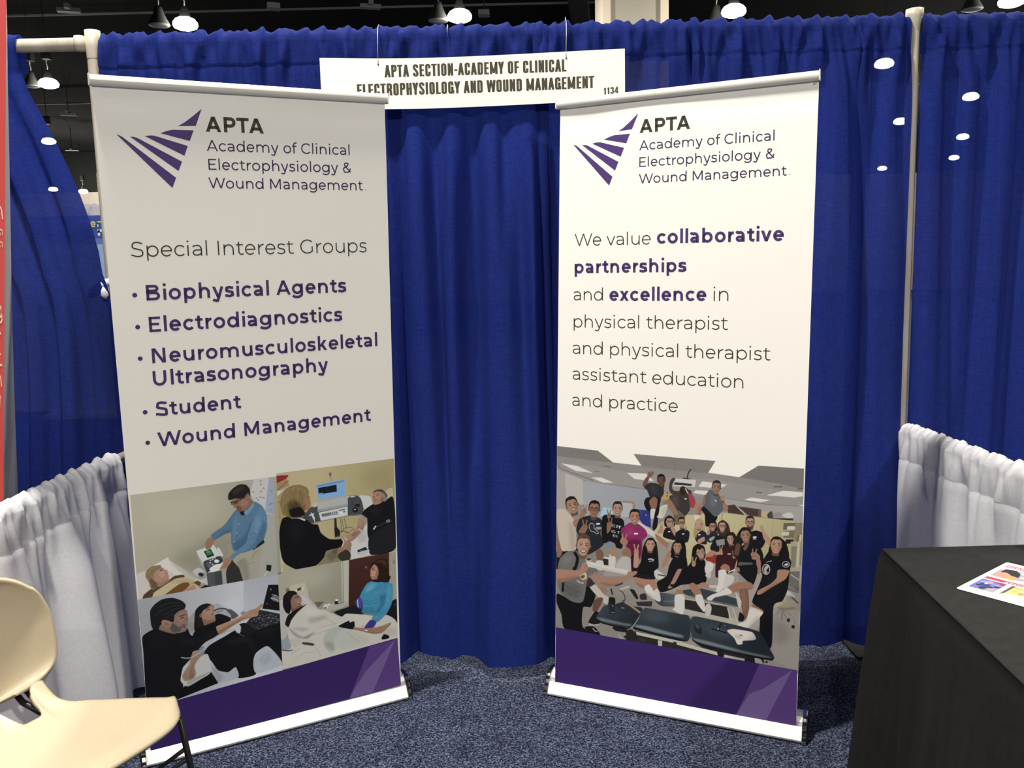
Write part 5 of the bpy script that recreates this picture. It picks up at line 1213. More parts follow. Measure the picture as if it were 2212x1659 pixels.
PRINTS['p4'] = [
[0,181,174,152,100,0,0,1,157,151,132,807,3473,2019,2168,-102,3777,4333,3999,4235,-278,-176,125],
[1,194,187,164,60,151,0,0,320,3515,1309,3586,1804,3333,1284,2959,550,3211],
[0,201,196,179,100,0,0,0,2177,3740,2467,3767,2408,2004,2204,2129],
[2,148,142,124,100,0,21,0,2228,3731,2205,2155],
[2,224,219,202,100,0,16,0,2189,3725,2162,2191],
[2,141,135,118,100,0,16,0,2447,3717,2393,2089],
[0,75,43,35,100,0,0,1,58,33,27,2588,3665,2658,1760,2460,3728,3926,3840,3838,1422,2371,1822],
[0,172,167,148,100,0,0,0,3921,3841,4358,3913,4308,1685,3861,1696],
[0,138,133,115,100,0,0,0,4060,3421,4128,3435,4124,3272,4056,3257],
[1,165,148,136,100,0,0,0,3090,3324,3080,3299,3057,3292,3035,3308,3026,3336,3036,3361,3059,3368,3081,3352],
[1,58,42,36,100,0,0,0,3079,3315,3074,3303,3062,3300,3051,3307,3047,3321,3052,3334,3063,3337,3074,3330],
[1,201,193,167,100,0,0,0,364,3143,846,3209,942,3028,982,2598,530,2744],
[0,222,214,191,100,0,0,0,495,3065,841,3093,852,2936,605,2894],
[0,81,67,58,100,0,0,0,616,3025,755,3049,753,2945,627,2929],
[2,106,93,82,100,0,13,0,518,3034,827,3061],
[1,123,117,96,100,0,0,0,235,3091,326,3117,365,3008,270,2941],
[0,109,104,88,100,0,0,0,1188,2423,1527,2368,1317,2196,1269,2246],
[1,186,182,167,100,0,0,0,1480,2142,1662,2243,2280,2226,2354,2097,2173,1994,1605,1955],
[2,139,135,120,100,0,18,0,1606,1965,2174,2000,2349,2098],
[1,218,216,206,100,0,0,0,1482,2195,1561,2275,1666,2215,1611,2104],
[1,230,228,222,100,0,0,0,1728,2216,1713,2188,1680,2183,1648,2202,1636,2235,1651,2262,1683,2268,1715,2249],
[0,33,32,30,100,0,0,0,1889,2297,2014,2320,2009,2191,1891,2184],
[1,235,233,227,100,0,0,0,2029,2322,2011,2299,1967,2297,1924,2317,1907,2347,1926,2370,1969,2372,2012,2352],
[2,60,58,53,100,0,21,0,1968,2178,2201,2205],
[1,46,44,41,100,0,0,0,1591,2124,1580,2111,1555,2110,1530,2122,1521,2139,1531,2152,1557,2153,1581,2141],
[1,27,28,31,100,0,0,0,1855,1906,2272,1979,2666,2009,2902,1927,2891,1586,2183,1659],
[1,21,22,26,100,0,0,0,3737,1430,3981,1879,4311,1852,4287,761,4018,1145],
[1,74,75,79,100,0,0,0,4142,1692,4125,1680,4086,1681,4048,1696,4032,1715,4048,1727,4087,1726,4126,1711],
[1,196,191,184,100,0,0,0,-33,2679,162,2716,631,2807,839,2765,1030,2562,1350,2068,1147,2032,495,1936,228,1466,47,1243,-35,1579],
[1,216,210,204,70,36,0,0,653,2745,826,2736,992,2543,1107,2280,887,2407],
[1,214,206,191,100,0,0,0,235,1724,501,2066,936,2401,1302,2138,1503,2068,1878,1826,2132,1684,2290,1758,2786,1628,3236,1475,3777,1385,4073,1147,4205,864,4278,395,-73,233,-39,972,242,1224],
[1,143,136,120,85,26,0,0,252,1720,545,1380,763,1236,1170,1331,885,1141,541,1288,353,1517],
[1,176,168,152,70,41,0,0,939,1864,1344,1909,1645,1790,1285,1681,1032,1684],
[1,165,157,141,50,26,0,0,384,1643,728,1592,974,1483,722,1433],
[1,227,220,207,60,62,0,0,806,2265,1153,2191,1497,1930,1143,1926,823,2076],
[1,180,186,173,80,37,0,0,1434,946,1573,1239,1836,1369,2246,1222,1981,1091,1817,856,1855,464,1647,459],
[1,188,195,182,60,64,0,0,1880,1169,2245,1195,2764,912,3127,495,2220,432,1910,561],
[1,156,149,133,60,27,0,0,1763,787,1803,477,1602,634,1457,859],
[2,163,155,139,55,0,21,0,1239,1799,1641,1683,1890,1438],
[2,163,155,139,55,0,21,0,1327,1457,1633,1469,1943,1481],
[2,163,155,139,55,0,21,0,1114,1209,1421,1273,1678,1296],
[2,163,155,139,55,0,21,0,463,1199,757,1077,1057,1034],
[2,163,155,139,55,0,21,0,1148,796,1289,491,1336,371],
[2,163,155,139,55,0,21,0,1454,778,1648,486],
[2,163,155,139,55,0,22,0,2294,1075,2496,808,2754,582],
[2,163,155,139,55,0,21,0,432,483,738,624,1090,594],
[2,163,155,139,55,0,21,0,319,726,648,861],
[1,223,216,203,60,43,0,0,2262,1682,2654,1624,3155,1446,2933,1205,2594,1391],
[1,192,184,168,60,39,0,0,3514,740,3901,877,4160,705,4114,518,3729,607],
[1,155,164,169,100,0,0,0,-25,1286,329,1236,290,914,-15,953],
[2,78,82,85,100,0,41,0,8,929,201,861,373,841],
[2,90,94,96,100,0,26,0,200,834,300,864],
[1,71,65,58,100,0,0,0,693,1052,904,1002,1114,899,1079,834,752,957],
[1,201,194,180,80,21,0,0,254,1221,467,1278,706,1062,451,908],
[1,74,148,179,100,0,0,0,2763,2161,2842,2403,3058,2713,3273,2784,3566,2694,3782,2657,4002,2525,4030,2188,3956,1759,3750,1427,3423,1193,3211,1359,3375,1606,3265,1533,2862,1675,2903,1981],
[1,116,183,209,70,43,0,0,3055,2605,3298,2720,3402,2590,3183,2415,2996,2399],
[1,47,110,140,75,38,0,0,3524,2126,3798,2235,3650,1768,3427,1539,3375,1633,3544,1846],
[1,61,128,150,80,27,0,0,2886,1848,3272,1793,3332,1518,2867,1646],
[1,91,166,196,70,44,0,0,3777,2460,3967,2422,3926,1876,3701,1646,3767,2076],
[2,43,103,132,60,0,22,0,2935,2138,3172,2034,3442,2088],
[2,43,103,132,60,0,22,0,2958,2024,3195,1920,3438,1951],
[2,43,103,132,60,0,22,0,3236,1470,3372,1496,3505,1411],
[2,43,103,132,60,0,22,0,3293,1568,3455,1588,3588,1476],
[2,43,103,132,60,0,22,0,3527,2235,3548,2011],
[2,43,103,132,60,0,22,0,3075,2383,3344,2437,3534,2509],
[2,43,103,132,60,0,22,0,3727,2635,3774,2350],
[2,147,203,224,60,0,19,0,3078,2491,3267,2562],
[2,147,203,224,60,0,19,0,3340,2301,3475,2301],
[2,147,203,224,60,0,19,0,3314,1370,3451,1423],
[1,64,59,136,100,0,0,0,3184,1337,3377,1212,3283,1038,3093,970,2916,1065,3041,1236],
[2,42,38,96,100,0,14,0,3035,1016,3146,1158],
[2,42,38,96,100,0,14,0,3114,985,3226,1126],
[1,77,75,150,100,0,0,0,2631,2134,2780,2280,2918,2033,2806,1832,2690,1931],
[2,212,213,234,100,0,32,0,2712,2199,2721,1905],
[1,189,139,119,100,0,0,0,3196,3060,3239,3274,3339,3404,3474,3257,3508,3006,3462,2818,3275,2828,3224,2919],
[1,207,160,140,60,22,0,0,3232,3194,3367,3250,3414,3024,3280,2995],
[1,138,95,80,70,16,0,0,3418,3159,3508,3006,3462,2818,3328,2817,3413,2970],
[1,38,23,15,100,0,0,0,3194,2822,3301,2828,3542,2781,3566,2680,3299,2747],
[1,41,25,15,100,0,0,0,3219,3381,3374,3498,3617,3578,3835,3462,3899,3204,3902,2875,3955,2824,3863,2622,3620,2678,3462,2818,3516,3031,3479,3256,3358,3393,3234,3270],
[1,77,53,39,70,27,0,0,3372,3439,3616,3529,3801,3414,3822,3164,3638,3362],
[2,106,76,56,60,0,22,0,3425,3429,3641,3470,3799,3332],
[2,61,40,28,70,0,22,0,3689,3244,3736,2962,3675,2727],
[2,38,24,15,100,0,24,0,3264,3194,3371,3195],
[2,46,28,20,100,0,19,0,3255,3250,3372,3260],
[1,122,54,48,100,0,0,0,3226,3006,3333,2980,3283,2927],
[2,234,219,208,100,0,24,0,3237,2993,3321,2966],
[2,154,107,90,100,0,19,0,3217,3143,3202,3070,3233,3045],
[1,18,16,18,100,0,0,0,1990,1356,2360,1476,2409,1399,2563,1411,2553,1120,2246,1217],
[1,162,124,100,100,0,0,0,2548,1195,2929,1062,3358,1005,3548,1012,3911,1065,3887,964,3574,749,3297,776,2978,913,2553,1098],
[1,125,91,72,70,16,0,0,2900,992,3299,817,3542,762,3297,768,2978,905],
[2,201,164,140,70,0,19,0,3575,978,3850,1028],
[1,236,230,220,100,0,0,0,3056,945,3034,936,2988,947,2945,972,2931,996,2952,1005,2998,994,3041,969],
[2,138,106,88,100,0,16,0,2853,1196,2877,1107],
[1,18,17,19,100,0,0,0,3553,558,3649,676,3817,587,3836,481,3589,476],
[1,122,86,68,100,0,0,0,369,2437,690,2448,773,2351,507,2210,425,2149],
[1,150,112,91,100,0,0,0,333,2602,459,2811,607,2828,730,2703,749,2567,694,2416,587,2359,414,2343,290,2572],
[1,173,134,112,60,25,0,0,506,2749,677,2714,694,2552,544,2505],
[1,130,96,78,100,0,0,0,370,2568,357,2526,329,2514,302,2538,293,2584,306,2626,334,2638,361,2614],
[1,20,15,14,100,0,0,0,126,2711,165,2872,321,3001,520,2961,621,2851,464,2805,377,2619,397,2400,309,2174,191,2278,123,2484],
[1,42,32,29,60,25,0,0,215,2809,391,2930,487,2884,331,2681],
[2,32,20,14,100,0,23,0,543,2700,657,2708],
[2,42,27,20,100,0,15,0,530,2744,654,2755],
[1,116,53,46,100,0,0,0,595,2534,713,2535,666,2474],
[2,228,213,201,100,0,20,0,604,2527,708,2529],
[1,24,19,20,100,0,0,0,160,1846,257,2120,484,2255,760,2354,924,2404,579,2168,372,1931,269,1708],]
PRINTS['grp'] = [
[0,254,249,233,100,0,0,0,-120,7420,8697,7908,8883,5,-160,-1579],
[0,147,142,135,100,0,0,0,88,7037,1644,6970,2210,6585,3223,6545,2944,6937,4651,6900,5744,6880,5510,6468,6532,6392,7135,6820,8573,6820,8736,-228,-193,-1820],
[0,127,123,116,100,0,0,0,88,7045,1644,6970,2210,6585,1442,6611,87,6681],
[0,133,127,120,100,0,0,0,2944,6937,4651,6900,5744,6880,5510,6468,4498,6487,3223,6545],
[2,109,104,98,100,0,11,0,4361,6894,4393,6332],
[2,109,104,98,70,0,11,0,3223,6518,5510,6454],
[0,125,120,114,100,0,0,0,7135,6820,8573,6820,8589,6136,7806,6278,6720,6375,6532,6392],
[0,161,156,149,60,0,0,0,86,6411,1442,6421,2864,6273,3964,6191,5551,6259,7074,6116,8593,5984,8602,5577,6075,5613,3422,5713,1093,5861,85,6183],
[0,227,222,210,100,0,0,0,250,6428,888,6368,1477,6154,829,6185],
[0,227,222,210,100,0,0,0,1399,5997,1789,6018,2224,5868,1847,5841],
[0,227,222,210,100,0,0,0,2710,6256,3390,6279,3671,6033,2977,6062],
[0,227,222,210,100,0,0,0,5318,6161,6131,6114,5916,5957,5185,5969],
[0,227,222,210,100,0,0,0,5100,5837,5530,5846,5428,5704,5022,5737],
[0,227,222,210,100,0,0,0,7920,6051,8531,6055,8522,5922,8249,5858,7411,5864],
[0,227,222,210,100,0,0,0,6918,5744,7530,5708,7231,5615,6695,5646],
[0,227,222,210,100,0,0,0,8374,5621,8540,5648,8541,5603],
[2,87,83,78,100,0,35,0,7626,6160,7900,6177],
[2,87,83,78,100,0,30,0,7084,5940,7245,5933],
[2,87,83,78,100,0,30,0,8362,6138,8529,6162],
[2,106,101,95,70,0,20,0,7292,6328,7562,6310],
[2,106,101,95,100,0,28,0,1860,6436,2137,6414],
[2,106,101,95,100,0,23,0,1529,6231,1731,6223],
[2,86,82,76,80,0,23,0,161,6416,295,6226,1093,6002,1501,5878],
[0,167,169,171,100,0,0,1,155,157,158,1151,5640,3428,4724,1069,5901,3504,5719,3621,4743,3572,3911,1068,4213],
[0,186,181,170,100,0,0,0,408,6092,1069,5893,1116,4957,456,5127],
[0,168,164,155,100,0,0,0,85,6211,414,6093,455,4726,79,4692],
[2,93,90,85,80,0,17,0,1093,5875,2019,5807,3394,5732],
[0,180,182,180,100,0,0,0,2405,5184,2911,5187,2914,4786,2534,4639],
[2,156,122,80,100,0,48,0,2368,5209,2942,5215,2927,4940],
[0,171,198,209,100,0,0,0,1848,4961,2215,4944,2199,4657,1733,4632],
[0,166,162,155,100,0,0,0,6074,5653,7380,5558,8541,5598,8556,4959,6843,5051,6081,5164],
[2,106,101,95,80,0,16,0,6074,5653,7380,5558,8446,5589],
[0,73,54,50,100,0,0,0,6116,5400,6382,5461,6791,5138,6183,5160],
[0,75,57,52,100,0,0,0,6479,5412,7240,5376,7245,5111,6816,5149],
[2,204,199,189,100,0,26,0,6459,5410,6746,5142],
[0,107,90,82,70,0,0,0,7149,5368,7240,5376,7245,5111,7141,5119],
[0,194,171,135,100,0,0,0,7250,5273,7439,5322,7443,5104,7253,5086],
[1,71,67,64,100,0,0,0,7448,5239,7581,5350,7629,5122,7463,5106],
[0,53,49,46,100,0,0,0,7597,5124,8259,5167,8241,5103,7647,5090],
[1,205,200,191,100,0,0,0,7900,5243,8067,5349,8188,5347,8268,5226,8071,5164],
[1,141,138,128,70,0,0,0,7607,5254,7825,5352,7901,5204,7634,5153],
[0,197,187,143,100,0,0,1,179,169,125,6082,5111,7362,3924,4353,4867,5979,5168,7647,5103,8458,5078,8349,3492,3716,2929,3704,4476],
[2,87,80,54,100,0,16,0,5992,5156,5983,4876],
[2,163,154,112,100,0,13,0,7623,5074,7598,4473],
[2,141,133,95,100,0,10,0,5979,5155,7635,5096],
[0,106,97,79,100,0,0,0,7954,4990,8327,5027,8308,4793,7946,4769],
[0,118,111,91,100,0,0,0,7947,4723,8309,4780,8290,4516,7952,4506],
[1,207,201,189,100,0,0,0,8077,4886,8294,4920,8296,4805,8079,4783],
[1,201,195,182,100,0,0,0,7924,4689,8129,4710,8108,4592,7914,4572],
[0,34,33,30,100,0,0,0,8038,4455,8279,4481,8270,4338,8017,4310],
[0,138,128,104,100,0,0,0,8315,5038,8554,5062,8589,3521,8277,3483],
[2,207,197,152,100,0,64,0,8496,4658,8451,4099,8421,3526],
[2,94,85,61,100,0,25,0,8420,4637,8322,3644],
[0,143,137,125,100,0,0,1,170,164,151,2315,2068,7915,952,-174,2623,8538,3661,8621,8,-193,-1530],
[0,179,173,160,100,0,0,0,7648,1973,8524,2151,8497,92,7730,335],
[1,138,132,120,50,103,0,0,7752,1723,8149,1518,8207,1104,7743,925],
[0,169,162,143,100,0,0,0,8184,4397,8496,4431,8473,3342,8184,3306],
[2,200,190,147,100,0,55,0,8437,4424,8408,3568],
[0,125,118,95,80,0,0,0,8212,4245,8380,4263,8348,3560,8203,3543],
[0,111,107,98,100,0,0,0,8085,3398,8495,3449,8463,2717,8122,2776],
[2,184,181,172,100,0,30,0,8208,3309,8477,3161],
[2,156,152,142,100,0,25,0,8119,2933,8462,2743],
[2,74,60,51,100,0,40,0,8174,2626,8470,2378],
[0,198,194,184,100,0,0,0,8123,2750,8368,2626,8322,2541,8101,2616],
[0,139,134,123,100,0,0,1,162,156,144,1444,3154,4269,2375,1150,3636,4681,4016,4700,2266,1149,1622],
[0,166,161,150,80,0,0,0,1996,2991,2879,3319,2911,2593,1853,2461],
[2,141,136,120,100,0,36,0,7985,2101,7961,1728],
[2,162,157,142,100,0,33,0,7761,1884,7990,2075,8336,1875,8365,1656],
[2,141,136,120,100,0,25,0,7991,2049,8143,1781],
[1,185,172,142,100,0,0,0,7765,2254,8055,2484,8403,2369,8390,2210,8039,2113,7817,2143],
[1,138,127,104,80,13,0,0,7804,2181,8038,2161,8389,2249,8354,2179,8014,2099,7842,2128],
[1,38,36,31,100,0,0,0,8281,1604,8366,1629,8368,1525,8283,1512],
[1,38,36,31,100,0,0,0,8131,1805,8216,1831,8206,1724,8140,1714],
[0,44,42,40,100,0,0,0,1794,3194,2082,3142,2025,2880,1852,2860],
[2,216,212,202,100,0,63,0,1852,3144,2082,3142,2111,3287],
[2,184,180,170,100,0,41,0,1737,2446,2027,2254],
[2,142,139,132,100,0,46,0,2027,2112,2459,2083],
[2,198,195,186,100,0,51,0,2487,2058,2828,2216],
[2,43,41,39,100,0,58,0,2143,2041,2201,1821],
[1,31,30,29,100,0,0,0,2828,2103,2998,2097,3140,1834,3056,1794],
[1,49,48,46,100,0,0,0,3195,1954,3390,2036,3448,1820,3224,1789],
[1,208,204,194,100,0,0,0,3690,2857,3799,2926,4102,2741,4049,2596,3774,2617],
[2,27,27,27,100,0,39,0,3828,2763,4102,2741],
[1,58,63,66,100,0,0,0,2200,2276,2543,2377,2572,2267,2315,2149],
[2,42,40,38,100,0,29,0,2459,2026,2602,1931,2660,1712,2546,1640],
[0,47,51,53,100,0,0,0,3056,1681,3642,1790,3616,1590,3113,1548],
[1,58,65,68,100,0,0,1,86,96,100,3864,1765,4435,2065,3861,2113,4434,2120,4519,1772,4438,1705,3947,1665,3697,1882],
[2,169,175,176,60,28,33,0,4055,1847,4274,1863,4423,1925],
[1,58,65,68,100,0,0,0,4648,2291,5339,2464,6382,2291,6601,2200,6553,1992,5660,2058,4918,2148],
[0,181,176,159,100,0,0,0,4708,1678,6547,1574,6581,1349,4737,1475],
[0,42,40,37,100,0,0,0,4758,2003,6233,1947,6265,1546,5429,1616,4789,1676],
[2,199,194,177,100,0,34,0,6207,1930,6370,1412],
[2,199,194,177,100,0,29,0,6388,1928,6576,1389],
[2,143,149,151,60,0,27,0,4944,2165,5659,2085,6540,2017],
[2,181,176,159,100,0,38,0,4758,2030,6232,1988],
[2,44,42,40,100,0,37,0,4934,6545,4843,6392,4793,6147],
[0,207,204,197,100,0,0,0,4340,6180,5103,6193,5072,5950,4343,5910],
[0,52,49,47,100,0,0,0,4368,6060,4979,6041,4954,5972,4369,5966],
[2,44,42,40,100,0,32,0,4660,6217,4898,6209],
[0,187,156,100,100,0,0,0,3968,5681,4333,5652,4308,5393,3943,5423],
[1,32,24,15,100,0,0,0,4163,5665,4155,5649,4136,5641,4117,5646,4109,5661,4117,5677,4136,5684,4155,5680],
[1,32,24,15,100,0,0,0,4156,5561,4149,5543,4132,5535,4114,5541,4107,5557,4114,5575,4131,5584,4148,5578],
[1,74,57,47,100,0,0,0,4200,5763,4213,6048,4309,6196,4410,6177,4295,5947,4358,5762,4718,5779,4929,5836,4932,5622,4346,5613],
[1,61,55,51,100,0,0,0,4212,5561,4506,5667,4636,5920,4849,5843,4911,5513,4905,5135,4674,4844,4407,4872,4269,5186],
[1,90,79,72,70,38,0,0,4293,5513,4507,5586,4510,5207,4350,5193],
[1,51,34,24,100,0,0,0,4776,5797,4744,5680,4666,5626,4587,5667,4553,5778,4584,5895,4663,5949,4742,5908],
[0,220,214,204,100,0,0,0,4720,5534,4805,5525,4806,5493,4721,5496],
[1,109,99,72,100,0,0,0,4352,4922,4512,5099,4673,4979,4759,4873,4623,4622,4409,4601],
[1,163,65,73,100,0,0,0,4857,5669,4989,5680,5102,5449,5057,5243,4936,5241],
[2,217,211,200,100,0,32,0,4743,5875,4851,5696],
[1,170,128,104,100,0,0,0,5061,5324,5281,5416,5317,5227,5260,4994,5097,4951,5108,5154],
[1,138,97,80,70,21,0,0,5224,5299,5317,5227,5260,4994,5189,4987],
[1,218,212,198,100,0,0,0,5076,4984,5249,4974,5236,4817,5086,4802],
[1,111,83,68,100,0,0,0,3260,5892,3391,6153,3533,6208,3453,5989,3432,5809,3325,5787],
[1,125,94,76,100,0,0,0,3432,6219,3494,6368,3560,6311,3587,6375,3664,6354,3588,6185,3474,6141],
[1,44,44,46,100,0,0,0,3325,5801,3502,5960,3776,5960,3999,5842,4009,5625,3894,5465,3561,5437,3435,5686],
[1,61,62,65,60,38,0,0,3530,5886,3749,5903,3778,5633,3587,5590],
[1,64,43,32,100,0,0,0,3870,5967,4001,5992,4025,5843,3880,5815],
[1,15,12,10,100,0,0,0,3792,6035,3774,6145,3803,6253,3898,6305,4001,6288,4053,6196,4061,6084,3999,6134,3840,6106],
[1,66,45,34,100,0,0,0,3820,6048,3813,6019,3796,6005,3779,6016,3772,6044,3779,6074,3795,6087,3812,6076],
[1,66,45,34,100,0,0,0,4078,6095,4071,6066,4055,6053,4038,6063,4030,6092,4037,6121,4054,6134,4071,6123],
[1,95,66,51,100,0,0,0,3798,6098,3801,6211,3902,6276,4012,6249,4041,6142,4044,6041,4021,5942,3980,5889,3914,5877,3862,5913,3817,5999],
[1,66,45,34,55,13,0,0,3985,6193,4038,6142,4043,6030,4009,5922,4003,6033],
[1,127,99,82,50,21,0,0,3837,6136,3953,6177,3970,6088,3890,6022],
[1,15,12,10,100,0,0,0,3791,6066,3777,6166,3822,6262,3899,6297,3981,6291,4046,6215,4055,6114,4027,6191,3974,6234,3908,6216,3842,6210,3800,6150],
[2,12,10,8,80,0,14,0,3838,6103,3866,6120,3896,6114],
[2,26,16,12,85,0,20,0,3851,6075,3890,6082],
[2,12,10,8,80,0,14,0,3943,6122,3971,6140,4001,6133],
[2,26,16,12,85,0,20,0,3956,6094,3996,6101],
[2,66,45,34,70,0,14,0,3909,6024,3931,6018,3951,6032],
[2,122,66,56,80,0,16,0,3897,5960,3937,5964,3976,5977],
[1,20,20,21,100,0,0,0,3320,5232,3423,5444,3894,5485,3869,5204,3826,4762,3566,4779,3413,4998],
[1,140,101,83,100,0,0,0,3501,5308,3648,5491,3794,5416,3760,5107,3597,5056],
[1,210,205,193,100,0,0,0,3558,5044,3734,5055,3708,4746,3560,4737],
[1,21,21,21,100,0,0,0,3728,5027,3823,5091,3801,4485,3679,4308,3623,4413],
[1,150,115,94,100,0,0,0,3985,5310,4213,5463,4409,5198,4514,4964,4353,4935,4162,5171],
[1,211,206,192,100,0,0,0,3896,5157,4140,5261,4096,5006,3981,4772,3779,4780,3839,4900],
[1,169,164,152,50,22,0,0,3973,5104,4108,5171,4056,4948,3948,4801],
[0,43,55,121,100,0,0,0,2954,4998,3487,4991,3555,4764,3582,4395,3319,4451,3123,4695],
[0,63,77,153,60,0,0,0,2982,4972,3261,4970,3289,4821,3039,4825],
[2,201,207,230,100,0,17,0,3372,4857,3414,4792],
[1,21,22,26,100,0,0,0,5291,5211,5459,5379,5618,5148,5839,5009,5752,4800,5573,4635,5442,4649,5411,5021],
[1,157,122,97,100,0,0,0,5947,5581,6133,5434,6186,5306,6081,5177,5964,5307],
[1,92,97,100,100,0,0,0,5333,5410,5556,5893,5815,5803,5972,5605,6008,5237,5775,4989,5552,5168],
[1,114,120,123,60,42,0,0,5610,5733,5765,5693,5745,5319,5588,5412],
[1,94,70,55,100,0,0,0,5711,5873,5850,5874,5848,5705,5695,5703],
[1,43,38,34,100,0,0,0,5644,5962,5645,6086,5694,6199,5800,6238,5902,6201,5939,6089,5927,5965,5872,6032,5706,6030],
[1,100,75,61,100,0,0,0,5675,5976,5668,5943,5651,5929,5633,5940,5625,5972,5632,6004,5649,6019,5667,6007],
[1,100,75,61,100,0,0,0,5947,5978,5940,5946,5922,5931,5905,5943,5897,5974,5904,6006,5921,6021,5939,6009],
[1,150,115,94,100,0,0,0,5661,6030,5685,6154,5799,6207,5906,6156,5916,6032,5902,5920,5861,5816,5810,5765,5740,5765,5694,5814,5664,5917],
[1,100,75,61,55,14,0,0,5869,6099,5914,6032,5899,5908,5846,5795,5859,5919],
[1,170,137,116,50,23,0,0,5708,6064,5834,6088,5835,5987,5742,5929],
[1,43,38,34,100,0,0,0,5648,5996,5652,6109,5715,6206,5800,6229,5882,6207,5934,6111,5926,5999,5911,6088,5865,6146,5795,6139,5726,6146,5673,6087],
[2,34,30,27,80,0,16,0,5703,6028,5734,6042,5764,6029],
[2,26,16,12,85,0,22,0,5711,5994,5753,5995],
[2,34,30,27,80,0,16,0,5814,6029,5845,6043,5875,6030],
[2,26,16,12,85,0,22,0,5822,5995,5863,5996],
[2,100,75,61,70,0,16,0,5761,5927,5783,5916,5806,5928],
[2,122,66,56,80,0,18,0,5738,5859,5780,5855,5822,5862],
[1,165,129,106,100,0,0,0,5920,5648,6026,5747,6070,5560,5979,5512],
[2,26,26,26,100,0,31,0,5978,5526,6050,5506],
[2,228,224,216,100,0,31,0,5741,5563,5799,5510],
[1,143,109,88,100,0,0,0,5315,5361,5377,5660,5428,5717,5419,5397],
[1,211,203,188,100,0,0,0,3130,4571,3767,4207,3686,4066,3147,4379],
[1,159,120,96,100,0,0,0,3729,4203,4173,3920,4126,3756,3791,3975],
[1,27,18,16,100,0,0,0,4046,4510,4052,4757,4213,4892,4376,4788,4400,4545,4250,4421],
[1,111,84,70,100,0,0,0,4153,4572,4277,4575,4275,4440,4139,4436],
[1,27,18,16,100,0,0,0,4093,4642,4094,4742,4138,4833,4233,4866,4324,4838,4357,4748,4346,4649,4297,4702,4148,4698],
[1,118,92,77,100,0,0,0,4121,4654,4114,4628,4099,4615,4083,4624,4076,4649,4082,4675,4098,4687,4114,4678],
[1,118,92,77,100,0,0,0,4364,4660,4357,4634,4342,4622,4326,4631,4319,4656,4325,4682,4341,4694,4357,4685],
[1,180,142,120,100,0,0,0,4109,4697,4129,4797,4231,4841,4328,4802,4337,4703,4324,4613,4287,4529,4241,4488,4179,4486,4138,4524,4111,4607],
[1,118,92,77,55,12,0,0,4294,4756,4334,4703,4321,4603,4273,4512,4286,4611],
[1,193,158,136,50,20,0,0,4150,4725,4263,4746,4264,4665,4181,4618],
[1,27,18,16,100,0,0,0,4097,4669,4100,4760,4157,4839,4232,4859,4305,4843,4353,4766,4345,4676,4332,4748,4290,4794,4228,4787,4166,4790,4119,4742],
[2,22,14,13,80,0,13,0,4146,4696,4174,4708,4200,4698],
[2,26,16,12,85,0,18,0,4153,4669,4190,4670],
[2,23,17,14,75,0,10,0,4136,4690,4210,4692,4204,4638,4135,4636,4136,4690],
[2,22,14,13,80,0,13,0,4245,4699,4273,4710,4299,4700],
[2,26,16,12,85,0,18,0,4252,4672,4289,4673],
[2,23,17,14,75,0,10,0,4235,4693,4309,4695,4303,4641,4234,4639,4235,4693],
[2,23,17,14,75,0,10,0,4206,4674,4236,4675],
[2,118,92,77,70,0,13,0,4198,4616,4217,4608,4238,4617],
[1,107,47,40,100,0,0,0,4164,4579,4215,4570,4268,4582,4246,4542,4181,4540],
[1,230,220,207,100,0,0,0,4174,4574,4215,4566,4256,4576,4239,4554,4189,4553],
[1,23,23,26,100,0,0,0,3994,4203,4087,4432,4371,4420,4522,4176,4388,4039,4036,4098],
[1,176,138,116,100,0,0,0,3789,4223,3910,4442,4000,4437,3980,4257],
[1,176,138,116,100,0,0,0,3892,4451,3922,4500,3979,4498,3991,4438,3969,4378,3908,4376],
[2,176,138,116,100,0,27,0,3922,4473,3894,4609],
[2,176,138,116,100,0,27,0,3960,4481,3990,4611],
[2,122,93,78,100,0,10,0,3900,4433,3964,4451],
[2,122,93,78,100,0,10,0,3941,4483,3941,4521],
[1,176,138,116,100,0,0,0,4250,4448,4371,4488,4548,4179,4414,4165],
[1,176,138,116,100,0,0,0,4268,4517,4300,4569,4360,4567,4373,4503,4350,4439,4285,4437],
[2,176,138,116,100,0,28,0,4300,4541,4278,4686],
[2,176,138,116,100,0,28,0,4340,4549,4379,4687],
[2,122,93,78,100,0,10,0,4276,4497,4345,4517],
[2,122,93,78,100,0,10,0,4320,4551,4320,4592],
[0,228,224,218,100,0,0,0,4170,4331,4251,4345,4251,4306,4170,4293],
[1,26,26,29,100,0,0,0,4439,4304,4705,4481,4906,4379,4843,4020,4442,4004],
[1,106,79,64,100,0,0,0,4584,4583,4690,4593,4697,4460,4580,4448],
[1,26,20,18,100,0,0,0,4527,4649,4522,4747,4554,4839,4634,4877,4714,4855,4748,4769,4745,4670,4700,4719,4572,4707],
[1,113,86,70,100,0,0,0,4551,4660,4545,4634,4532,4622,4518,4631,4512,4656,4518,4682,4531,4694,4545,4685],
[1,113,86,70,100,0,0,0,4760,4681,4755,4655,4741,4643,4727,4652,4722,4677,4727,4703,4740,4714,4754,4705],
[1,172,133,110,100,0,0,0,4538,4703,4549,4803,4634,4852,4720,4820,4734,4723,4728,4633,4702,4548,4665,4505,4611,4499,4574,4535,4545,4615],
[1,113,86,70,55,11,0,0,4694,4772,4732,4722,4726,4624,4691,4531,4695,4629],
[1,187,151,128,50,17,0,0,4571,4734,4667,4761,4674,4681,4605,4629],
[1,26,20,18,100,0,0,0,4529,4676,4526,4765,4570,4846,4634,4870,4698,4859,4744,4786,4743,4697,4727,4767,4688,4809,4635,4799,4581,4799,4543,4749],
[2,21,16,14,80,0,12,0,4570,4705,4593,4718,4617,4709],
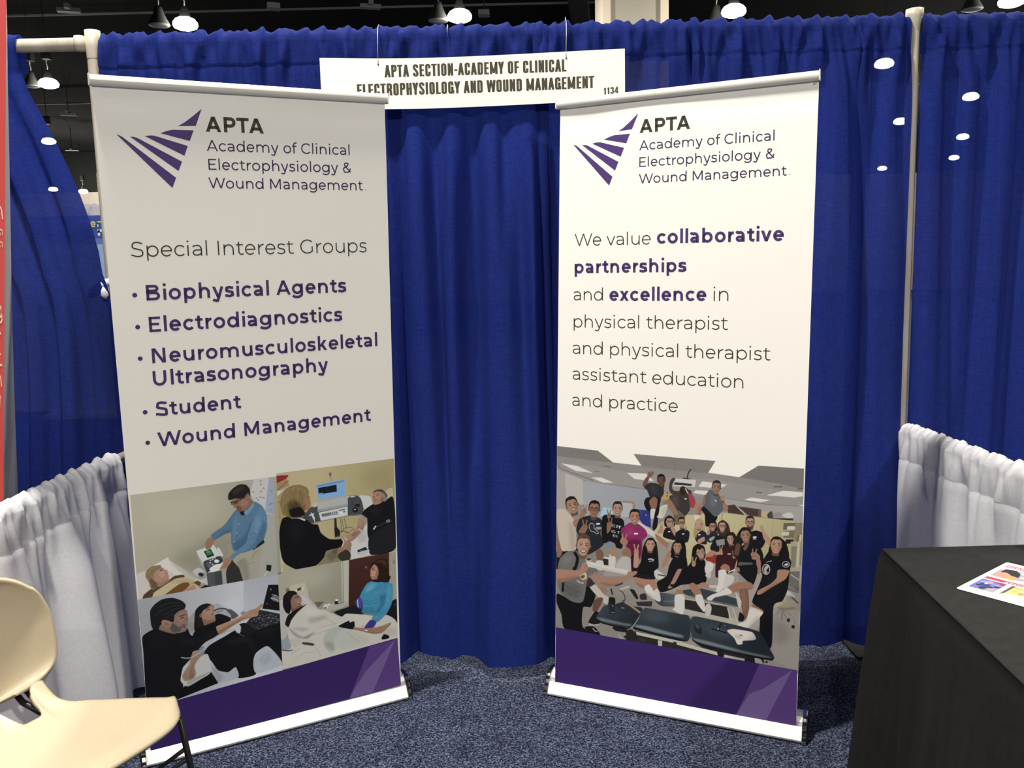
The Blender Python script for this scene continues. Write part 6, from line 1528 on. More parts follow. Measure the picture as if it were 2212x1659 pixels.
[2,26,16,12,85,0,18,0,4577,4679,4609,4682],
[2,23,17,14,75,0,10,0,4561,4699,4625,4705,4624,4651,4564,4645,4561,4699],
[2,21,16,14,80,0,12,0,4655,4713,4678,4726,4702,4718],
[2,26,16,12,85,0,18,0,4663,4687,4695,4690],
[2,23,17,14,75,0,10,0,4647,4707,4711,4713,4709,4659,4649,4654,4647,4707],
[2,23,17,14,75,0,10,0,4623,4687,4649,4689],
[2,113,86,70,70,0,12,0,4620,4629,4637,4622,4654,4632],
[1,107,47,40,100,0,0,0,4592,4591,4637,4584,4682,4599,4665,4558,4610,4553],
[1,230,220,207,100,0,0,0,4602,4586,4637,4581,4672,4593,4659,4570,4616,4566],
[0,228,224,218,100,0,0,0,4648,4304,4733,4313,4734,4275,4649,4266],
[1,172,133,110,100,0,0,0,4736,4479,4760,4517,4803,4516,4813,4469,4796,4423,4749,4421],
[2,172,133,110,100,0,21,0,4760,4497,4738,4602],
[2,172,133,110,100,0,21,0,4789,4502,4811,4603],
[2,119,90,74,100,0,7,0,4742,4465,4792,4479],
[2,119,90,74,100,0,7,0,4774,4504,4774,4534],
[1,179,157,108,100,0,0,0,5026,4283,5080,4667,5198,4886,5367,4813,5431,4514,5354,4371,5133,4181],
[1,117,90,76,100,0,0,0,5169,4588,5279,4605,5293,4480,5172,4461],
[1,126,98,84,100,0,0,0,5131,4658,5126,4633,5112,4622,5098,4630,5092,4654,5097,4678,5111,4690,5125,4681],
[1,126,98,84,100,0,0,0,5347,4691,5341,4666,5328,4655,5313,4663,5307,4687,5313,4711,5327,4723,5341,4714],
[1,192,152,131,100,0,0,0,5115,4699,5123,4794,5208,4845,5299,4820,5318,4730,5317,4645,5293,4563,5257,4520,5202,4511,5161,4543,5127,4616],
[1,126,98,84,55,11,0,0,5274,4774,5316,4729,5315,4636,5283,4546,5283,4639],
[1,203,166,144,50,18,0,0,5149,4730,5247,4761,5257,4687,5189,4634],
[1,176,154,104,100,0,0,0,5108,4672,5101,4756,5142,4836,5207,4862,5274,4855,5325,4790,5328,4706,5309,4771,5266,4808,5212,4795,5156,4792,5119,4742],
[2,141,123,83,80,0,12,0,5149,4702,5172,4716,5197,4710],
[2,26,16,12,85,0,17,0,5158,4678,5191,4683],
[2,141,123,83,80,0,12,0,5237,4716,5260,4729,5285,4723],
[2,26,16,12,85,0,17,0,5246,4692,5279,4697],
[2,126,98,84,70,0,12,0,5204,4634,5222,4629,5239,4640],
[1,107,47,40,100,0,0,0,5178,4596,5225,4593,5270,4610,5255,4571,5198,4562],
[1,230,220,207,100,0,0,0,5188,4593,5225,4590,5260,4604,5247,4581,5203,4575],
[1,31,36,52,100,0,0,0,5093,4223,5313,4475,5477,4389,5489,4022,5187,4035],
[1,168,138,102,80,0,0,0,5063,4476,5142,4511,5158,4243,5093,4209],
[1,184,143,120,100,0,0,0,5199,4139,5395,4268,5423,4136,5214,4006],
[0,228,224,218,100,0,0,0,5197,4334,5276,4342,5276,4304,5197,4296],
[1,29,23,20,100,0,0,0,5561,4527,5571,4769,5686,4847,5804,4792,5833,4555,5757,4413,5627,4427],
[1,107,79,64,100,0,0,0,5625,4569,5734,4576,5737,4458,5618,4450],
[1,29,23,20,100,0,0,0,5570,4629,5567,4715,5603,4797,5685,4828,5766,4807,5798,4730,5792,4643,5747,4687,5617,4679],
[1,114,86,70,100,0,0,0,5594,4639,5589,4616,5575,4605,5561,4613,5555,4635,5560,4658,5574,4668,5588,4661],
[1,114,86,70,100,0,0,0,5807,4652,5802,4630,5788,4619,5774,4627,5768,4649,5774,4671,5787,4682,5801,4674],
[1,173,132,109,100,0,0,0,5582,4677,5597,4765,5685,4806,5771,4775,5782,4690,5774,4610,5744,4536,5706,4498,5651,4495,5614,4527,5587,4598],
[1,114,86,70,55,11,0,0,5743,4734,5780,4689,5772,4602,5733,4521,5740,4608],
[1,188,150,127,50,18,0,0,5617,4703,5715,4725,5719,4654,5648,4610],
[1,29,23,20,100,0,0,0,5573,4653,5572,4731,5619,4802,5685,4822,5750,4810,5794,4745,5790,4666,5776,4729,5738,4767,5684,4759,5629,4760,5589,4717],
[2,23,18,16,80,0,11,0,5615,4677,5639,4688,5662,4680],
[2,26,16,12,85,0,16,0,5622,4654,5654,4656],
[2,23,17,14,75,0,9,0,5606,4672,5671,4676,5668,4629,5607,4625,5606,4672],
[2,23,18,16,80,0,11,0,5702,4683,5726,4694,5749,4686],
[2,26,16,12,85,0,16,0,5709,4660,5741,4662],
[2,23,17,14,75,0,9,0,5693,4678,5758,4682,5755,4634,5694,4630,5693,4678],
[2,23,17,14,75,0,9,0,5669,4660,5695,4662],
[2,114,86,70,70,0,11,0,5663,4609,5680,4603,5698,4612],
[1,107,47,40,100,0,0,0,5634,4576,5680,4569,5726,4582,5708,4546,5651,4542],
[1,230,220,207,100,0,0,0,5644,4572,5680,4566,5716,4576,5701,4557,5658,4554],
[1,38,41,46,100,0,0,0,5486,4318,5679,4480,5847,4455,5813,4151,5541,4095],
[1,181,140,117,100,0,0,0,5489,4424,5520,4476,5579,4474,5591,4411,5569,4348,5506,4346],
[2,181,140,117,100,0,28,0,5520,4448,5495,4590],
[2,181,140,117,100,0,28,0,5559,4456,5593,4592],
[2,125,94,78,100,0,10,0,5497,4405,5564,4424],
[2,125,94,78,100,0,10,0,5540,4458,5539,4498],
[1,211,215,218,70,0,0,0,5565,4205,5707,4314,5759,4280,5631,4132],
[1,25,26,28,100,0,0,0,5633,3998,5836,4346,6144,4405,6326,4233,6228,3903,5844,3779,5622,3849],
[1,58,42,32,100,0,0,0,5820,4527,5868,4793,6021,4904,6194,4782,6265,4506,6170,4349,5939,4352],
[1,115,88,73,100,0,0,0,5946,4599,6059,4611,6066,4482,5942,4469],
[1,123,96,81,100,0,0,0,5911,4674,5905,4649,5891,4637,5876,4646,5870,4670,5876,4695,5890,4706,5904,4698],
[1,123,96,81,100,0,0,0,6132,4696,6126,4671,6112,4659,6098,4668,6091,4692,6097,4717,6111,4728,6126,4720],
[1,187,148,127,100,0,0,0,5896,4716,5909,4812,5999,4861,6089,4830,6104,4736,6099,4649,6071,4567,6032,4525,5975,4519,5935,4553,5905,4630],
[1,123,96,81,55,11,0,0,6062,4784,6102,4736,6097,4641,6060,4550,6064,4646],
[1,199,163,141,50,18,0,0,5932,4745,6034,4773,6041,4695,5968,4645],
[1,58,42,32,100,0,0,0,5888,4689,5884,4775,5931,4854,5998,4878,6066,4867,6115,4798,6114,4711,6097,4779,6056,4820,5999,4809,5943,4809,5903,4760],
[2,46,34,26,80,0,12,0,5930,4717,5955,4730,5980,4722],
[2,26,16,12,85,0,17,0,5939,4692,5973,4696],
[2,23,17,14,75,0,10,0,5921,4711,5989,4718,5988,4666,5924,4660,5921,4711],
[2,46,34,26,80,0,12,0,6021,4726,6045,4739,6070,4731],
[2,26,16,12,85,0,17,0,6029,4701,6063,4705],
[2,23,17,14,75,0,10,0,6012,4720,6080,4727,6078,4675,6015,4669,6012,4720],
[2,23,17,14,75,0,10,0,5987,4701,6014,4703],
[2,123,96,81,70,0,12,0,5984,4645,6002,4638,6020,4648],
[1,107,47,40,100,0,0,0,5955,4607,6002,4602,6050,4617,6032,4577,5973,4571],
[1,230,220,207,100,0,0,0,5965,4603,6002,4598,6040,4611,6025,4588,5980,4584],
[0,143,141,136,100,0,0,0,5786,4181,6074,4273,6093,4069,5841,3999],
[1,19,20,26,100,0,0,0,6827,4524,7100,4657,7337,4577,7392,4308,7260,4071,6983,4198],
[1,183,142,116,100,0,0,0,7287,4598,7209,4799,7307,4848,7348,4669,7588,4368,7535,4185,7348,4395],
[1,111,84,68,100,0,0,0,6838,4791,6973,4809,6988,4654,6840,4633],
[1,40,31,25,100,0,0,0,6764,4865,6753,4980,6789,5090,6889,5139,6991,5116,7038,5018,7039,4902,6979,4957,6817,4936],
[1,118,92,75,100,0,0,0,6793,4879,6786,4848,6769,4834,6752,4845,6744,4874,6751,4904,6768,4918,6785,4908],
[1,118,92,75,100,0,0,0,7057,4914,7051,4884,7034,4870,7016,4881,7009,4910,7015,4940,7032,4954,7049,4943],
[1,180,142,118,100,0,0,0,6774,4930,6785,5047,6890,5109,7000,5076,7022,4963,7019,4858,6989,4757,6945,4705,6877,4695,6828,4735,6788,4826],
[1,118,92,75,55,14,0,0,6969,5019,7019,4963,7017,4847,6977,4736,6978,4852],
[1,193,158,134,50,22,0,0,6816,4967,6936,5004,6948,4911,6863,4847],
[1,40,31,25,100,0,0,0,6765,4897,6757,5001,6809,5099,6889,5130,6971,5120,7032,5038,7034,4933,7011,5014,6960,5062,6893,5047,6826,5044,6780,4983],
[1,66,49,38,90,8,0,0,6780,4867,6808,4798,6905,4817,7002,4824,7023,4900,7015,4794,6966,4693,6858,4678,6799,4765],
[2,32,25,20,80,0,14,0,6815,4933,6844,4950,6874,4941],
[2,26,16,12,85,0,21,0,6826,4903,6866,4909],
[2,23,17,14,75,0,12,0,6804,4925,6885,4936,6886,4873,6810,4863,6804,4925],
[2,32,25,20,80,0,14,0,6923,4948,6952,4964,6982,4956],
[2,26,16,12,85,0,20,0,6934,4918,6974,4923],
[2,23,17,14,75,0,11,0,6912,4940,6993,4951,6994,4888,6918,4878,6912,4940],
[2,23,17,14,75,0,11,0,6884,4915,6916,4919],
[2,118,92,75,70,0,14,0,6882,4848,6904,4840,6925,4853],
[1,107,47,40,100,0,0,0,6849,4801,6906,4796,6962,4816,6943,4768,6873,4758],
[1,230,220,207,100,0,0,0,6861,4796,6906,4792,6950,4808,6934,4781,6880,4774],
[1,217,217,212,100,0,0,0,6991,4436,7103,4458,7104,4400,6992,4378],
[2,217,217,212,100,0,21,0,7005,4353,7105,4369],
[1,58,22,26,100,0,0,0,5821,3562,6099,3968,6468,4089,6550,3753,6477,3531,6343,3141,5854,3081],
[1,35,26,22,100,0,0,0,6107,4290,6181,4489,6372,4517,6489,4335,6475,4090,6327,4127],
[1,111,83,67,100,0,0,0,6226,4174,6332,4197,6353,4065,6236,4040],
[1,118,90,74,100,0,0,0,6185,4245,6179,4219,6166,4207,6152,4216,6146,4241,6151,4267,6165,4279,6179,4270],
[1,118,90,74,100,0,0,0,6393,4290,6388,4264,6374,4252,6361,4261,6355,4286,6360,4312,6373,4324,6387,4315],
[1,180,139,115,100,0,0,0,6167,4289,6168,4390,6248,4449,6338,4426,6362,4331,6366,4241,6348,4154,6316,4106,6263,4095,6221,4126,6183,4202],
[1,118,90,74,55,11,0,0,6317,4376,6360,4331,6365,4232,6340,4135,6333,4234],
[1,193,156,132,50,18,0,0,6198,4323,6291,4362,6306,4283,6242,4223],
[1,35,26,22,100,0,0,0,6161,4261,6149,4349,6184,4435,6246,4467,6312,4462,6365,4396,6374,4307,6351,4374,6307,4412,6254,4396,6201,4389,6168,4335],
[2,28,21,18,80,0,12,0,6199,4294,6221,4310,6246,4304],
[2,26,16,12,85,0,18,0,6209,4269,6241,4276],
[2,28,21,18,80,0,12,0,6284,4313,6306,4328,6331,4323],
[2,26,16,12,85,0,18,0,6294,4288,6326,4294],
[2,118,90,74,70,0,12,0,6257,4225,6275,4220,6291,4232],
[1,107,47,40,100,0,0,0,6234,4183,6280,4182,6323,4203,6311,4160,6255,4148],
[1,230,220,207,100,0,0,0,6244,4180,6280,4179,6314,4195,6303,4171,6260,4162],
[1,152,53,45,100,0,0,0,5444,3518,5663,3719,5857,3759,5912,3572,5720,3361],
[1,176,132,108,100,0,0,0,5442,3626,5662,3826,5818,3776,5639,3595],
[1,180,139,115,100,0,0,0,5910,3853,5942,3908,6004,3907,6017,3840,5993,3773,5927,3769],
[2,180,139,115,100,0,29,0,5942,3878,5924,4030],
[2,180,139,115,100,0,29,0,5984,3887,6027,4033],
[2,124,94,77,100,0,11,0,5918,3833,5988,3853],
[2,124,94,77,100,0,11,0,5963,3889,5962,3932],
[1,180,139,115,100,0,0,0,5766,3771,5998,3824,6026,3720,5846,3645],
[0,220,214,208,100,0,0,0,6184,3778,6302,3791,6302,3756,6185,3743],
[1,166,126,103,100,0,0,0,6349,3716,6380,3771,6441,3769,6455,3702,6431,3636,6366,3632],
[2,166,126,103,100,0,29,0,6381,3741,6342,3890],
[2,166,126,103,100,0,29,0,6421,3750,6444,3893],
[2,115,85,69,100,0,10,0,6357,3695,6426,3716],
[2,115,85,69,100,0,10,0,6401,3752,6400,3794],
[1,30,23,19,100,0,0,0,6370,3865,6480,4435,6660,4718,6879,4708,6998,4463,6971,4197,6857,4237,6657,4163,6588,3757,6411,3683],
[1,19,19,21,100,0,0,0,6525,3723,6608,4057,6933,4224,7214,4123,7339,3843,7300,3259,6534,3165],
[1,99,72,58,100,0,0,0,6699,4314,6853,4353,6887,4180,6718,4136],
[1,105,78,64,100,0,0,0,6637,4404,6629,4369,6609,4353,6589,4365,6580,4398,6588,4433,6608,4449,6628,4437],
[1,105,78,64,100,0,0,0,6938,4480,6930,4445,6911,4429,6891,4441,6882,4474,6890,4509,6909,4525,6929,4513],
[1,159,120,99,100,0,0,0,6609,4462,6608,4595,6723,4680,6854,4657,6892,4533,6901,4414,6877,4296,6831,4231,6755,4212,6693,4249,6636,4347],
[1,105,78,64,55,16,0,0,6824,4589,6889,4532,6899,4402,6865,4271,6853,4402],
[1,177,141,119,50,26,0,0,6653,4509,6788,4568,6812,4464,6721,4381],
[1,30,23,19,100,0,0,0,6602,4424,6581,4540,6630,4657,6719,4703,6815,4703,6895,4619,6910,4501,6874,4589,6809,4636,6733,4610,6655,4598,6609,4523],
[2,24,18,15,80,0,16,0,6655,4471,6687,4494,6723,4488],
[2,26,16,12,85,0,24,0,6672,4439,6718,4450],
[2,24,18,15,80,0,16,0,6779,4502,6810,4525,6846,4519],
[2,26,16,12,85,0,23,0,6795,4470,6841,4481],
[2,105,78,64,70,0,16,0,6743,4384,6769,4378,6792,4396],
[1,107,47,40,100,0,0,0,6710,4327,6776,4329,6839,4360,6822,4302,6742,4281],
[1,230,220,207,100,0,0,0,6725,4323,6777,4324,6826,4349,6810,4316,6749,4300],
[1,95,72,55,100,10,0,0,6396,3788,6474,4156,6607,4104,6542,3752],
[1,125,92,74,90,10,0,0,6685,4007,6783,4150,6871,4146,6762,3936],
[1,159,120,99,100,0,0,0,6939,3876,7113,3923,7245,3780,7168,3652,6992,3724],
[1,159,120,99,100,0,0,0,6962,3791,7005,3865,7087,3863,7105,3772,7074,3682,6986,3677],
[2,159,120,99,100,0,40,0,7005,3825,6996,4033],
[2,159,120,99,100,0,40,0,7060,3837,7134,4036],
[2,111,82,66,100,0,14,0,6973,3763,7067,3791],
[2,111,82,66,100,0,14,0,7033,3840,7032,3898],
[1,160,120,98,100,0,0,0,7118,3659,7242,3700,7299,3312,7177,3191],
[1,17,17,19,100,0,0,0,134,3309,854,3389,1209,3084,1150,2618,71,2487],
[1,146,109,85,100,0,0,0,78,4446,289,4423,273,4134,173,3835,300,3139,103,2986],
[1,201,188,167,100,0,0,0,94,4679,410,4756,743,4410,820,4045,836,3324,436,3212,279,3233,136,3831],
[1,168,153,127,60,59,0,0,558,4306,796,4043,825,3328,616,3305],
[1,103,76,60,100,0,0,0,626,4745,835,4821,910,4613,681,4528],
[1,30,25,22,100,0,0,0,483,4818,427,4971,449,5137,591,5242,762,5250,869,5132,908,4974,795,5027,545,4936],
[1,110,83,66,100,0,0,0,526,4839,515,4795,487,4775,459,4790,448,4832,459,4876,487,4896,515,4881],
[1,110,83,66,100,0,0,0,934,4988,923,4945,896,4924,868,4940,857,4981,868,5025,896,5045,923,5030],
[1,166,127,102,100,0,0,0,478,4911,455,5076,603,5202,789,5197,862,5051,892,4905,878,4755,824,4666,720,4628,628,4663,534,4774],
[1,110,83,66,55,21,0,0,759,5108,858,5049,892,4889,865,4722,828,4882],
[1,182,147,122,50,34,0,0,548,4984,727,5080,776,4957,662,4837],
[1,30,25,22,100,0,0,0,474,4862,427,5003,478,5157,594,5230,728,5247,852,5157,891,5015,828,5117,731,5163,629,5117,522,5088,469,4987],
[2,24,20,18,80,0,22,0,557,4937,598,4971,649,4970],
[2,26,16,12,85,0,31,0,585,4900,648,4923],
[2,24,20,18,80,0,22,0,724,4998,765,5031,816,5031],
[2,26,16,12,85,0,31,0,752,4961,814,4983],
[2,110,83,66,70,0,22,0,692,4844,730,4843,759,4869],
[1,107,47,40,100,0,0,0,655,4768,748,4783,830,4832,816,4758,708,4718],
[1,230,220,207,100,0,0,0,677,4766,750,4777,814,4817,797,4773,714,4742],
[1,155,118,96,100,0,0,0,722,4350,945,4486,1077,4840,1253,4729,1157,4578,944,4129,766,4154],
[1,32,36,42,100,0,0,0,974,4446,1356,4616,1748,4535,1864,4292,1874,3643,1619,3388,1239,3174,1062,3641,840,4019],
[1,48,53,60,60,69,0,0,1385,4472,1676,4443,1705,3994,1444,3824],
[1,93,67,52,100,0,0,0,1403,4709,1603,4711,1593,4490,1373,4487],
[1,22,18,14,100,0,0,0,1309,4827,1315,4989,1391,5137,1545,5188,1690,5138,1739,4991,1716,4829,1641,4917,1401,4916],
[1,98,73,57,100,0,0,0,1355,4845,1344,4802,1318,4783,1293,4798,1282,4838,1293,4881,1318,4900,1344,4886],
[1,98,73,57,100,0,0,0,1746,4847,1735,4805,1710,4786,1684,4800,1674,4841,1684,4883,1710,4903,1735,4888],
[1,147,111,88,100,0,0,0,1337,4916,1376,5078,1541,5146,1695,5079,1704,4918,1679,4770,1616,4634,1540,4569,1440,4568,1376,4632,1336,4768],
[1,98,73,57,55,20,0,0,1639,5005,1700,4918,1674,4756,1594,4608,1618,4770],
[1,167,134,111,50,32,0,0,1405,4960,1587,4991,1586,4858,1449,4783],
[1,22,18,14,100,0,0,0,1317,4871,1326,5019,1422,5146,1544,5176,1661,5147,1733,5021,1716,4874,1699,4991,1634,5067,1534,5058,1435,5066,1356,4989],
[2,18,14,11,80,0,21,0,1397,4913,1442,4931,1485,4913],
[2,26,16,12,85,0,30,0,1407,4869,1467,4869],
[2,23,17,14,75,0,17,0,1380,4904,1500,4905,1488,4816,1376,4815,1380,4904],
[2,18,14,11,80,0,21,0,1557,4914,1602,4932,1644,4914],
[2,26,16,12,85,0,30,0,1567,4870,1627,4870],
[2,23,17,14,75,0,17,0,1540,4905,1660,4906,1648,4817,1536,4816,1540,4905],
[2,23,17,14,75,0,17,0,1493,4875,1541,4875],
[2,98,73,57,70,0,21,0,1477,4781,1508,4766,1541,4781],
[2,122,66,56,80,0,24,0,1441,4692,1501,4686,1561,4696],
[1,151,115,92,100,0,0,0,1102,4787,1144,4852,1224,4849,1239,4769,1208,4689,1123,4686],
[2,151,115,92,100,0,36,0,1144,4816,1102,4996],
[2,151,115,92,100,0,36,0,1197,4826,1234,4998],
[2,106,78,62,100,0,13,0,1113,4762,1202,4786],
[2,106,78,62,100,0,13,0,1171,4829,1171,4880],
[1,143,108,87,100,0,0,0,929,3956,1107,4260,1283,4206,1165,3952],
[1,143,108,87,100,0,0,0,1084,4177,1138,4261,1240,4258,1260,4156,1219,4053,1111,4049],
[2,143,108,87,100,0,47,0,1138,4216,1077,4445],
[2,143,108,87,100,0,47,0,1206,4229,1246,4449],
[2,100,74,59,100,0,17,0,1098,4146,1213,4177],
[2,100,74,59,100,0,17,0,1172,4232,1172,4298],
[2,196,196,192,100,0,20,0,1356,4100,1332,4254,1400,4337,1502,4299,1516,4173,1618,4084,1676,4019,1618,3970,1531,4032,1414,4049,1356,4100],
[0,224,220,216,100,0,0,0,1595,4365,1728,4378,1728,4321,1595,4300],
[2,196,196,192,100,0,14,0,1583,4123,1592,4214,1609,4168,1624,4218,1630,4128],
[2,196,196,192,100,0,14,0,1636,4128,1644,4220,1662,4173,1676,4223,1682,4133],
[2,196,196,192,100,0,14,0,1688,4133,1696,4225,1714,4178,1728,4228,1734,4138],
[2,196,196,192,100,0,14,0,1740,4139,1749,4230,1766,4184,1780,4233,1786,4143],
[1,125,91,72,100,0,0,0,1734,4025,1850,4263,2079,4567,2022,4308,1965,3992,1821,3864],
[1,17,17,19,100,0,0,0,1820,4612,2193,4724,2568,4586,2620,4368,2539,3547,2081,3652,1822,3737],
[1,109,81,65,100,0,0,0,2291,4814,2459,4830,2468,4642,2283,4624],
[1,32,26,21,100,0,0,0,2203,4907,2196,5044,2248,5175,2373,5228,2499,5197,2551,5076,2545,4938,2475,5007,2274,4988],
[1,116,88,72,100,0,0,0,2240,4922,2232,4886,2210,4869,2189,4882,2180,4917,2188,4953,2210,4970,2231,4957],
[1,116,88,72,100,0,0,0,2568,4953,2560,4916,2538,4900,2517,4912,2508,4947,2517,4983,2538,5000,2559,4987],
[1,176,136,112,100,0,0,0,2220,4984,2240,5124,2374,5193,2507,5147,2528,5011,2518,4885,2475,4766,2417,4705,2333,4697,2274,4747,2230,4859],
[1,116,88,72,55,17,0,0,2466,5081,2525,5011,2515,4872,2459,4742,2467,4880],
[1,190,154,130,50,27,0,0,2274,5026,2424,5065,2433,4953,2324,4880],
[1,32,26,21,100,0,0,0,2207,4945,2203,5070,2273,5184,2374,5218,2474,5202,2544,5101,2541,4975,2518,5073,2457,5133,2374,5118,2290,5118,2230,5047],
[2,26,21,17,80,0,18,0,2270,4986,2307,5004,2344,4992],
[2,26,16,12,85,0,25,0,2282,4949,2333,4954],
[2,26,21,17,80,0,18,0,2404,4998,2441,5016,2478,5004],
[2,26,16,12,85,0,25,0,2416,4961,2466,4966],
[2,116,88,72,70,0,18,0,2348,4880,2375,4869,2401,4884],
[1,107,47,40,100,0,0,0,2304,4825,2375,4817,2445,4838,2419,4781,2331,4772],
[1,230,220,207,100,0,0,0,2320,4819,2375,4812,2430,4829,2408,4797,2341,4791],
[1,143,107,85,100,0,0,0,1990,4687,2034,4755,2115,4752,2132,4668,2100,4585,2012,4582],
[2,143,107,85,100,0,38,0,2034,4718,2001,4906],
[2,143,107,85,100,0,38,0,2088,4728,2137,4908],
[2,100,73,57,100,0,14,0,2001,4661,2094,4686],
[2,100,73,57,100,0,13,0,2061,4731,2061,4784],
[1,143,107,85,100,0,0,0,1993,4418,2151,4349,2123,4178,1994,4024],
[1,143,107,85,100,0,0,0,2034,4383,2079,4454,2165,4452,2183,4364,2148,4276,2057,4272],
[2,143,107,85,100,0,40,0,2079,4415,2039,4614],
[2,143,107,85,100,0,40,0,2137,4426,2182,4616],
[2,100,73,57,100,0,14,0,2045,4356,2142,4382],
[2,100,73,57,100,0,14,0,2108,4429,2108,4485],
[1,133,138,140,100,0,0,0,1908,3619,2081,3750,2282,3688,2325,3439,2197,3368,2024,3405],
[1,168,125,98,100,0,0,0,2139,3446,2282,3504,2328,3354,2226,3173,2125,3247],
[1,140,43,94,100,0,0,0,2513,4245,2845,4507,3130,4480,3381,4305,3446,4091,3267,3878,3229,3373,2936,3115,2751,3542,2537,3884],
[1,92,24,56,85,39,0,0,2735,3849,3212,3900,3229,3317,2964,3062,2765,3488],
[1,168,67,122,50,56,0,0,2733,4323,2986,4321,2931,4065,2678,4038],
[1,105,76,59,100,0,0,0,2906,4576,3079,4592,3089,4396,2899,4377],
[1,28,22,19,100,0,0,0,2815,4672,2808,4817,2861,4954,2991,5010,3120,4977,3175,4851,3168,4706,3096,4778,2888,4759],
[1,112,83,65,100,0,0,0,2853,4689,2844,4651,2822,4634,2800,4647,2791,4683,2800,4722,2822,4739,2844,4726],
[1,112,83,65,100,0,0,0,3193,4722,3184,4684,3162,4666,3140,4679,3130,4716,3139,4754,3161,4771,3183,4758],
[1,170,127,101,100,0,0,0,2832,4753,2852,4900,2991,4973,3129,4926,3151,4783,3141,4651,3097,4526,3037,4462,2950,4453,2889,4505,2843,4622],
[1,112,83,65,55,17,0,0,3087,4856,3147,4783,3138,4638,3080,4500,3088,4646],
[1,185,147,121,50,28,0,0,2888,4798,3043,4839,3053,4721,2941,4645],
[1,28,22,19,100,0,0,0,2819,4712,2814,4844,2887,4964,2991,5000,3094,4983,3167,4877,3165,4745,3140,4848,3078,4911,2991,4895,2905,4894,2842,4820],
[2,22,18,15,80,0,19,0,2884,4756,2923,4775,2961,4763],
[2,26,16,12,85,0,27,0,2897,4717,2949,4722],
[2,22,18,15,80,0,19,0,3023,4769,3061,4788,3099,4776],
[2,26,16,12,85,0,26,0,3035,4730,3087,4735],
[2,112,83,65,70,0,19,0,2965,4645,2993,4634,3020,4650],
[1,107,47,40,100,0,0,0,2920,4588,2993,4579,3065,4602,3038,4541,2948,4532],
[1,230,220,207,100,0,0,0,2936,4581,2993,4573,3050,4592,3028,4558,2958,4552],
[0,230,221,217,100,0,0,0,2973,4153,3115,4167,3116,4106,2973,4091],
[1,170,127,101,100,0,0,0,2467,3792,2551,3955,2750,3836,2694,3690,2552,3689],
[1,170,127,101,100,0,0,0,2530,3818,2582,3901,2680,3898,2699,3798,2661,3697,2557,3692],
[2,170,127,101,100,0,45,0,2582,3856,2555,4085],
[2,170,127,101,100,0,45,0,2647,3869,2718,4089],
[2,118,86,68,100,0,16,0,2543,3787,2654,3818],
[2,118,86,68,100,0,16,0,2615,3872,2614,3937],
[1,125,90,72,100,0,0,0,1575,3340,1735,3429,1851,3315,1852,3030,1648,2978],
[1,208,203,192,100,0,0,0,1590,2986,1852,3008,1852,2689,1620,2689],
[1,179,128,95,100,0,0,0,2110,3457,2282,3518,2329,3340,2283,3166,2140,3177],
[1,211,206,195,100,0,0,0,2054,3182,2297,3218,2290,2855,2127,2751,2060,2941],
[1,150,110,88,100,0,0,0,2539,3420,2680,3591,2835,3552,2884,3319,2795,3197,2597,3230],
[1,189,184,173,100,6,0,0,2313,2886,2540,3252,2837,3230,2882,2758,2484,2794],
[1,42,15,27,100,0,0,0,2879,3319,3132,3264,3163,2624,2911,2593],
[1,22,16,14,100,0,0,0,3230,3136,3291,3644,3420,3950,3604,4038,3770,3890,3845,3347,3840,2958,3686,3328,3410,3296,3300,3032],
[1,113,86,70,100,0,0,0,3474,3669,3631,3681,3635,3510,3462,3497],
[1,122,94,77,100,0,0,0,3430,3770,3422,3737,3402,3721,3382,3732,3373,3764,3381,3797,3401,3813,3421,3802],
[1,122,94,77,100,0,0,0,3738,3793,3730,3760,3710,3744,3690,3755,3681,3787,3689,3820,3709,3835,3729,3824],
[1,185,145,120,100,0,0,0,3412,3825,3435,3952,3562,4014,3686,3970,3702,3846,3689,3731,3645,3623,3589,3568,3511,3562,3457,3609,3419,3711],
[1,122,94,77,55,16,0,0,3645,3911,3698,3846,3686,3720,3629,3601,3640,3728],
[1,197,161,136,50,25,0,0,3464,3863,3606,3896,3611,3794,3507,3729],
[1,22,16,14,100,0,0,0,3399,3790,3399,3904,3468,4007,3563,4037,3656,4021,3719,3927,3713,3813,3694,3903,3639,3958,3560,3945,3482,3947,3424,3883],
[2,18,13,11,80,0,16,0,3460,3826,3495,3843,3529,3831],
[2,26,16,12,85,0,23,0,3470,3793,3517,3796],
[2,18,13,11,80,0,16,0,3586,3835,3620,3852,3655,3841],
[2,26,16,12,85,0,23,0,3596,3802,3643,3805],
[2,122,94,77,70,0,16,0,3529,3728,3554,3719,3580,3732],
[1,107,47,40,100,0,0,0,3487,3680,3553,3671,3619,3690,3593,3637,3511,3631],
[1,230,220,207,100,0,0,0,3501,3674,3553,3666,3605,3682,3584,3653,3521,3648],
[1,17,17,19,100,0,0,0,3102,2602,3189,3075,3382,3376,3547,3484,3801,3424,3853,3043,3695,2857,3678,2633,3163,2596],
[2,207,207,202,100,0,39,0,3480,3254,3576,3288,3687,3267],
[2,207,207,202,100,0,19,0,3508,3191,3687,3239],
[1,185,145,120,100,0,0,0,2960,2936,2985,3415,3116,3485,3155,3127,3111,2926],
[1,185,145,120,100,0,0,0,2975,3489,3026,3572,3122,3570,3142,3469,3104,3369,3001,3363],
[2,185,145,120,100,0,45,0,3026,3527,2973,3752],
[2,185,145,120,100,0,45,0,3090,3540,3134,3757],
[2,128,98,80,100,0,16,0,2988,3458,3097,3490],
[2,128,98,80,100,0,16,0,3058,3543,3058,3607],
[1,174,129,104,100,0,0,0,2962,2472,3051,2616,3392,2625,3541,2336,3395,2200,3165,2254],
[1,125,88,70,60,23,0,0,3024,2382,3165,2260,3389,2205,3305,2306],
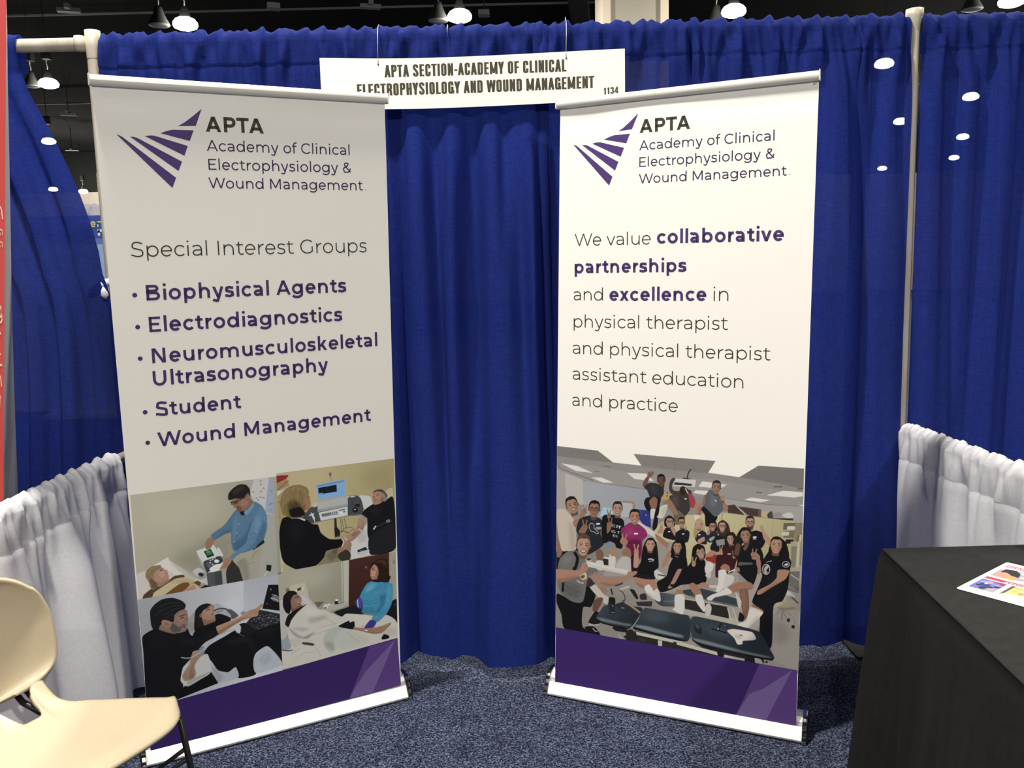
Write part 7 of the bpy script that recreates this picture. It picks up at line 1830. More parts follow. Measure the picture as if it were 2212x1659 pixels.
[1,174,129,104,100,0,0,0,3437,2533,3697,2613,3819,2233,3640,2167],
[1,26,26,28,100,0,0,0,3051,2666,3691,2690,3719,2582,3443,2547,3023,2579],
[1,220,216,206,100,0,0,0,3356,2251,3533,2369,3757,2029,3932,1858,3836,1806,3474,2006],
[1,211,207,197,100,0,0,0,3689,2154,3838,2269,3911,2050,3929,1857,3757,1940],
[1,176,172,162,50,17,0,0,3446,2100,3724,1941,3836,1817,3502,1995],
[1,19,19,21,100,0,0,0,4221,3128,4421,3495,4796,3538,4858,2726,4432,2369,3929,2142,3797,2481,4129,2745],
[1,20,16,14,100,0,0,0,4245,3475,4330,3896,4496,4083,4737,4063,4797,3484,4422,3386],
[1,105,78,62,100,0,0,0,4422,3704,4567,3712,4567,3558,4408,3549],
[1,112,84,68,100,0,0,0,4382,3795,4374,3765,4356,3751,4337,3761,4329,3789,4337,3819,4355,3833,4374,3823],
[1,112,84,68,100,0,0,0,4666,3811,4658,3782,4640,3768,4622,3778,4614,3806,4621,3835,4639,3849,4658,3839],
[1,170,130,106,100,0,0,0,4367,3844,4389,3958,4507,4012,4620,3971,4633,3859,4620,3756,4579,3659,4526,3611,4454,3607,4405,3649,4371,3742],
[1,112,84,68,55,15,0,0,4582,3918,4630,3859,4617,3746,4564,3640,4575,3754],
[1,185,149,125,50,23,0,0,4414,3878,4546,3906,4549,3814,4453,3757],
[1,20,16,14,100,0,0,0,4354,3813,4355,3916,4420,4007,4508,4033,4593,4017,4650,3932,4643,3829,4627,3910,4577,3961,4504,3950,4432,3953,4377,3896],
[2,16,13,11,80,0,14,0,4410,3845,4442,3859,4474,3848],
[2,26,16,12,85,0,20,0,4419,3814,4462,3817],
[2,16,13,11,80,0,14,0,4526,3851,4558,3865,4590,3855],
[2,26,16,12,85,0,20,0,4535,3821,4578,3823],
[2,112,84,68,70,0,14,0,4473,3756,4496,3747,4519,3759],
[1,107,47,40,100,0,0,0,4434,3713,4494,3704,4555,3720,4530,3673,4455,3669],
[1,230,220,207,100,0,0,0,4446,3707,4494,3700,4542,3713,4522,3687,4464,3684],
[1,170,130,106,100,0,0,0,3949,3041,4056,3371,4203,3622,4290,3568,4238,3364,4099,3086],
[1,170,130,106,100,0,0,0,4122,3506,4167,3580,4253,3579,4270,3488,4237,3398,4146,3393],
[2,170,130,106,100,0,40,0,4167,3540,4143,3745],
[2,170,130,106,100,0,40,0,4224,3552,4285,3749],
[2,118,88,71,100,0,14,0,4134,3478,4230,3507],
[2,118,88,71,100,0,14,0,4196,3555,4195,3613],
[1,170,130,106,100,0,0,0,4506,3012,4654,3030,4390,2446,4269,2320,4174,2335,4268,2486],
[1,20,20,22,100,0,0,0,4281,2487,4404,2475,4377,2389,4269,2403],
[2,138,138,136,100,0,27,0,4421,3495,4529,3453],
[1,157,115,91,100,0,0,0,4447,2233,4540,2328,4699,2321,4701,2156,4489,2100],
[1,216,212,202,100,0,0,0,4488,2128,4701,2156,4708,1494,4549,1499,4358,1583,4385,1642,4547,1693],
[1,16,16,18,100,0,0,0,4376,2448,4695,2874,4984,3352,5226,3489,5445,3428,5498,2757,5297,2600,4860,2552],
[1,24,18,15,100,0,0,0,4984,3346,5026,3840,5209,4007,5412,3924,5461,3619,5392,3489,5155,3461],
[1,109,82,67,100,0,0,0,5245,3583,5381,3628,5420,3485,5271,3435],
[1,24,18,15,100,0,0,0,5157,3637,5128,3741,5148,3852,5243,3919,5352,3920,5416,3837,5434,3729,5364,3768,5201,3714],
[1,117,89,74,100,0,0,0,5186,3651,5179,3621,5161,3607,5143,3617,5135,3645,5142,3675,5160,3689,5178,3679],
[1,117,89,74,100,0,0,0,5452,3739,5445,3710,5427,3696,5409,3706,5402,3734,5409,3763,5426,3777,5444,3767],
[1,177,138,115,100,0,0,0,5158,3699,5150,3811,5249,3892,5368,3883,5408,3782,5421,3683,5406,3582,5368,3524,5300,3501,5243,3528,5188,3605],
[1,117,89,74,55,14,0,0,5345,3824,5405,3781,5421,3672,5396,3560,5379,3669],
[1,191,155,132,50,23,0,0,5202,3745,5320,3805,5346,3720,5268,3642],
[1,24,18,15,100,0,0,0,5153,3667,5129,3763,5167,3865,5245,3911,5330,3919,5406,3854,5425,3757,5389,3828,5325,3876,5273,3785,5189,3832,5155,3750],
[2,19,14,12,80,0,14,0,5206,3713,5233,3735,5266,3733],
[2,26,16,12,85,0,20,0,5222,3687,5263,3701],
[2,19,14,12,80,0,14,0,5315,3749,5342,3771,5374,3769],
[2,26,16,12,85,0,20,0,5331,3723,5371,3737],
[2,117,89,74,70,0,14,0,5288,3647,5312,3644,5331,3661],
[1,107,47,40,100,0,0,0,5261,3596,5321,3604,5375,3634,5363,3585,5293,3561],
[1,230,220,207,100,0,0,0,5275,3595,5322,3600,5364,3624,5352,3595,5298,3577],
[1,177,138,115,100,0,0,0,4995,3304,5037,3374,5116,3373,5133,3288,5102,3202,5017,3198],
[2,177,138,115,100,0,38,0,5037,3336,5024,3531],
[2,177,138,115,100,0,38,0,5090,3348,5157,3535],
[2,122,93,77,100,0,13,0,5006,3278,5096,3305],
[2,122,93,77,100,0,13,0,5063,3350,5063,3405],
[1,162,120,95,100,0,0,0,4900,2516,5045,2628,5238,2505,5352,2247,5152,2152],
[1,217,213,203,100,0,0,0,5136,2186,5347,2247,5465,1881,5486,1714,5407,1670,5181,1945],
[1,200,196,185,100,0,0,0,5466,1771,5504,1927,5608,1969,5683,1857,5660,1635,5562,1512,5482,1582],
[1,162,120,95,100,0,0,0,4459,2280,4647,2346,4725,2136,4461,2087],
[1,216,212,202,100,0,0,0,4434,2097,4735,2170,4770,1894,4721,1487,4575,1521,4439,1571],
[1,172,128,104,100,0,0,0,5258,2617,5415,2692,5600,2607,5705,2566,5601,2498,5285,2512],
[1,201,197,187,100,0,0,0,5587,2605,5860,2640,5861,2559,5627,2529],
[1,56,24,28,100,0,0,0,5807,3618,5948,3707,6321,3691,6293,3407,5966,3368,5921,2959,5799,2943],
[1,214,209,198,100,0,0,0,5435,3210,5536,3438,5733,3367,5697,3160,5569,2982,5463,3024],
[1,201,196,185,100,0,0,0,5464,2969,5646,3046,5623,2854,5491,2891],
[1,159,120,95,100,0,0,0,5950,3258,6082,3414,6242,3361,6275,3199,6116,3171],
[1,220,215,203,100,0,0,0,5900,3153,6111,3211,6170,3030,6048,2551,5895,2415,5811,2445,5898,2753],
[1,207,202,191,100,0,0,0,6152,3041,6401,3032,6379,2809,6074,2547,6091,2832],
[2,226,222,214,100,0,37,0,6215,3137,6443,3264],
[0,145,143,138,100,0,0,0,6542,3156,7006,3213,7011,2917,6546,2884],
[1,88,90,92,100,0,0,0,6561,3527,6768,3543,7007,3553,6946,3439,6568,3389],
[1,18,18,20,100,0,0,0,6543,3396,7121,3492,7152,3178,7033,2792,6881,2879,6572,3160],
[1,163,122,100,100,0,0,0,6455,3306,6569,3346,6597,3203,6495,3217],
[1,160,117,93,100,0,0,0,6210,2605,6527,2834,6880,2900,7053,2795,6973,2638,6531,2553,6354,2414],
[1,125,88,70,70,21,0,0,6378,2519,6758,2650,6985,2679,6633,2526],
[1,125,89,70,100,0,0,0,6603,2549,6865,2610,6915,2056,6856,1686,6746,1589,6661,2101],
[1,156,116,92,60,31,0,0,6659,2530,6785,2547,6819,2070,6747,1845],
[1,201,197,186,100,0,0,0,6468,2504,6560,2356,6670,2183,6618,1934,6539,2084],
[1,219,214,203,100,0,0,0,5522,2156,5683,2292,5967,2438,6176,2606,6366,2451,6021,2297,5793,2214,5685,2096,5567,2086],
[1,181,176,165,60,13,0,0,5659,2125,5866,2262,6124,2351,6021,2283,5788,2197],
[1,25,21,19,100,0,0,0,6620,1827,6775,1688,6727,1519,6574,1524],
[1,21,18,15,100,0,0,0,7466,3665,7519,4116,7638,4338,7843,4490,8040,4356,8145,4004,8126,3716,7931,3771,7562,3807],
[1,17,17,19,100,0,0,0,7315,3133,7265,3509,7432,3871,7606,4074,8098,3900,8218,3722,8177,3397,8133,2830,7972,2383,7698,2179,7659,791,7267,747,7270,1919,7013,2225,7180,2705],
[1,32,32,36,50,102,0,0,7427,3107,7746,3200,7875,2901,7511,2643],
[2,46,46,51,80,0,15,0,7392,2335,7638,2475,7880,2691],
[1,109,81,65,100,0,0,0,7642,4090,7827,4090,7820,3882,7616,3881],
[1,116,88,71,100,0,0,0,7596,4219,7587,4179,7563,4160,7539,4173,7529,4212,7538,4252,7561,4270,7585,4257],
[1,116,88,71,100,0,0,0,7958,4218,7949,4178,7926,4159,7902,4173,7892,4211,7901,4251,7924,4269,7948,4256],
[1,176,136,111,100,0,0,0,7579,4285,7613,4437,7766,4500,7909,4435,7919,4283,7898,4145,7840,4018,7770,3957,7678,3957,7617,4018,7579,4146],
[1,116,88,71,55,19,0,0,7858,4367,7916,4283,7893,4131,7819,3993,7840,4145],
[1,190,154,129,50,31,0,0,7642,4326,7810,4353,7810,4228,7684,4159],
[1,21,18,15,100,0,0,0,7561,4243,7568,4382,7655,4501,7768,4527,7877,4499,7945,4380,7931,4242,7914,4353,7853,4425,7760,4417,7668,4426,7595,4354],
[2,17,14,12,80,0,19,0,7634,4282,7677,4298,7716,4281],
[2,26,16,12,85,0,27,0,7644,4240,7700,4240],
[2,17,14,12,80,0,19,0,7783,4281,7825,4298,7864,4281],
[2,26,16,12,85,0,27,0,7792,4240,7848,4239],
[2,116,88,71,70,0,19,0,7710,4157,7739,4143,7769,4157],
[1,107,47,40,100,0,0,0,7657,4101,7734,4084,7813,4101,7779,4040,7682,4040],
[1,230,220,207,100,0,0,0,7673,4093,7734,4079,7796,4093,7769,4059,7695,4059],
[1,21,18,15,100,0,0,0,7919,4317,8067,4229,8146,3952,8102,3713,7954,3800,7925,4057],
[2,202,202,197,100,0,23,0,7555,3399,7542,3314,7501,3247,7445,3217,7387,3233,7345,3289,7328,3372,7341,3458,7382,3524,7438,3554,7496,3538,7538,3481,7555,3399],
[1,202,202,197,85,0,0,0,7372,3417,7468,3533,7543,3516,7447,3347,7498,3274,7400,3236],
[2,202,202,197,100,0,18,0,8162,3642,8149,3592,8111,3553,8057,3533,8004,3540,7964,3570,7948,3617,7962,3667,8000,3706,8053,3726,8107,3719,8147,3688,8162,3642],
[1,202,202,197,100,0,0,0,8007,3624,8103,3674,8129,3612,8032,3575],
[2,202,202,197,100,0,18,0,7442,3622,7516,3657,7613,3695],
[1,169,129,106,100,0,0,0,7811,3412,8162,3434,8047,3127,7631,2811,7294,2529,7164,2504,7211,2651,7580,2910,7777,3146],
[1,127,93,74,70,25,0,0,8042,3132,7631,2811,7294,2529,7459,2742,7824,2999],
[1,148,107,86,100,0,0,0,7020,2151,7374,1987,7313,1912,7035,2019],
[1,220,212,198,100,0,0,0,6966,2031,7370,1934,7259,1726,7061,1510,6913,1326,6808,1240,6603,1307,6570,1415,6828,1556],
[1,185,177,163,60,26,0,0,7152,1769,7254,1730,7056,1509,6908,1331,6808,1249,6956,1499],
[2,185,177,163,100,0,16,0,6972,2011,7363,1919],
[1,15,15,16,100,0,0,0,113,1594,702,1387,1066,1437,1156,2114,1518,2189,1577,1737,1392,1264,1102,1209,1083,473,1710,312,1710,196,428,262,262,827,81,1243],
[1,157,121,99,100,0,0,0,1620,2016,1853,2095,2013,1939,1854,1817],
[1,196,190,176,100,0,0,0,1350,1989,1568,2115,1868,1805,2043,1714,2006,1437,1781,1558],
[1,107,75,60,100,0,0,0,1504,1497,1738,1672,1854,1602,1621,1138,1460,1144],
[1,23,23,26,100,0,0,0,1312,731,1563,1135,1768,1029,1710,683,1342,590],
[1,184,180,171,100,0,0,0,1312,658,1504,629,1710,688,1680,632,1357,572],
[1,19,19,20,100,0,0,0,1149,474,1504,556,1739,317,1445,271],
[2,201,197,187,100,0,26,0,1460,492,1563,391,1651,413],
[1,60,48,42,100,0,0,0,1120,2254,1356,2341,1518,2132,1327,1992,1150,2084],
[1,112,110,106,100,0,0,0,116,2521,218,2927,496,3196,854,3265,1150,3121,1634,2662,1576,2498,1297,2386,1102,1441,702,1363,244,1611,123,1982],
[1,85,83,79,60,89,0,0,312,2035,852,1988,1031,1780,792,1486,371,1692],
[2,85,83,79,60,0,27,0,372,1984,673,1790,1031,1780],
[2,85,83,79,60,0,27,0,341,1805,672,1616,1001,1602],
[2,85,83,79,60,0,27,0,553,2066,852,1959,1061,1986],
[1,141,139,134,50,71,0,0,284,2876,555,3110,705,2983,434,2662],
[2,20,20,21,100,0,117,0,759,3220,889,3004,809,2649,704,2578],
[2,20,20,21,100,0,89,0,342,2039,311,1684],
[1,211,191,140,100,0,0,0,957,2392,1209,2510,1238,2298,1067,2218],
[2,226,221,208,100,0,29,0,853,2191,972,2119,1120,2110],
[1,42,40,38,70,0,0,0,1002,2355,1150,2416,1150,2315,1046,2273],
[1,173,132,108,100,0,0,0,71,2496,599,2531,942,2572,1085,2849,1303,2915,1283,2643,948,2342,251,2042,94,2168],
[1,138,101,82,70,24,0,0,100,2154,251,2042,942,2347,704,2317,312,2181],
[2,138,101,82,100,0,18,0,1150,2833,1268,2733],
[2,138,101,82,100,0,18,0,1120,2744,1238,2657],
[1,169,129,106,100,0,0,0,1561,2573,1853,2404,2599,2531,2769,2688,3064,2794,3079,2703,2776,2457,2549,2315,2091,2114,1708,2179,1438,2375],
[1,134,99,79,70,23,0,0,1708,2185,2085,2119,2543,2320,2200,2220,1882,2236],
[2,169,129,106,100,0,40,0,2769,2575,3023,2663],
[2,169,129,106,100,0,37,0,2769,2688,3022,2775],
[0,216,209,194,100,0,0,0,1209,2950,2774,2778,2713,2619,1291,2735],
[2,179,172,157,100,0,17,0,1297,2794,2712,2652],
[0,184,184,176,100,0,0,0,1194,3040,1415,3022,1421,2946,1180,2952],
[1,58,57,54,100,0,0,0,1400,3021,1374,2989,1312,2970,1250,2975,1224,3000,1250,3031,1312,3050,1374,3046],
[1,112,86,71,100,0,0,0,974,3301,1228,3312,1220,3029,941,3016],
[1,75,62,49,100,0,0,0,853,3446,858,3654,951,3846,1145,3917,1330,3860,1394,3675,1369,3468,1272,3577,968,3564],
[1,120,93,78,100,0,0,0,911,3471,897,3416,865,3390,832,3409,819,3461,832,3515,865,3541,897,3522],
[1,120,93,78,100,0,0,0,1406,3491,1393,3437,1361,3412,1329,3430,1315,3481,1329,3536,1361,3561,1393,3543],
[1,182,144,122,100,0,0,0,887,3561,933,3770,1141,3864,1337,3785,1352,3580,1324,3391,1246,3215,1152,3128,1025,3122,942,3201,888,3372],
[1,120,93,78,55,25,0,0,1267,3689,1347,3580,1317,3372,1218,3180,1246,3388],
[1,195,160,137,50,40,0,0,982,3621,1212,3668,1213,3499,1042,3398],
[1,75,62,49,100,0,0,0,862,3503,871,3692,990,3858,1144,3902,1293,3870,1387,3712,1368,3524,1344,3673,1260,3767,1133,3751,1008,3758,909,3656],
[2,60,50,39,80,0,27,0,972,3561,1030,3586,1084,3565],
[2,26,16,12,85,0,38,0,986,3505,1062,3508],
[2,60,50,39,80,0,27,0,1175,3569,1232,3594,1286,3573],
[2,26,16,12,85,0,38,0,1189,3513,1264,3516],
[2,120,93,78,70,0,27,0,1077,3396,1116,3378,1158,3399],
[1,107,47,40,100,0,0,0,1005,3317,1110,3299,1218,3326,1172,3242,1040,3236],
[1,230,220,207,100,0,0,0,1027,3307,1110,3292,1195,3314,1158,3267,1057,3263],
[1,93,77,61,70,23,0,0,855,3834,1062,3956,1268,3906,1356,3772,1150,3808,973,3732],
[0,42,40,38,100,0,0,0,3062,634,4719,497,4723,51,2895,37,2608,364],
[0,198,192,173,100,0,0,0,3048,609,4719,497,4720,385,3091,490],
[0,198,192,173,100,0,0,0,3847,415,3999,425,3992,185,3862,192],
[1,30,29,28,100,0,0,0,2204,647,2607,736,2779,534,2320,521],
[1,38,37,31,100,0,0,0,2693,549,2892,665,3063,520,3036,260,2780,248],
[2,181,177,166,100,0,35,0,2436,424,2551,241],
[0,58,56,53,100,0,0,0,3176,367,3401,374,3402,289,3177,282],
[1,58,67,72,100,0,0,1,34,42,46,2029,1368,2607,736,1592,888,1738,1155,2000,1436,3170,1514,3283,1389,2948,816,2735,698,1797,774],
[1,142,151,154,70,29,0,0,1621,901,1855,912,2606,850,2891,850,2778,762,1856,797],
[1,19,22,26,100,0,0,0,1622,849,1856,768,2721,690,2891,779,2721,639,1797,716],
[1,58,67,72,100,0,0,1,42,51,56,3450,1483,3734,623,3005,810,3130,1041,3352,1491,3589,1516,4657,1465,4927,1415,4961,729,4883,550,4666,586,3062,691],
[1,154,163,165,75,28,0,0,3061,847,3454,863,4284,764,4716,719,4666,628,3734,680,3061,762],
[1,18,21,26,100,0,0,0,3005,753,3734,666,4718,580,4883,536,4559,513,3062,662],
[1,85,98,106,50,112,0,0,3450,1398,4278,1377,4007,1058,3397,1080],
[0,42,40,38,100,0,0,0,4395,450,7430,338,7433,178,4400,-54],
[0,198,192,173,100,0,0,0,4504,495,5946,316,5908,200,4505,361],
[0,198,192,173,100,0,0,0,6051,273,6800,233,6801,152,6052,164],
[1,23,24,26,100,0,0,0,5893,330,6049,410,6130,204,5948,147],
[1,28,29,31,100,0,0,0,6824,292,7129,288,7107,122,6878,111],
[1,184,179,164,100,0,0,0,7128,315,7331,295,7410,93,7183,108],
[1,23,24,26,100,0,0,0,7552,251,7541,223,7513,207,7484,213,7472,238,7483,266,7511,282,7540,276],
[1,53,62,67,100,0,0,1,38,46,51,5353,1372,6924,390,4968,1260,5046,1423,5219,1462,6190,1386,7060,1287,7288,1214,7495,885,7757,446,7655,336,7380,357,5364,492,5042,635],
[1,147,156,158,75,25,0,0,5068,681,5679,639,6667,510,7503,444,7679,407,7329,375,5891,494,5203,577],
[1,18,21,26,100,0,0,0,5015,631,5416,514,6669,402,7654,376,7631,313,6412,360,5365,423],
[1,79,92,99,50,108,0,0,5355,1207,6141,1215,6659,1023,5886,849],
[2,15,18,21,100,0,19,0,4953,1396,4983,653],
[1,32,38,42,100,0,0,0,5103,1164,5254,1225,5370,1017,5338,841,5151,915],
[1,93,103,107,60,14,0,0,5129,1168,5243,1201,5303,1062,5197,1046],
[2,14,15,17,100,0,40,0,5686,1106,5935,1075,6208,1030],
[2,14,15,17,100,0,45,0,5921,1106,6014,1346],
[1,44,51,61,100,0,0,0,6248,1272,6225,1215,6167,1184,6108,1197,6083,1248,6107,1305,6165,1336,6223,1322],
[1,141,150,165,70,0,0,0,6176,1280,6167,1262,6145,1251,6123,1255,6114,1271,6123,1290,6145,1300,6167,1296],
[2,217,217,214,100,0,24,0,5903,1098,5933,1171],
[1,222,213,202,100,0,0,0,6215,1112,6399,1206,6655,1212,7037,1189,7162,994,7067,920,6743,847,6720,730,6561,697,6450,896],
[1,184,175,164,60,16,0,0,6453,1019,6659,1023,6736,954,6559,872],
[1,58,61,64,100,0,0,0,6632,1060,6735,1022,6659,1010],
[1,42,47,54,100,0,0,0,2303,1478,2646,1636,2888,1545,3213,1387,3213,1297,2861,1167,2519,1280],
[2,162,139,108,100,0,74,0,2646,1616,2916,1492,3213,1308],
[2,138,143,150,100,0,26,0,2518,1394,2647,1398],
[0,35,38,42,100,0,0,0,2034,1512,2308,1564,2284,1123,2059,1108],
[1,21,23,26,100,0,0,0,2080,1705,2173,1737,2288,1718,2294,1548,2072,1517],
[2,185,189,191,100,0,17,0,2179,1446,2225,1396],
[2,185,189,191,100,0,14,0,2151,1179,2266,1190],
[2,74,79,84,100,0,20,0,2072,1460,2082,1146],]
PRINT_WORDS = [('grp', 'CITY OF', 150, 97, [216, 216, 212], [(2160, 4288), (2513, 4245)]), ('grp', 'FLIGHT', 150, 97, [216, 216, 212], [(2160, 4080), (2457, 4043)]), ('grp', 'VES', 150, 74, [216, 216, 212], [(2209, 3939), (2384, 3923)])]
RECTS = {'p1': (-0.428, 0.5655, 0.0125, 0.9045), 'p2': (0.0125, 0.572, 0.4195, 0.915), 'p3': (-0.4365, 0.17, 0.0015, 0.5655), 'p4': (0.0015, 0.2, 0.4175, 0.572), 'grp': (-0.4245, 0.225, 0.4295, 0.935)}

class Picture:
    def __init__(s, w, h, res):
        s.res = res; s.W = int(round(w / res)) + 1; s.H = int(round(h / res)) + 1
        s.im = np.full((s.H, s.W, 3), .8, np.float32)
    def mask(s, pts, pad=0):
        """coverage of a closed outline, 3 x 3 samples to the cell -> (window, array)"""
        P = np.asarray(pts, float); K = 3
        x0 = max(0, int(P[:, 0].min()) - pad - 1); x1 = min(s.W, int(P[:, 0].max()) + pad + 3); y0 = max(0, int(P[:, 1].min()) - pad - 1); y1 = min(s.H, int(P[:, 1].max()) + pad + 3)
        if x1 <= x0 or y1 <= y0: return None
        h, w = (y1 - y0) * K, (x1 - x0) * K; d = np.zeros((h, w + 1), np.int16)
        X = (P[:, 0] - x0 + .5) * K - .5; Y = (P[:, 1] - y0 + .5) * K - .5
        for i in range(len(P)):
            xa, ya, xb, yb = X[i-1], Y[i-1], X[i], Y[i]
            if ya == yb: continue
            if ya > yb: xa, ya, xb, yb = xb, yb, xa, ya
            r0 = max(0, int(math.ceil(ya))); r1 = min(h, int(math.ceil(yb)))
            if r1 <= r0: continue
            r = np.arange(r0, r1); xc = xa + (r - ya) * (xb - xa) / (yb - ya)
            np.add.at(d, (r, np.clip(np.ceil(xc), 0, w).astype(int)), 1)
        m = (np.cumsum(d, axis=1)[:, :w] % 2).astype(np.float32)
        return (x0, x1, y0, y1), m.reshape(y1 - y0, K, x1 - x0, K).mean((1, 3))
    def lay(s, win, m, col, a, grad):
        x0, x1, y0, y1 = win; m = (m * a)[:, :, None]
        if grad is not None:
            c2, gx0, gy0, gx1, gy1 = grad
            yy, xx = np.mgrid[y0:y1, x0:x1]; L = (gx1 - gx0) ** 2 + (gy1 - gy0) ** 2
            t = np.clip(((xx - gx0) * (gx1 - gx0) + (yy - gy0) * (gy1 - gy0)) / L, 0, 1)[:, :, None]
            col = col * (1 - t) + c2 * t
        s.im[y0:y1, x0:x1] = s.im[y0:y1, x0:x1] * (1 - m) + col * m
    def fill(s, pts, col, a=1, soft=0, grad=None):
        pad = int(soft * 2) + 1 if soft else 0
        r = s.mask(pts, pad)
        if r is None: return
        win, m = r
        if soft:
            k = max(1, int(round(soft)))
            for _ in range(2):
                for ax in (0, 1):
                    n = m.shape[ax]
                    cs = np.cumsum(np.concatenate([np.zeros_like(np.take(m, [0], ax)), m], ax), ax)
                    hi = np.minimum(np.arange(n) + k + 1, n); lo = np.maximum(np.arange(n) - k, 0)
                    m = (np.take(cs, hi, ax) - np.take(cs, lo, ax)) / (2 * k + 1)
        s.lay(win, m.astype(np.float32), col, a, grad)
    def run(s, rows, words):
        u = 1e-4 / s.res; rgb = lambda v: np.array(v, np.float32) / 255
        for f in rows:
            kind, col, a, soft, w, n = f[0], rgb(f[1:4]), f[4] / 100, f[5] * u, f[6], 8; grad = None
            if f[7]: grad = (rgb(f[8:11]),) + tuple(v * u for v in f[11:15]); n = 15
            q = [v * u for v in f[n:]]; pts = list(zip(q[0::2], q[1::2]))
            if kind == 0: s.fill(pts, col, a, soft, grad)
            elif kind == 1:
                P = pts; n = len(P); out = []
                for i in range(n):
                    A, B, C_, D = P[i-1], P[i], P[(i+1) % n], P[(i+2) % n]
                    for j in range(5):
                        t = j / 5
                        h1, h2, h3, h4 = 2*t**3 - 3*t*t + 1, t**3 - 2*t*t + t, 3*t*t - 2*t**3, t**3 - t*t
                        out.append(tuple(h1 * B[k] + h3 * C_[k] + .34 * (h2 * (C_[k] - A[k]) + h4 * (D[k] - B[k])) for k in (0, 1)))
                s.fill(out, col, a, soft, grad)
            else:
                ww = max(1.0, w * u); pp = spl(pts, 4) if len(pts) > 2 else pts
                quads = stroke(pp, ww); ring = [Q[0] for Q in quads] + [quads[-1][1]] + [quads[-1][2]] + [Q[3] for Q in quads[::-1]]
                s.fill(ring, col, a, soft, grad)
        for txt, w, h, col, ends in words:
            e = [(x * u, y * u) for x, y in ends]
            for poly in set_line(txt, w, e[0], e[1], glyph, cap=h * u): s.fill(poly, rgb(col))

def lin_np(v): return np.where(v <= .04045, v / 12.92, ((v + .055) / 1.055) ** 2.4)

M['photo_ink'] = mat('photo_print_ink', (.5, .5, .5), .45, spec=.3)
_nt = M['photo_ink'].node_tree; _at = _nt.nodes.new('ShaderNodeAttribute'); _at.attribute_name = 'ink'
_nt.links.new(_at.outputs['Color'], _nt.nodes['Principled BSDF'].inputs['Base Color'])

def printed_photo(key, name, sheet, white, res=.0012, lift=.00012):
    a0, b0, a1, b1 = RECTS[key]; pic = Picture(a1 - a0, b1 - b0, res); pic.run(PRINTS[key], [t[1:] for t in PRINT_WORDS if t[0] == key])
    rnd = np.random.default_rng(5); pic.im += rnd.normal(0, .008, pic.im.shape[:2])[:, :, None].astype(np.float32)
    g = np.array([.80, .785, .745]) / lin_np(np.array(white) / 255)
    ink = np.clip(lin_np(np.clip(pic.im, 0, 1)) * g * .86, 0, .9)
    H, W = pic.H, pic.W
    xs = np.linspace(a0, a1, W); zs = np.linspace(b0, b1, H); X, Z = np.meshgrid(xs, zs)
    tl, tr, br, bl = sheet_corners[sheet.name]                       # keep the print inside the edges of the sheet
    X = np.clip(X, bl[0] + (tl[0] - bl[0]) * (Z - bl[1]) / (tl[1] - bl[1]) + .0003, br[0] + (tr[0] - br[0]) * (Z - br[1]) / (tr[1] - br[1]) - .0003)
    v = np.stack([X, np.full_like(X, -lift), Z], -1).reshape(-1, 3).astype(np.float32)
    i = np.arange(H * W).reshape(H, W); q = np.stack([i[:-1, :-1], i[:-1, 1:], i[1:, 1:], i[1:, :-1]], -1).reshape(-1, 4)
    me = bpy.data.meshes.new(name); me.vertices.add(len(v)); me.vertices.foreach_set('co', v.ravel())
    me.loops.add(q.size); me.loops.foreach_set('vertex_index', q.ravel().astype(np.int32))
    me.polygons.add(len(q)); me.polygons.foreach_set('loop_start', np.arange(0, q.size, 4, dtype=np.int32))
    me.update(calc_edges=True)
    at = me.color_attributes.new('ink', 'FLOAT_COLOR', 'POINT')
    at.data.foreach_set('color', np.concatenate([ink.reshape(-1, 3), np.ones((H * W, 1))], 1).astype(np.float32).ravel())
    me.materials.append(M['photo_ink'])
    o = bpy.data.objects.new(name, me); COL.objects.link(o); o.parent = sheet; return o

printed_photo('p1', 'clinic_photo', L_SHEET, (220, 212, 200))['label'] = 'photo of a man in a blue shirt holding a device beside a lying patient'
printed_photo('p2', 'clinic_photo', L_SHEET, (220, 212, 200))['label'] = 'photo of a person in black at a laptop device testing a lying patient'
printed_photo('p3', 'clinic_photo', L_SHEET, (220, 212, 200))['label'] = 'photo of a bearded man in black pointing at a screen beside a patient'
printed_photo('p4', 'clinic_photo', L_SHEET, (220, 212, 200))['label'] = 'photo of a person in a blue gown treating a patient under a white blanket'
printed_photo('grp', 'group_photo', R_SHEET, (238, 233, 218))


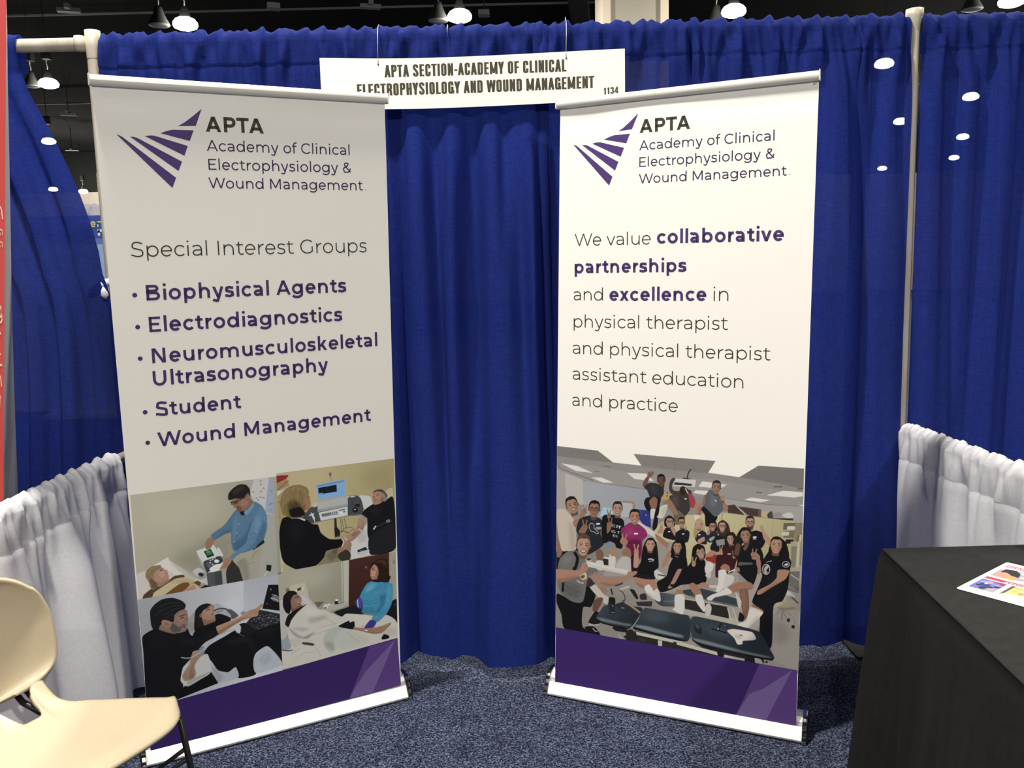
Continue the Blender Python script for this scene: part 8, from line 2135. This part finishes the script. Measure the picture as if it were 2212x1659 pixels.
# ------------------------------------------------------------------ cream chair
def chair():
    # local +x is the way the chair faces, y across
    o = empty('stacking_chair', (-1.127, 1.99, 0), math.radians(-25.5), 'cream plastic chair on black rod legs, in the lower left corner', 'chair')
    # seat shell, narrowing to a neck at the back
    rows = []; NU, NV = 48, 32
    for i in range(NU + 1):
        u = i / NU                                     # 0 = back edge, 1 = front edge
        w = lerp_spline([0, .08, .16, .3, .5, .76, .9, 1], [.096, .094, .099, .137, .182, .232, .238, .228], u)
        row = []
        for j in range(NV + 1):
            v = -1 + 2 * j / NV
            back = -.215 + .085 * (1 - smoothstep(.25, .62, abs(v)))           # two ears at the back with a hollow between
            x = back + (.216 - back) * u
            rc = max(0, (u - .72) / .28); xx = x - .085 * rc * abs(v) ** 5
            z = .443 + .010 * (v * v) - .014 * math.sin(math.pi * min(1, u * 1.05)) * (1 - v * v)
            z -= .020 * max(0, (u - .82) / .18) ** 2 + .010 * abs(v) ** 8
            z += .048 * max(0, (.24 - u) / .24) ** 1.7 * smoothstep(.2, .7, abs(v))
            row.append((xx, v * w, z))
        rows.append(row)
    b = MB(); b.grid(rows); s = b.build('seat', M['chair_shell'], o, True)
    sd = s.modifiers.new('solid', 'SOLIDIFY'); sd.thickness = .013; sd.offset = -1
    # back shell: wide at the bottom, rounded and narrowing to the top, curved round the sitter
    rows = []
    for i in range(41):
        t = math.sin(math.pi / 2 * (-1 + 2 * i / 40)); row = []
        hw = .222 * max(.02, 1 - abs(t) ** (2.5 if t > 0 else 5)) ** (1 / (2.5 if t > 0 else 4)) * (1 - .10 * max(0, t))
        for j in range(49):
            v = -1 + 2 * j / 48
            z = .622 + .172 * t + (.030 * v * v * min(1, (1 - t) / 2) if t < .6 else 0) 
            row.append((-.285 - .045 * (t * .5 + .5) + .055 * v * v, v * hw - .055, z))
        rows.append(row)
    b = MB(); b.grid(rows); s = b.build('backrest', M['chair_shell'], o, True)
    sd = s.modifiers.new('solid', 'SOLIDIFY'); sd.thickness = .013; sd.offset = 0
    for y in (.058, .086, -.058, -.086):
        b = MB(); b.tube([(-.17, y, .425), (-.25, y, .440), (-.300, y, .475), (-.312, y, .56)], .0085, 10); b.build('back_support', M['black_metal'], o, True)
    for sx, sy in ((1, 1), (1, -1), (-1, 1), (-1, -1)):
        x0 = .145 if sx > 0 else -.15; y0 = .200 * sy if sx > 0 else .10 * sy; yb = .235 * sy
        b = MB(); b.tube([(x0 - .03 * sx, y0, .418), (x0 + .015 * sx, y0 + .006 * sy, .405), (x0 + .06 * sx, yb, .01)], .0085, 10); lg = b.build('leg', M['black_metal'], o, True)
        g = MB(); g.tube([(x0 + .06 * sx, yb, 0), (x0 + .06 * sx, yb, .03)], .012, 10); g.build('glide', M['black_plastic'], lg, True)
    for sy in (1, -1):
        for dz in (0, -.030):
            b = MB(); b.tube([(.172, .212 * sy, .325 + dz), (-.0, .19 * sy, .19 + dz), (-.175, .14 * sy, .325 + dz)], .006, 8); b.build('side_brace', M['black_metal'], o, True)
    b = MB(); b.tube([(.145, -.200, .415), (.145, .200, .415)], .007, 8); b.build('cross_rod', M['black_metal'], o, True)
    b = MB(); b.tube([(-.15, -.10, .42), (-.15, .10, .42)], .007, 8); b.build('cross_rod', M['black_metal'], o, True)
chair()

# ------------------------------------------------------------------ draped table and flyer
def table():
    c = [(1.048, 2.353), (1.466, 2.358), (1.40, .55), (.872, .55)]          # back left, back right, front right, front left
    T = .74; b = MB(); loop = []; nrm = []
    rad = .012
    def edge(p, q, n):
        for i in range(n): t = i / n; loop.append((p[0] + (q[0] - p[0]) * t, p[1] + (q[1] - p[1]) * t)); 
    sides = [(c[0], c[1], 45), (c[1], c[2], 100), (c[2], c[3], 45), (c[3], c[0], 190)]
    for p, q, n in sides:
        L = math.hypot(q[0] - p[0], q[1] - p[1]); nx, ny = -(q[1] - p[1]) / L, (q[0] - p[0]) / L
        for i in range(n): nrm.append((nx, ny))
        edge(p, q, n)
    n = len(loop); cx = sum(p[0] for p in loop) / n; cy = sum(p[1] for p in loop) / n
    sm = []
    for i in range(n):
        x = y = 0
        for k in range(-5, 6): x += nrm[(i + k) % n][0]; y += nrm[(i + k) % n][1]
        l = math.hypot(x, y); sm.append((x / l, y / l))
    d = [0.0]
    for i in range(1, n): d.append(d[-1] + math.hypot(loop[i][0] - loop[i-1][0], loop[i][1] - loop[i-1][1]))
    per = d[-1] + .01
    f = fold_fn(per, 12, .16, .030); f2 = fold_fn(per, 19, .24, .045)
    corner = [d[0], d[45], d[145], d[190]]
    rows = [[(p[0] + (cx - p[0]) * .12, p[1] + (cy - p[1]) * .05, T) for p in loop], [(p[0] - s[0] * .012, p[1] - s[1] * .012, T) for p, s in zip(loop, sm)],
            [(p[0] - s[0] * .003, p[1] - s[1] * .003, T + .001) for p, s in zip(loop, sm)], [(p[0] + s[0] * .0005, p[1] + s[1] * .0005, T - .001) for p, s in zip(loop, sm)], [(p[0] - s[0] * .002, p[1] - s[1] * .002, T - .004) for p, s in zip(loop, sm)]]
    for k in range(1, 25):
        t = k / 24; z = T - (T - .012) * t; row = []
        for i, (p, s) in enumerate(zip(loop, sm)):
            q = d[i]; dc = min(min(abs(q - a), per - abs(q - a)) for a in corner)
            off = .004 + .022 * t + smoothstep(.02, .7, t) * (f(q) * (1 - t) + f2(q) * t) * .75
            off += (.06 * t ** .8) * math.exp(-(dc / .10) ** 2)
            lim = .006 if s[0] > .3 and p[0] > 1.38 else 9
            off = min(off, lim)
            row.append((p[0] + s[0] * off, p[1] + s[1] * off, z))
        rows.append(row)
    m = MB()
    for r in rows: m.v += r
    for i in range(len(rows) - 1):
        for j in range(n): a = i * n + j; e = i * n + (j + 1) % n; m.f.append((a, e, e + n, a + n))
    m.f.append(tuple(range(n)))
    o = m.build('tablecloth', M['black_cloth'], None, True)
    tag(o, 'floor-length black cloth covering the table at the right edge', 'tablecloth')
table()
def flyer():
    # page coordinates in millimetres: x across, y down from the top left corner
    A = Vector((1.3243, 2.212)); down = Vector((-.776, -.631)); across = Vector((.610, -.792))
    W, H = 216, 290
    o = empty('flyer', (A.x, A.y, .7413), math.atan2(across.y, across.x), 'glossy white flyer with red bars and small photos lying on the black tablecloth', 'flyer')
    R = 7; out = [(R + (-R) * math.cos(t), R - R * math.sin(t)) for t in [0, .4, .8, 1.2, math.pi / 2]]
    out = [(0, R), (1, 3), (3, 1), (R, 0), (W - R, 0), (W, R), (W, H - R), (W - R, H), (R, H), (3, H - 1), (1, H - 3), (0, H - R)]
    b = MB(); lo = [(x / 1000, -y / 1000, 0) for x, y in out]; hi = [(x / 1000, -y / 1000, .0006) for x, y in out]
    b.poly(hi); b.poly(lo[::-1])
    for i in range(len(out)): j = (i + 1) % len(out); b.quad(lo[i], lo[j], hi[j], hi[i])
    sheet = b.build('page', M['paper'], o)
    pic = Picture(.216, .290, .0006); pic.im[:] = np.array([.93, .93, .94]); k = 1 / .6
    def f(col, *q, **kw): pic.fill([(q[i] * k, (290 - q[i+1]) * k) for i in range(0, len(q), 2)], np.array(col, np.float32) / 255, kw.get('a', 1), kw.get('s', 0) * k)
    red, pink = (176, 52, 72), (226, 150, 158)
    for x in range(60, 200, 9): f((120, 110, 130), x, 8, x + 6, 8, x + 6, 14, x, 14, a=.8)
    for y0, y1, solid in ((23, 44, 0), (147, 166, 45)):
        f(red, 13, y0, 204, y0, 204, y1, 13, y1)
        if not solid: f(pink, 13, y0, 204, y0, 204, y1, 13, y1, a=.35)
        f((120, 40, 48), 13, y0, 204, y0, 204, y0 + 3, 13, y0 + 3, a=.7)
        for r, x0 in ((y0 + 6, 16 + solid), (y0 + 13, 16 + solid)):
            rnd = random.Random(y0 + r); x = x0
            while x < 196:
                w = rnd.uniform(4, 11); f((245, 220, 222), x, r, x + w, r, x + w, r + 4, x, r + 4, a=.9); x += w + 2.5
    # upper picture row
    f((150, 150, 165), 13, 50, 204, 50, 204, 134, 13, 134); f((205, 205, 210), 13, 50, 60, 50, 40, 70, 13, 66)
    f((24, 20, 26), 22, 60, 46, 52, 64, 74, 70, 104, 44, 100, 22, 92); f((198, 140, 118), 14, 100, 34, 84, 52, 100, 44, 124, 24, 130); f((216, 150, 80), 44, 112, 60, 100, 72, 116, 62, 132, 48, 130)
    f((190, 190, 196), 60, 54, 90, 52, 80, 80, 62, 72); f((60, 60, 78), 86, 60, 120, 54, 126, 80, 96, 90); f((236, 236, 240), 72, 92, 112, 82, 104, 104, 76, 108); f((44, 44, 60), 104, 88, 150, 70, 150, 110, 110, 118)
    f((60, 34, 30), 80, 112, 100, 106, 108, 124, 92, 132); f((206, 160, 140), 82, 114, 96, 110, 100, 122, 88, 128); f((240, 240, 242), 70, 128, 120, 116, 134, 134, 70, 134)
    f((120, 110, 130), 130, 54, 200, 54, 200, 100, 150, 96, s=3); f((210, 160, 130), 160, 80, 180, 76, 184, 110, 164, 112)
    # lower picture row, three pictures
    f((96, 100, 168), 13, 172, 71, 172, 71, 254, 13, 254); f((120, 60, 84), 48, 172, 71, 172, 71, 210, 58, 196, s=4); f((132, 138, 200), 16, 186, 40, 176, 44, 200, 20, 214, s=2)
    f((28, 32, 66), 20, 206, 44, 194, 46, 200, 24, 216); f((28, 32, 66), 18, 222, 46, 208, 48, 216, 24, 232); f((24, 28, 58), 30, 238, 54, 214, 60, 226, 40, 250); f((196, 140, 132), 34, 184, 44, 180, 46, 196, 38, 200); f((240, 240, 244), 32, 196, 38, 196, 36, 206, 31, 206)
    f((112, 118, 192), 46, 188, 60, 184, 62, 210, 48, 214); f((150, 150, 150), 48, 232, 70, 216, 70, 252, 50, 254, s=2); f((52, 28, 40), 56, 206, 70, 200, 70, 216, 58, 220); f((172, 158, 160), 56, 196, 68, 192, 68, 202, 58, 204)
    f((226, 190, 110), 84, 172, 142, 172, 142, 254, 84, 254); f((60, 58, 60), 84, 172, 92, 172, 90, 250, 84, 250, s=1); f((240, 214, 140), 94, 186, 130, 180, 136, 226, 100, 238, s=4); f((196, 160, 70), 96, 200, 110, 194, 112, 216, 98, 220, s=3); f((176, 120, 80), 112, 210, 126, 204, 128, 222, 116, 226, s=2); f((150, 90, 60), 96, 184, 138, 178, 138, 182, 96, 188, s=1); f((200, 200, 214), 86, 240, 140, 232, 140, 254, 86, 254, s=3)
    f((120, 136, 150), 155, 172, 204, 172, 204, 254, 155, 254); f((220, 190, 170), 168, 190, 186, 186, 188, 220, 170, 226, s=2); f((40, 44, 60), 164, 222, 196, 214, 200, 254, 160, 254)
    ink = np.clip(lin_np(np.clip(pic.im, 0, 1)) * .95, 0, .9); Hn, Wn = pic.H, pic.W
    xs = np.linspace(.008, .208, Wn); ys = np.linspace(-.282, -.005, Hn)
    xs = np.linspace(0, .216, Wn); ys = np.linspace(-.290, 0, Hn); ix = np.where((xs > .011) & (xs < .206))[0]; iy = np.where((ys > -.258) & (ys < -.006))[0]
    X, Yy = np.meshgrid(xs[ix], ys[iy]); v = np.stack([X, Yy, np.full_like(X, .0009)], -1).reshape(-1, 3); ink = ink[iy][:, ix]
    h, w = X.shape; i = np.arange(h * w).reshape(h, w); q = np.stack([i[:-1, :-1], i[:-1, 1:], i[1:, 1:], i[1:, :-1]], -1).reshape(-1, 4)
    me = bpy.data.meshes.new('page_print'); me.from_pydata(v.tolist(), [], q.tolist()); me.update()
    at = me.color_attributes.new('ink', 'FLOAT_COLOR', 'POINT'); at.data.foreach_set('color', np.concatenate([ink.reshape(-1, 3), np.ones((h * w, 1))], 1).astype(np.float32).ravel())
    me.materials.append(M['photo_ink']); g = bpy.data.objects.new('page_print', me); COL.objects.link(g); g.parent = sheet
flyer()


# ------------------------------------------------------------------ neighbouring booths
M['red_print'] = add_noise(mat('red_print', (.62, .08, .075), .45, spec=.4), .35, (.50, .045, .05), (.70, .12, .10))
M['grey_edge'] = mat('display_side_grey', (.42, .42, .39), .6)
M['pink_ink'] = mat('pale_pink_ink', (.85, .66, .60), .5)
def red_display():
    o = empty('red_banner_display', (-1.387, 2.5, 0), 0, 'red printed display panel cut off by the left edge of the photo', 'display')
    fx = lambda z: (-1.387 - (2.337 - z) * .1068 + 1.387)
    sx = lambda z: lerp_spline([.8, 1.11, 1.87, 2.29, 2.43], [-1.675, -1.656, -1.601, -1.567, -1.5532], z) + 1.387
    zs = [0, .4, .8, 1.1, 1.4, 1.7, 2.0, 2.2, 2.337, 2.5]
    b = MB(); b.grid([[(fx(z) - .8, 0, z), (fx(z), 0, z)] for z in zs]); b.build('printed_face', M['red_print'], o)
    b = MB(); b.grid([[(fx(z), 0, z), (sx(z) if z > .8 else -.288, .3, z)] for z in zs]); b.build('side_panel', M['grey_edge'], o)
    b = MB(); b.grid([[(fx(z) - .8, .3, z), (sx(z) if z > .8 else -.288, .3, z)] for z in zs])
    b.grid([[(fx(z) - .8, 0, z), (fx(z) - .8, .3, z)] for z in zs]); b.quad((fx(2.5) - .8, 0, 2.5), (fx(2.5), 0, 2.5), (sx(2.5), .3, 2.5), (fx(2.5) - .8, .3, 2.5)); b.build('back_panel', M['grey_edge'], o)
    for t, zb, h, w in (('th', 1.735, .052, 88), ('can', 1.690, .024, 95), ('tion', 1.656, .022, 95), ('g', 1.450, .052, 80), ('ar', 1.372, .052, 80), ('t', 1.310, .052, 80), ('h', 1.250, .052, 80), ('w', 1.185, .052, 80)):
        polys, width = text_polys(t, w); s = h / 700; k = s * .42; x1 = fx(zb) - .005
        
        for lt in set_letters(t, w, (0, 0), (width, 0)): flat([[(x1 - (width - x) * k, zb + y * s) for x, y in q] for q in lt], 'letter', M['pink_ink'], o, -.001)
red_display()

def far_booth():
    o = drape('white_back_drape', M['white_cloth'], (-7.6, 10.2), (-3.2, 10.2), (0, -1), 2.44, 2.33, .03, 301, lam=.16, amp=.04, step=.02)
    tag(o, 'white back drape of a far booth, seen in the gap left of the left banner', 'drape')
    M['far_blue'] = mat('far_banner_blue', (.05, .10, .42), .5); M['far_pale'] = mat('far_banner_pale', (.35, .48, .74), .5); M['lime'] = mat('lime_ink', (.80, .86, .35), .5); M['white_ink'] = mat('white_ink', (.9, .9, .9), .5)
    e = empty('far_banner', (-4.72, 9.9, 0), 0, 'blue banner with lime and white lettering far off in the left gap', 'banner')
    b = MB(); b.box((-.75, 0, .05), (.75, .02, 2.315)); p = b.build('panel', M['far_blue'], e)
    flat([[(-.75, .05), (.75, .05), (.75, 1.95), (-.75, 2.03)]], 'pale_print', M['far_pale'], p, -.004)
    flat([[(-.75, 2.03), (.75, 1.95), (.75, 2.02), (-.75, 2.09)]], 'mid_print', mat('far_banner_mid', (.13, .22, .56), .5), p, -.003)
    for t, w, x0, zb, h, mt in (('em', 110, -.42, 2.185, .085, 'lime'), ('me', 190, -.32, 2.085, .095, 'white_ink')):
        tx = 'em' if mt == 'lime' else 'me'; polys, width = text_polys(tx, w); s = h / 700
        for lt in set_letters(tx, w, (0, 0), (width, 0)):
            flat([[((-.055 if mt == 'lime' else .02) + x * s, zb + y * s) for x, y in q] for q in lt], 'letter', M[mt], p, -.006)
    b = MB(); b.box((-.7, -.2, 0), (.7, .2, .05)); b.build('base', M['rail'], e)
far_booth()
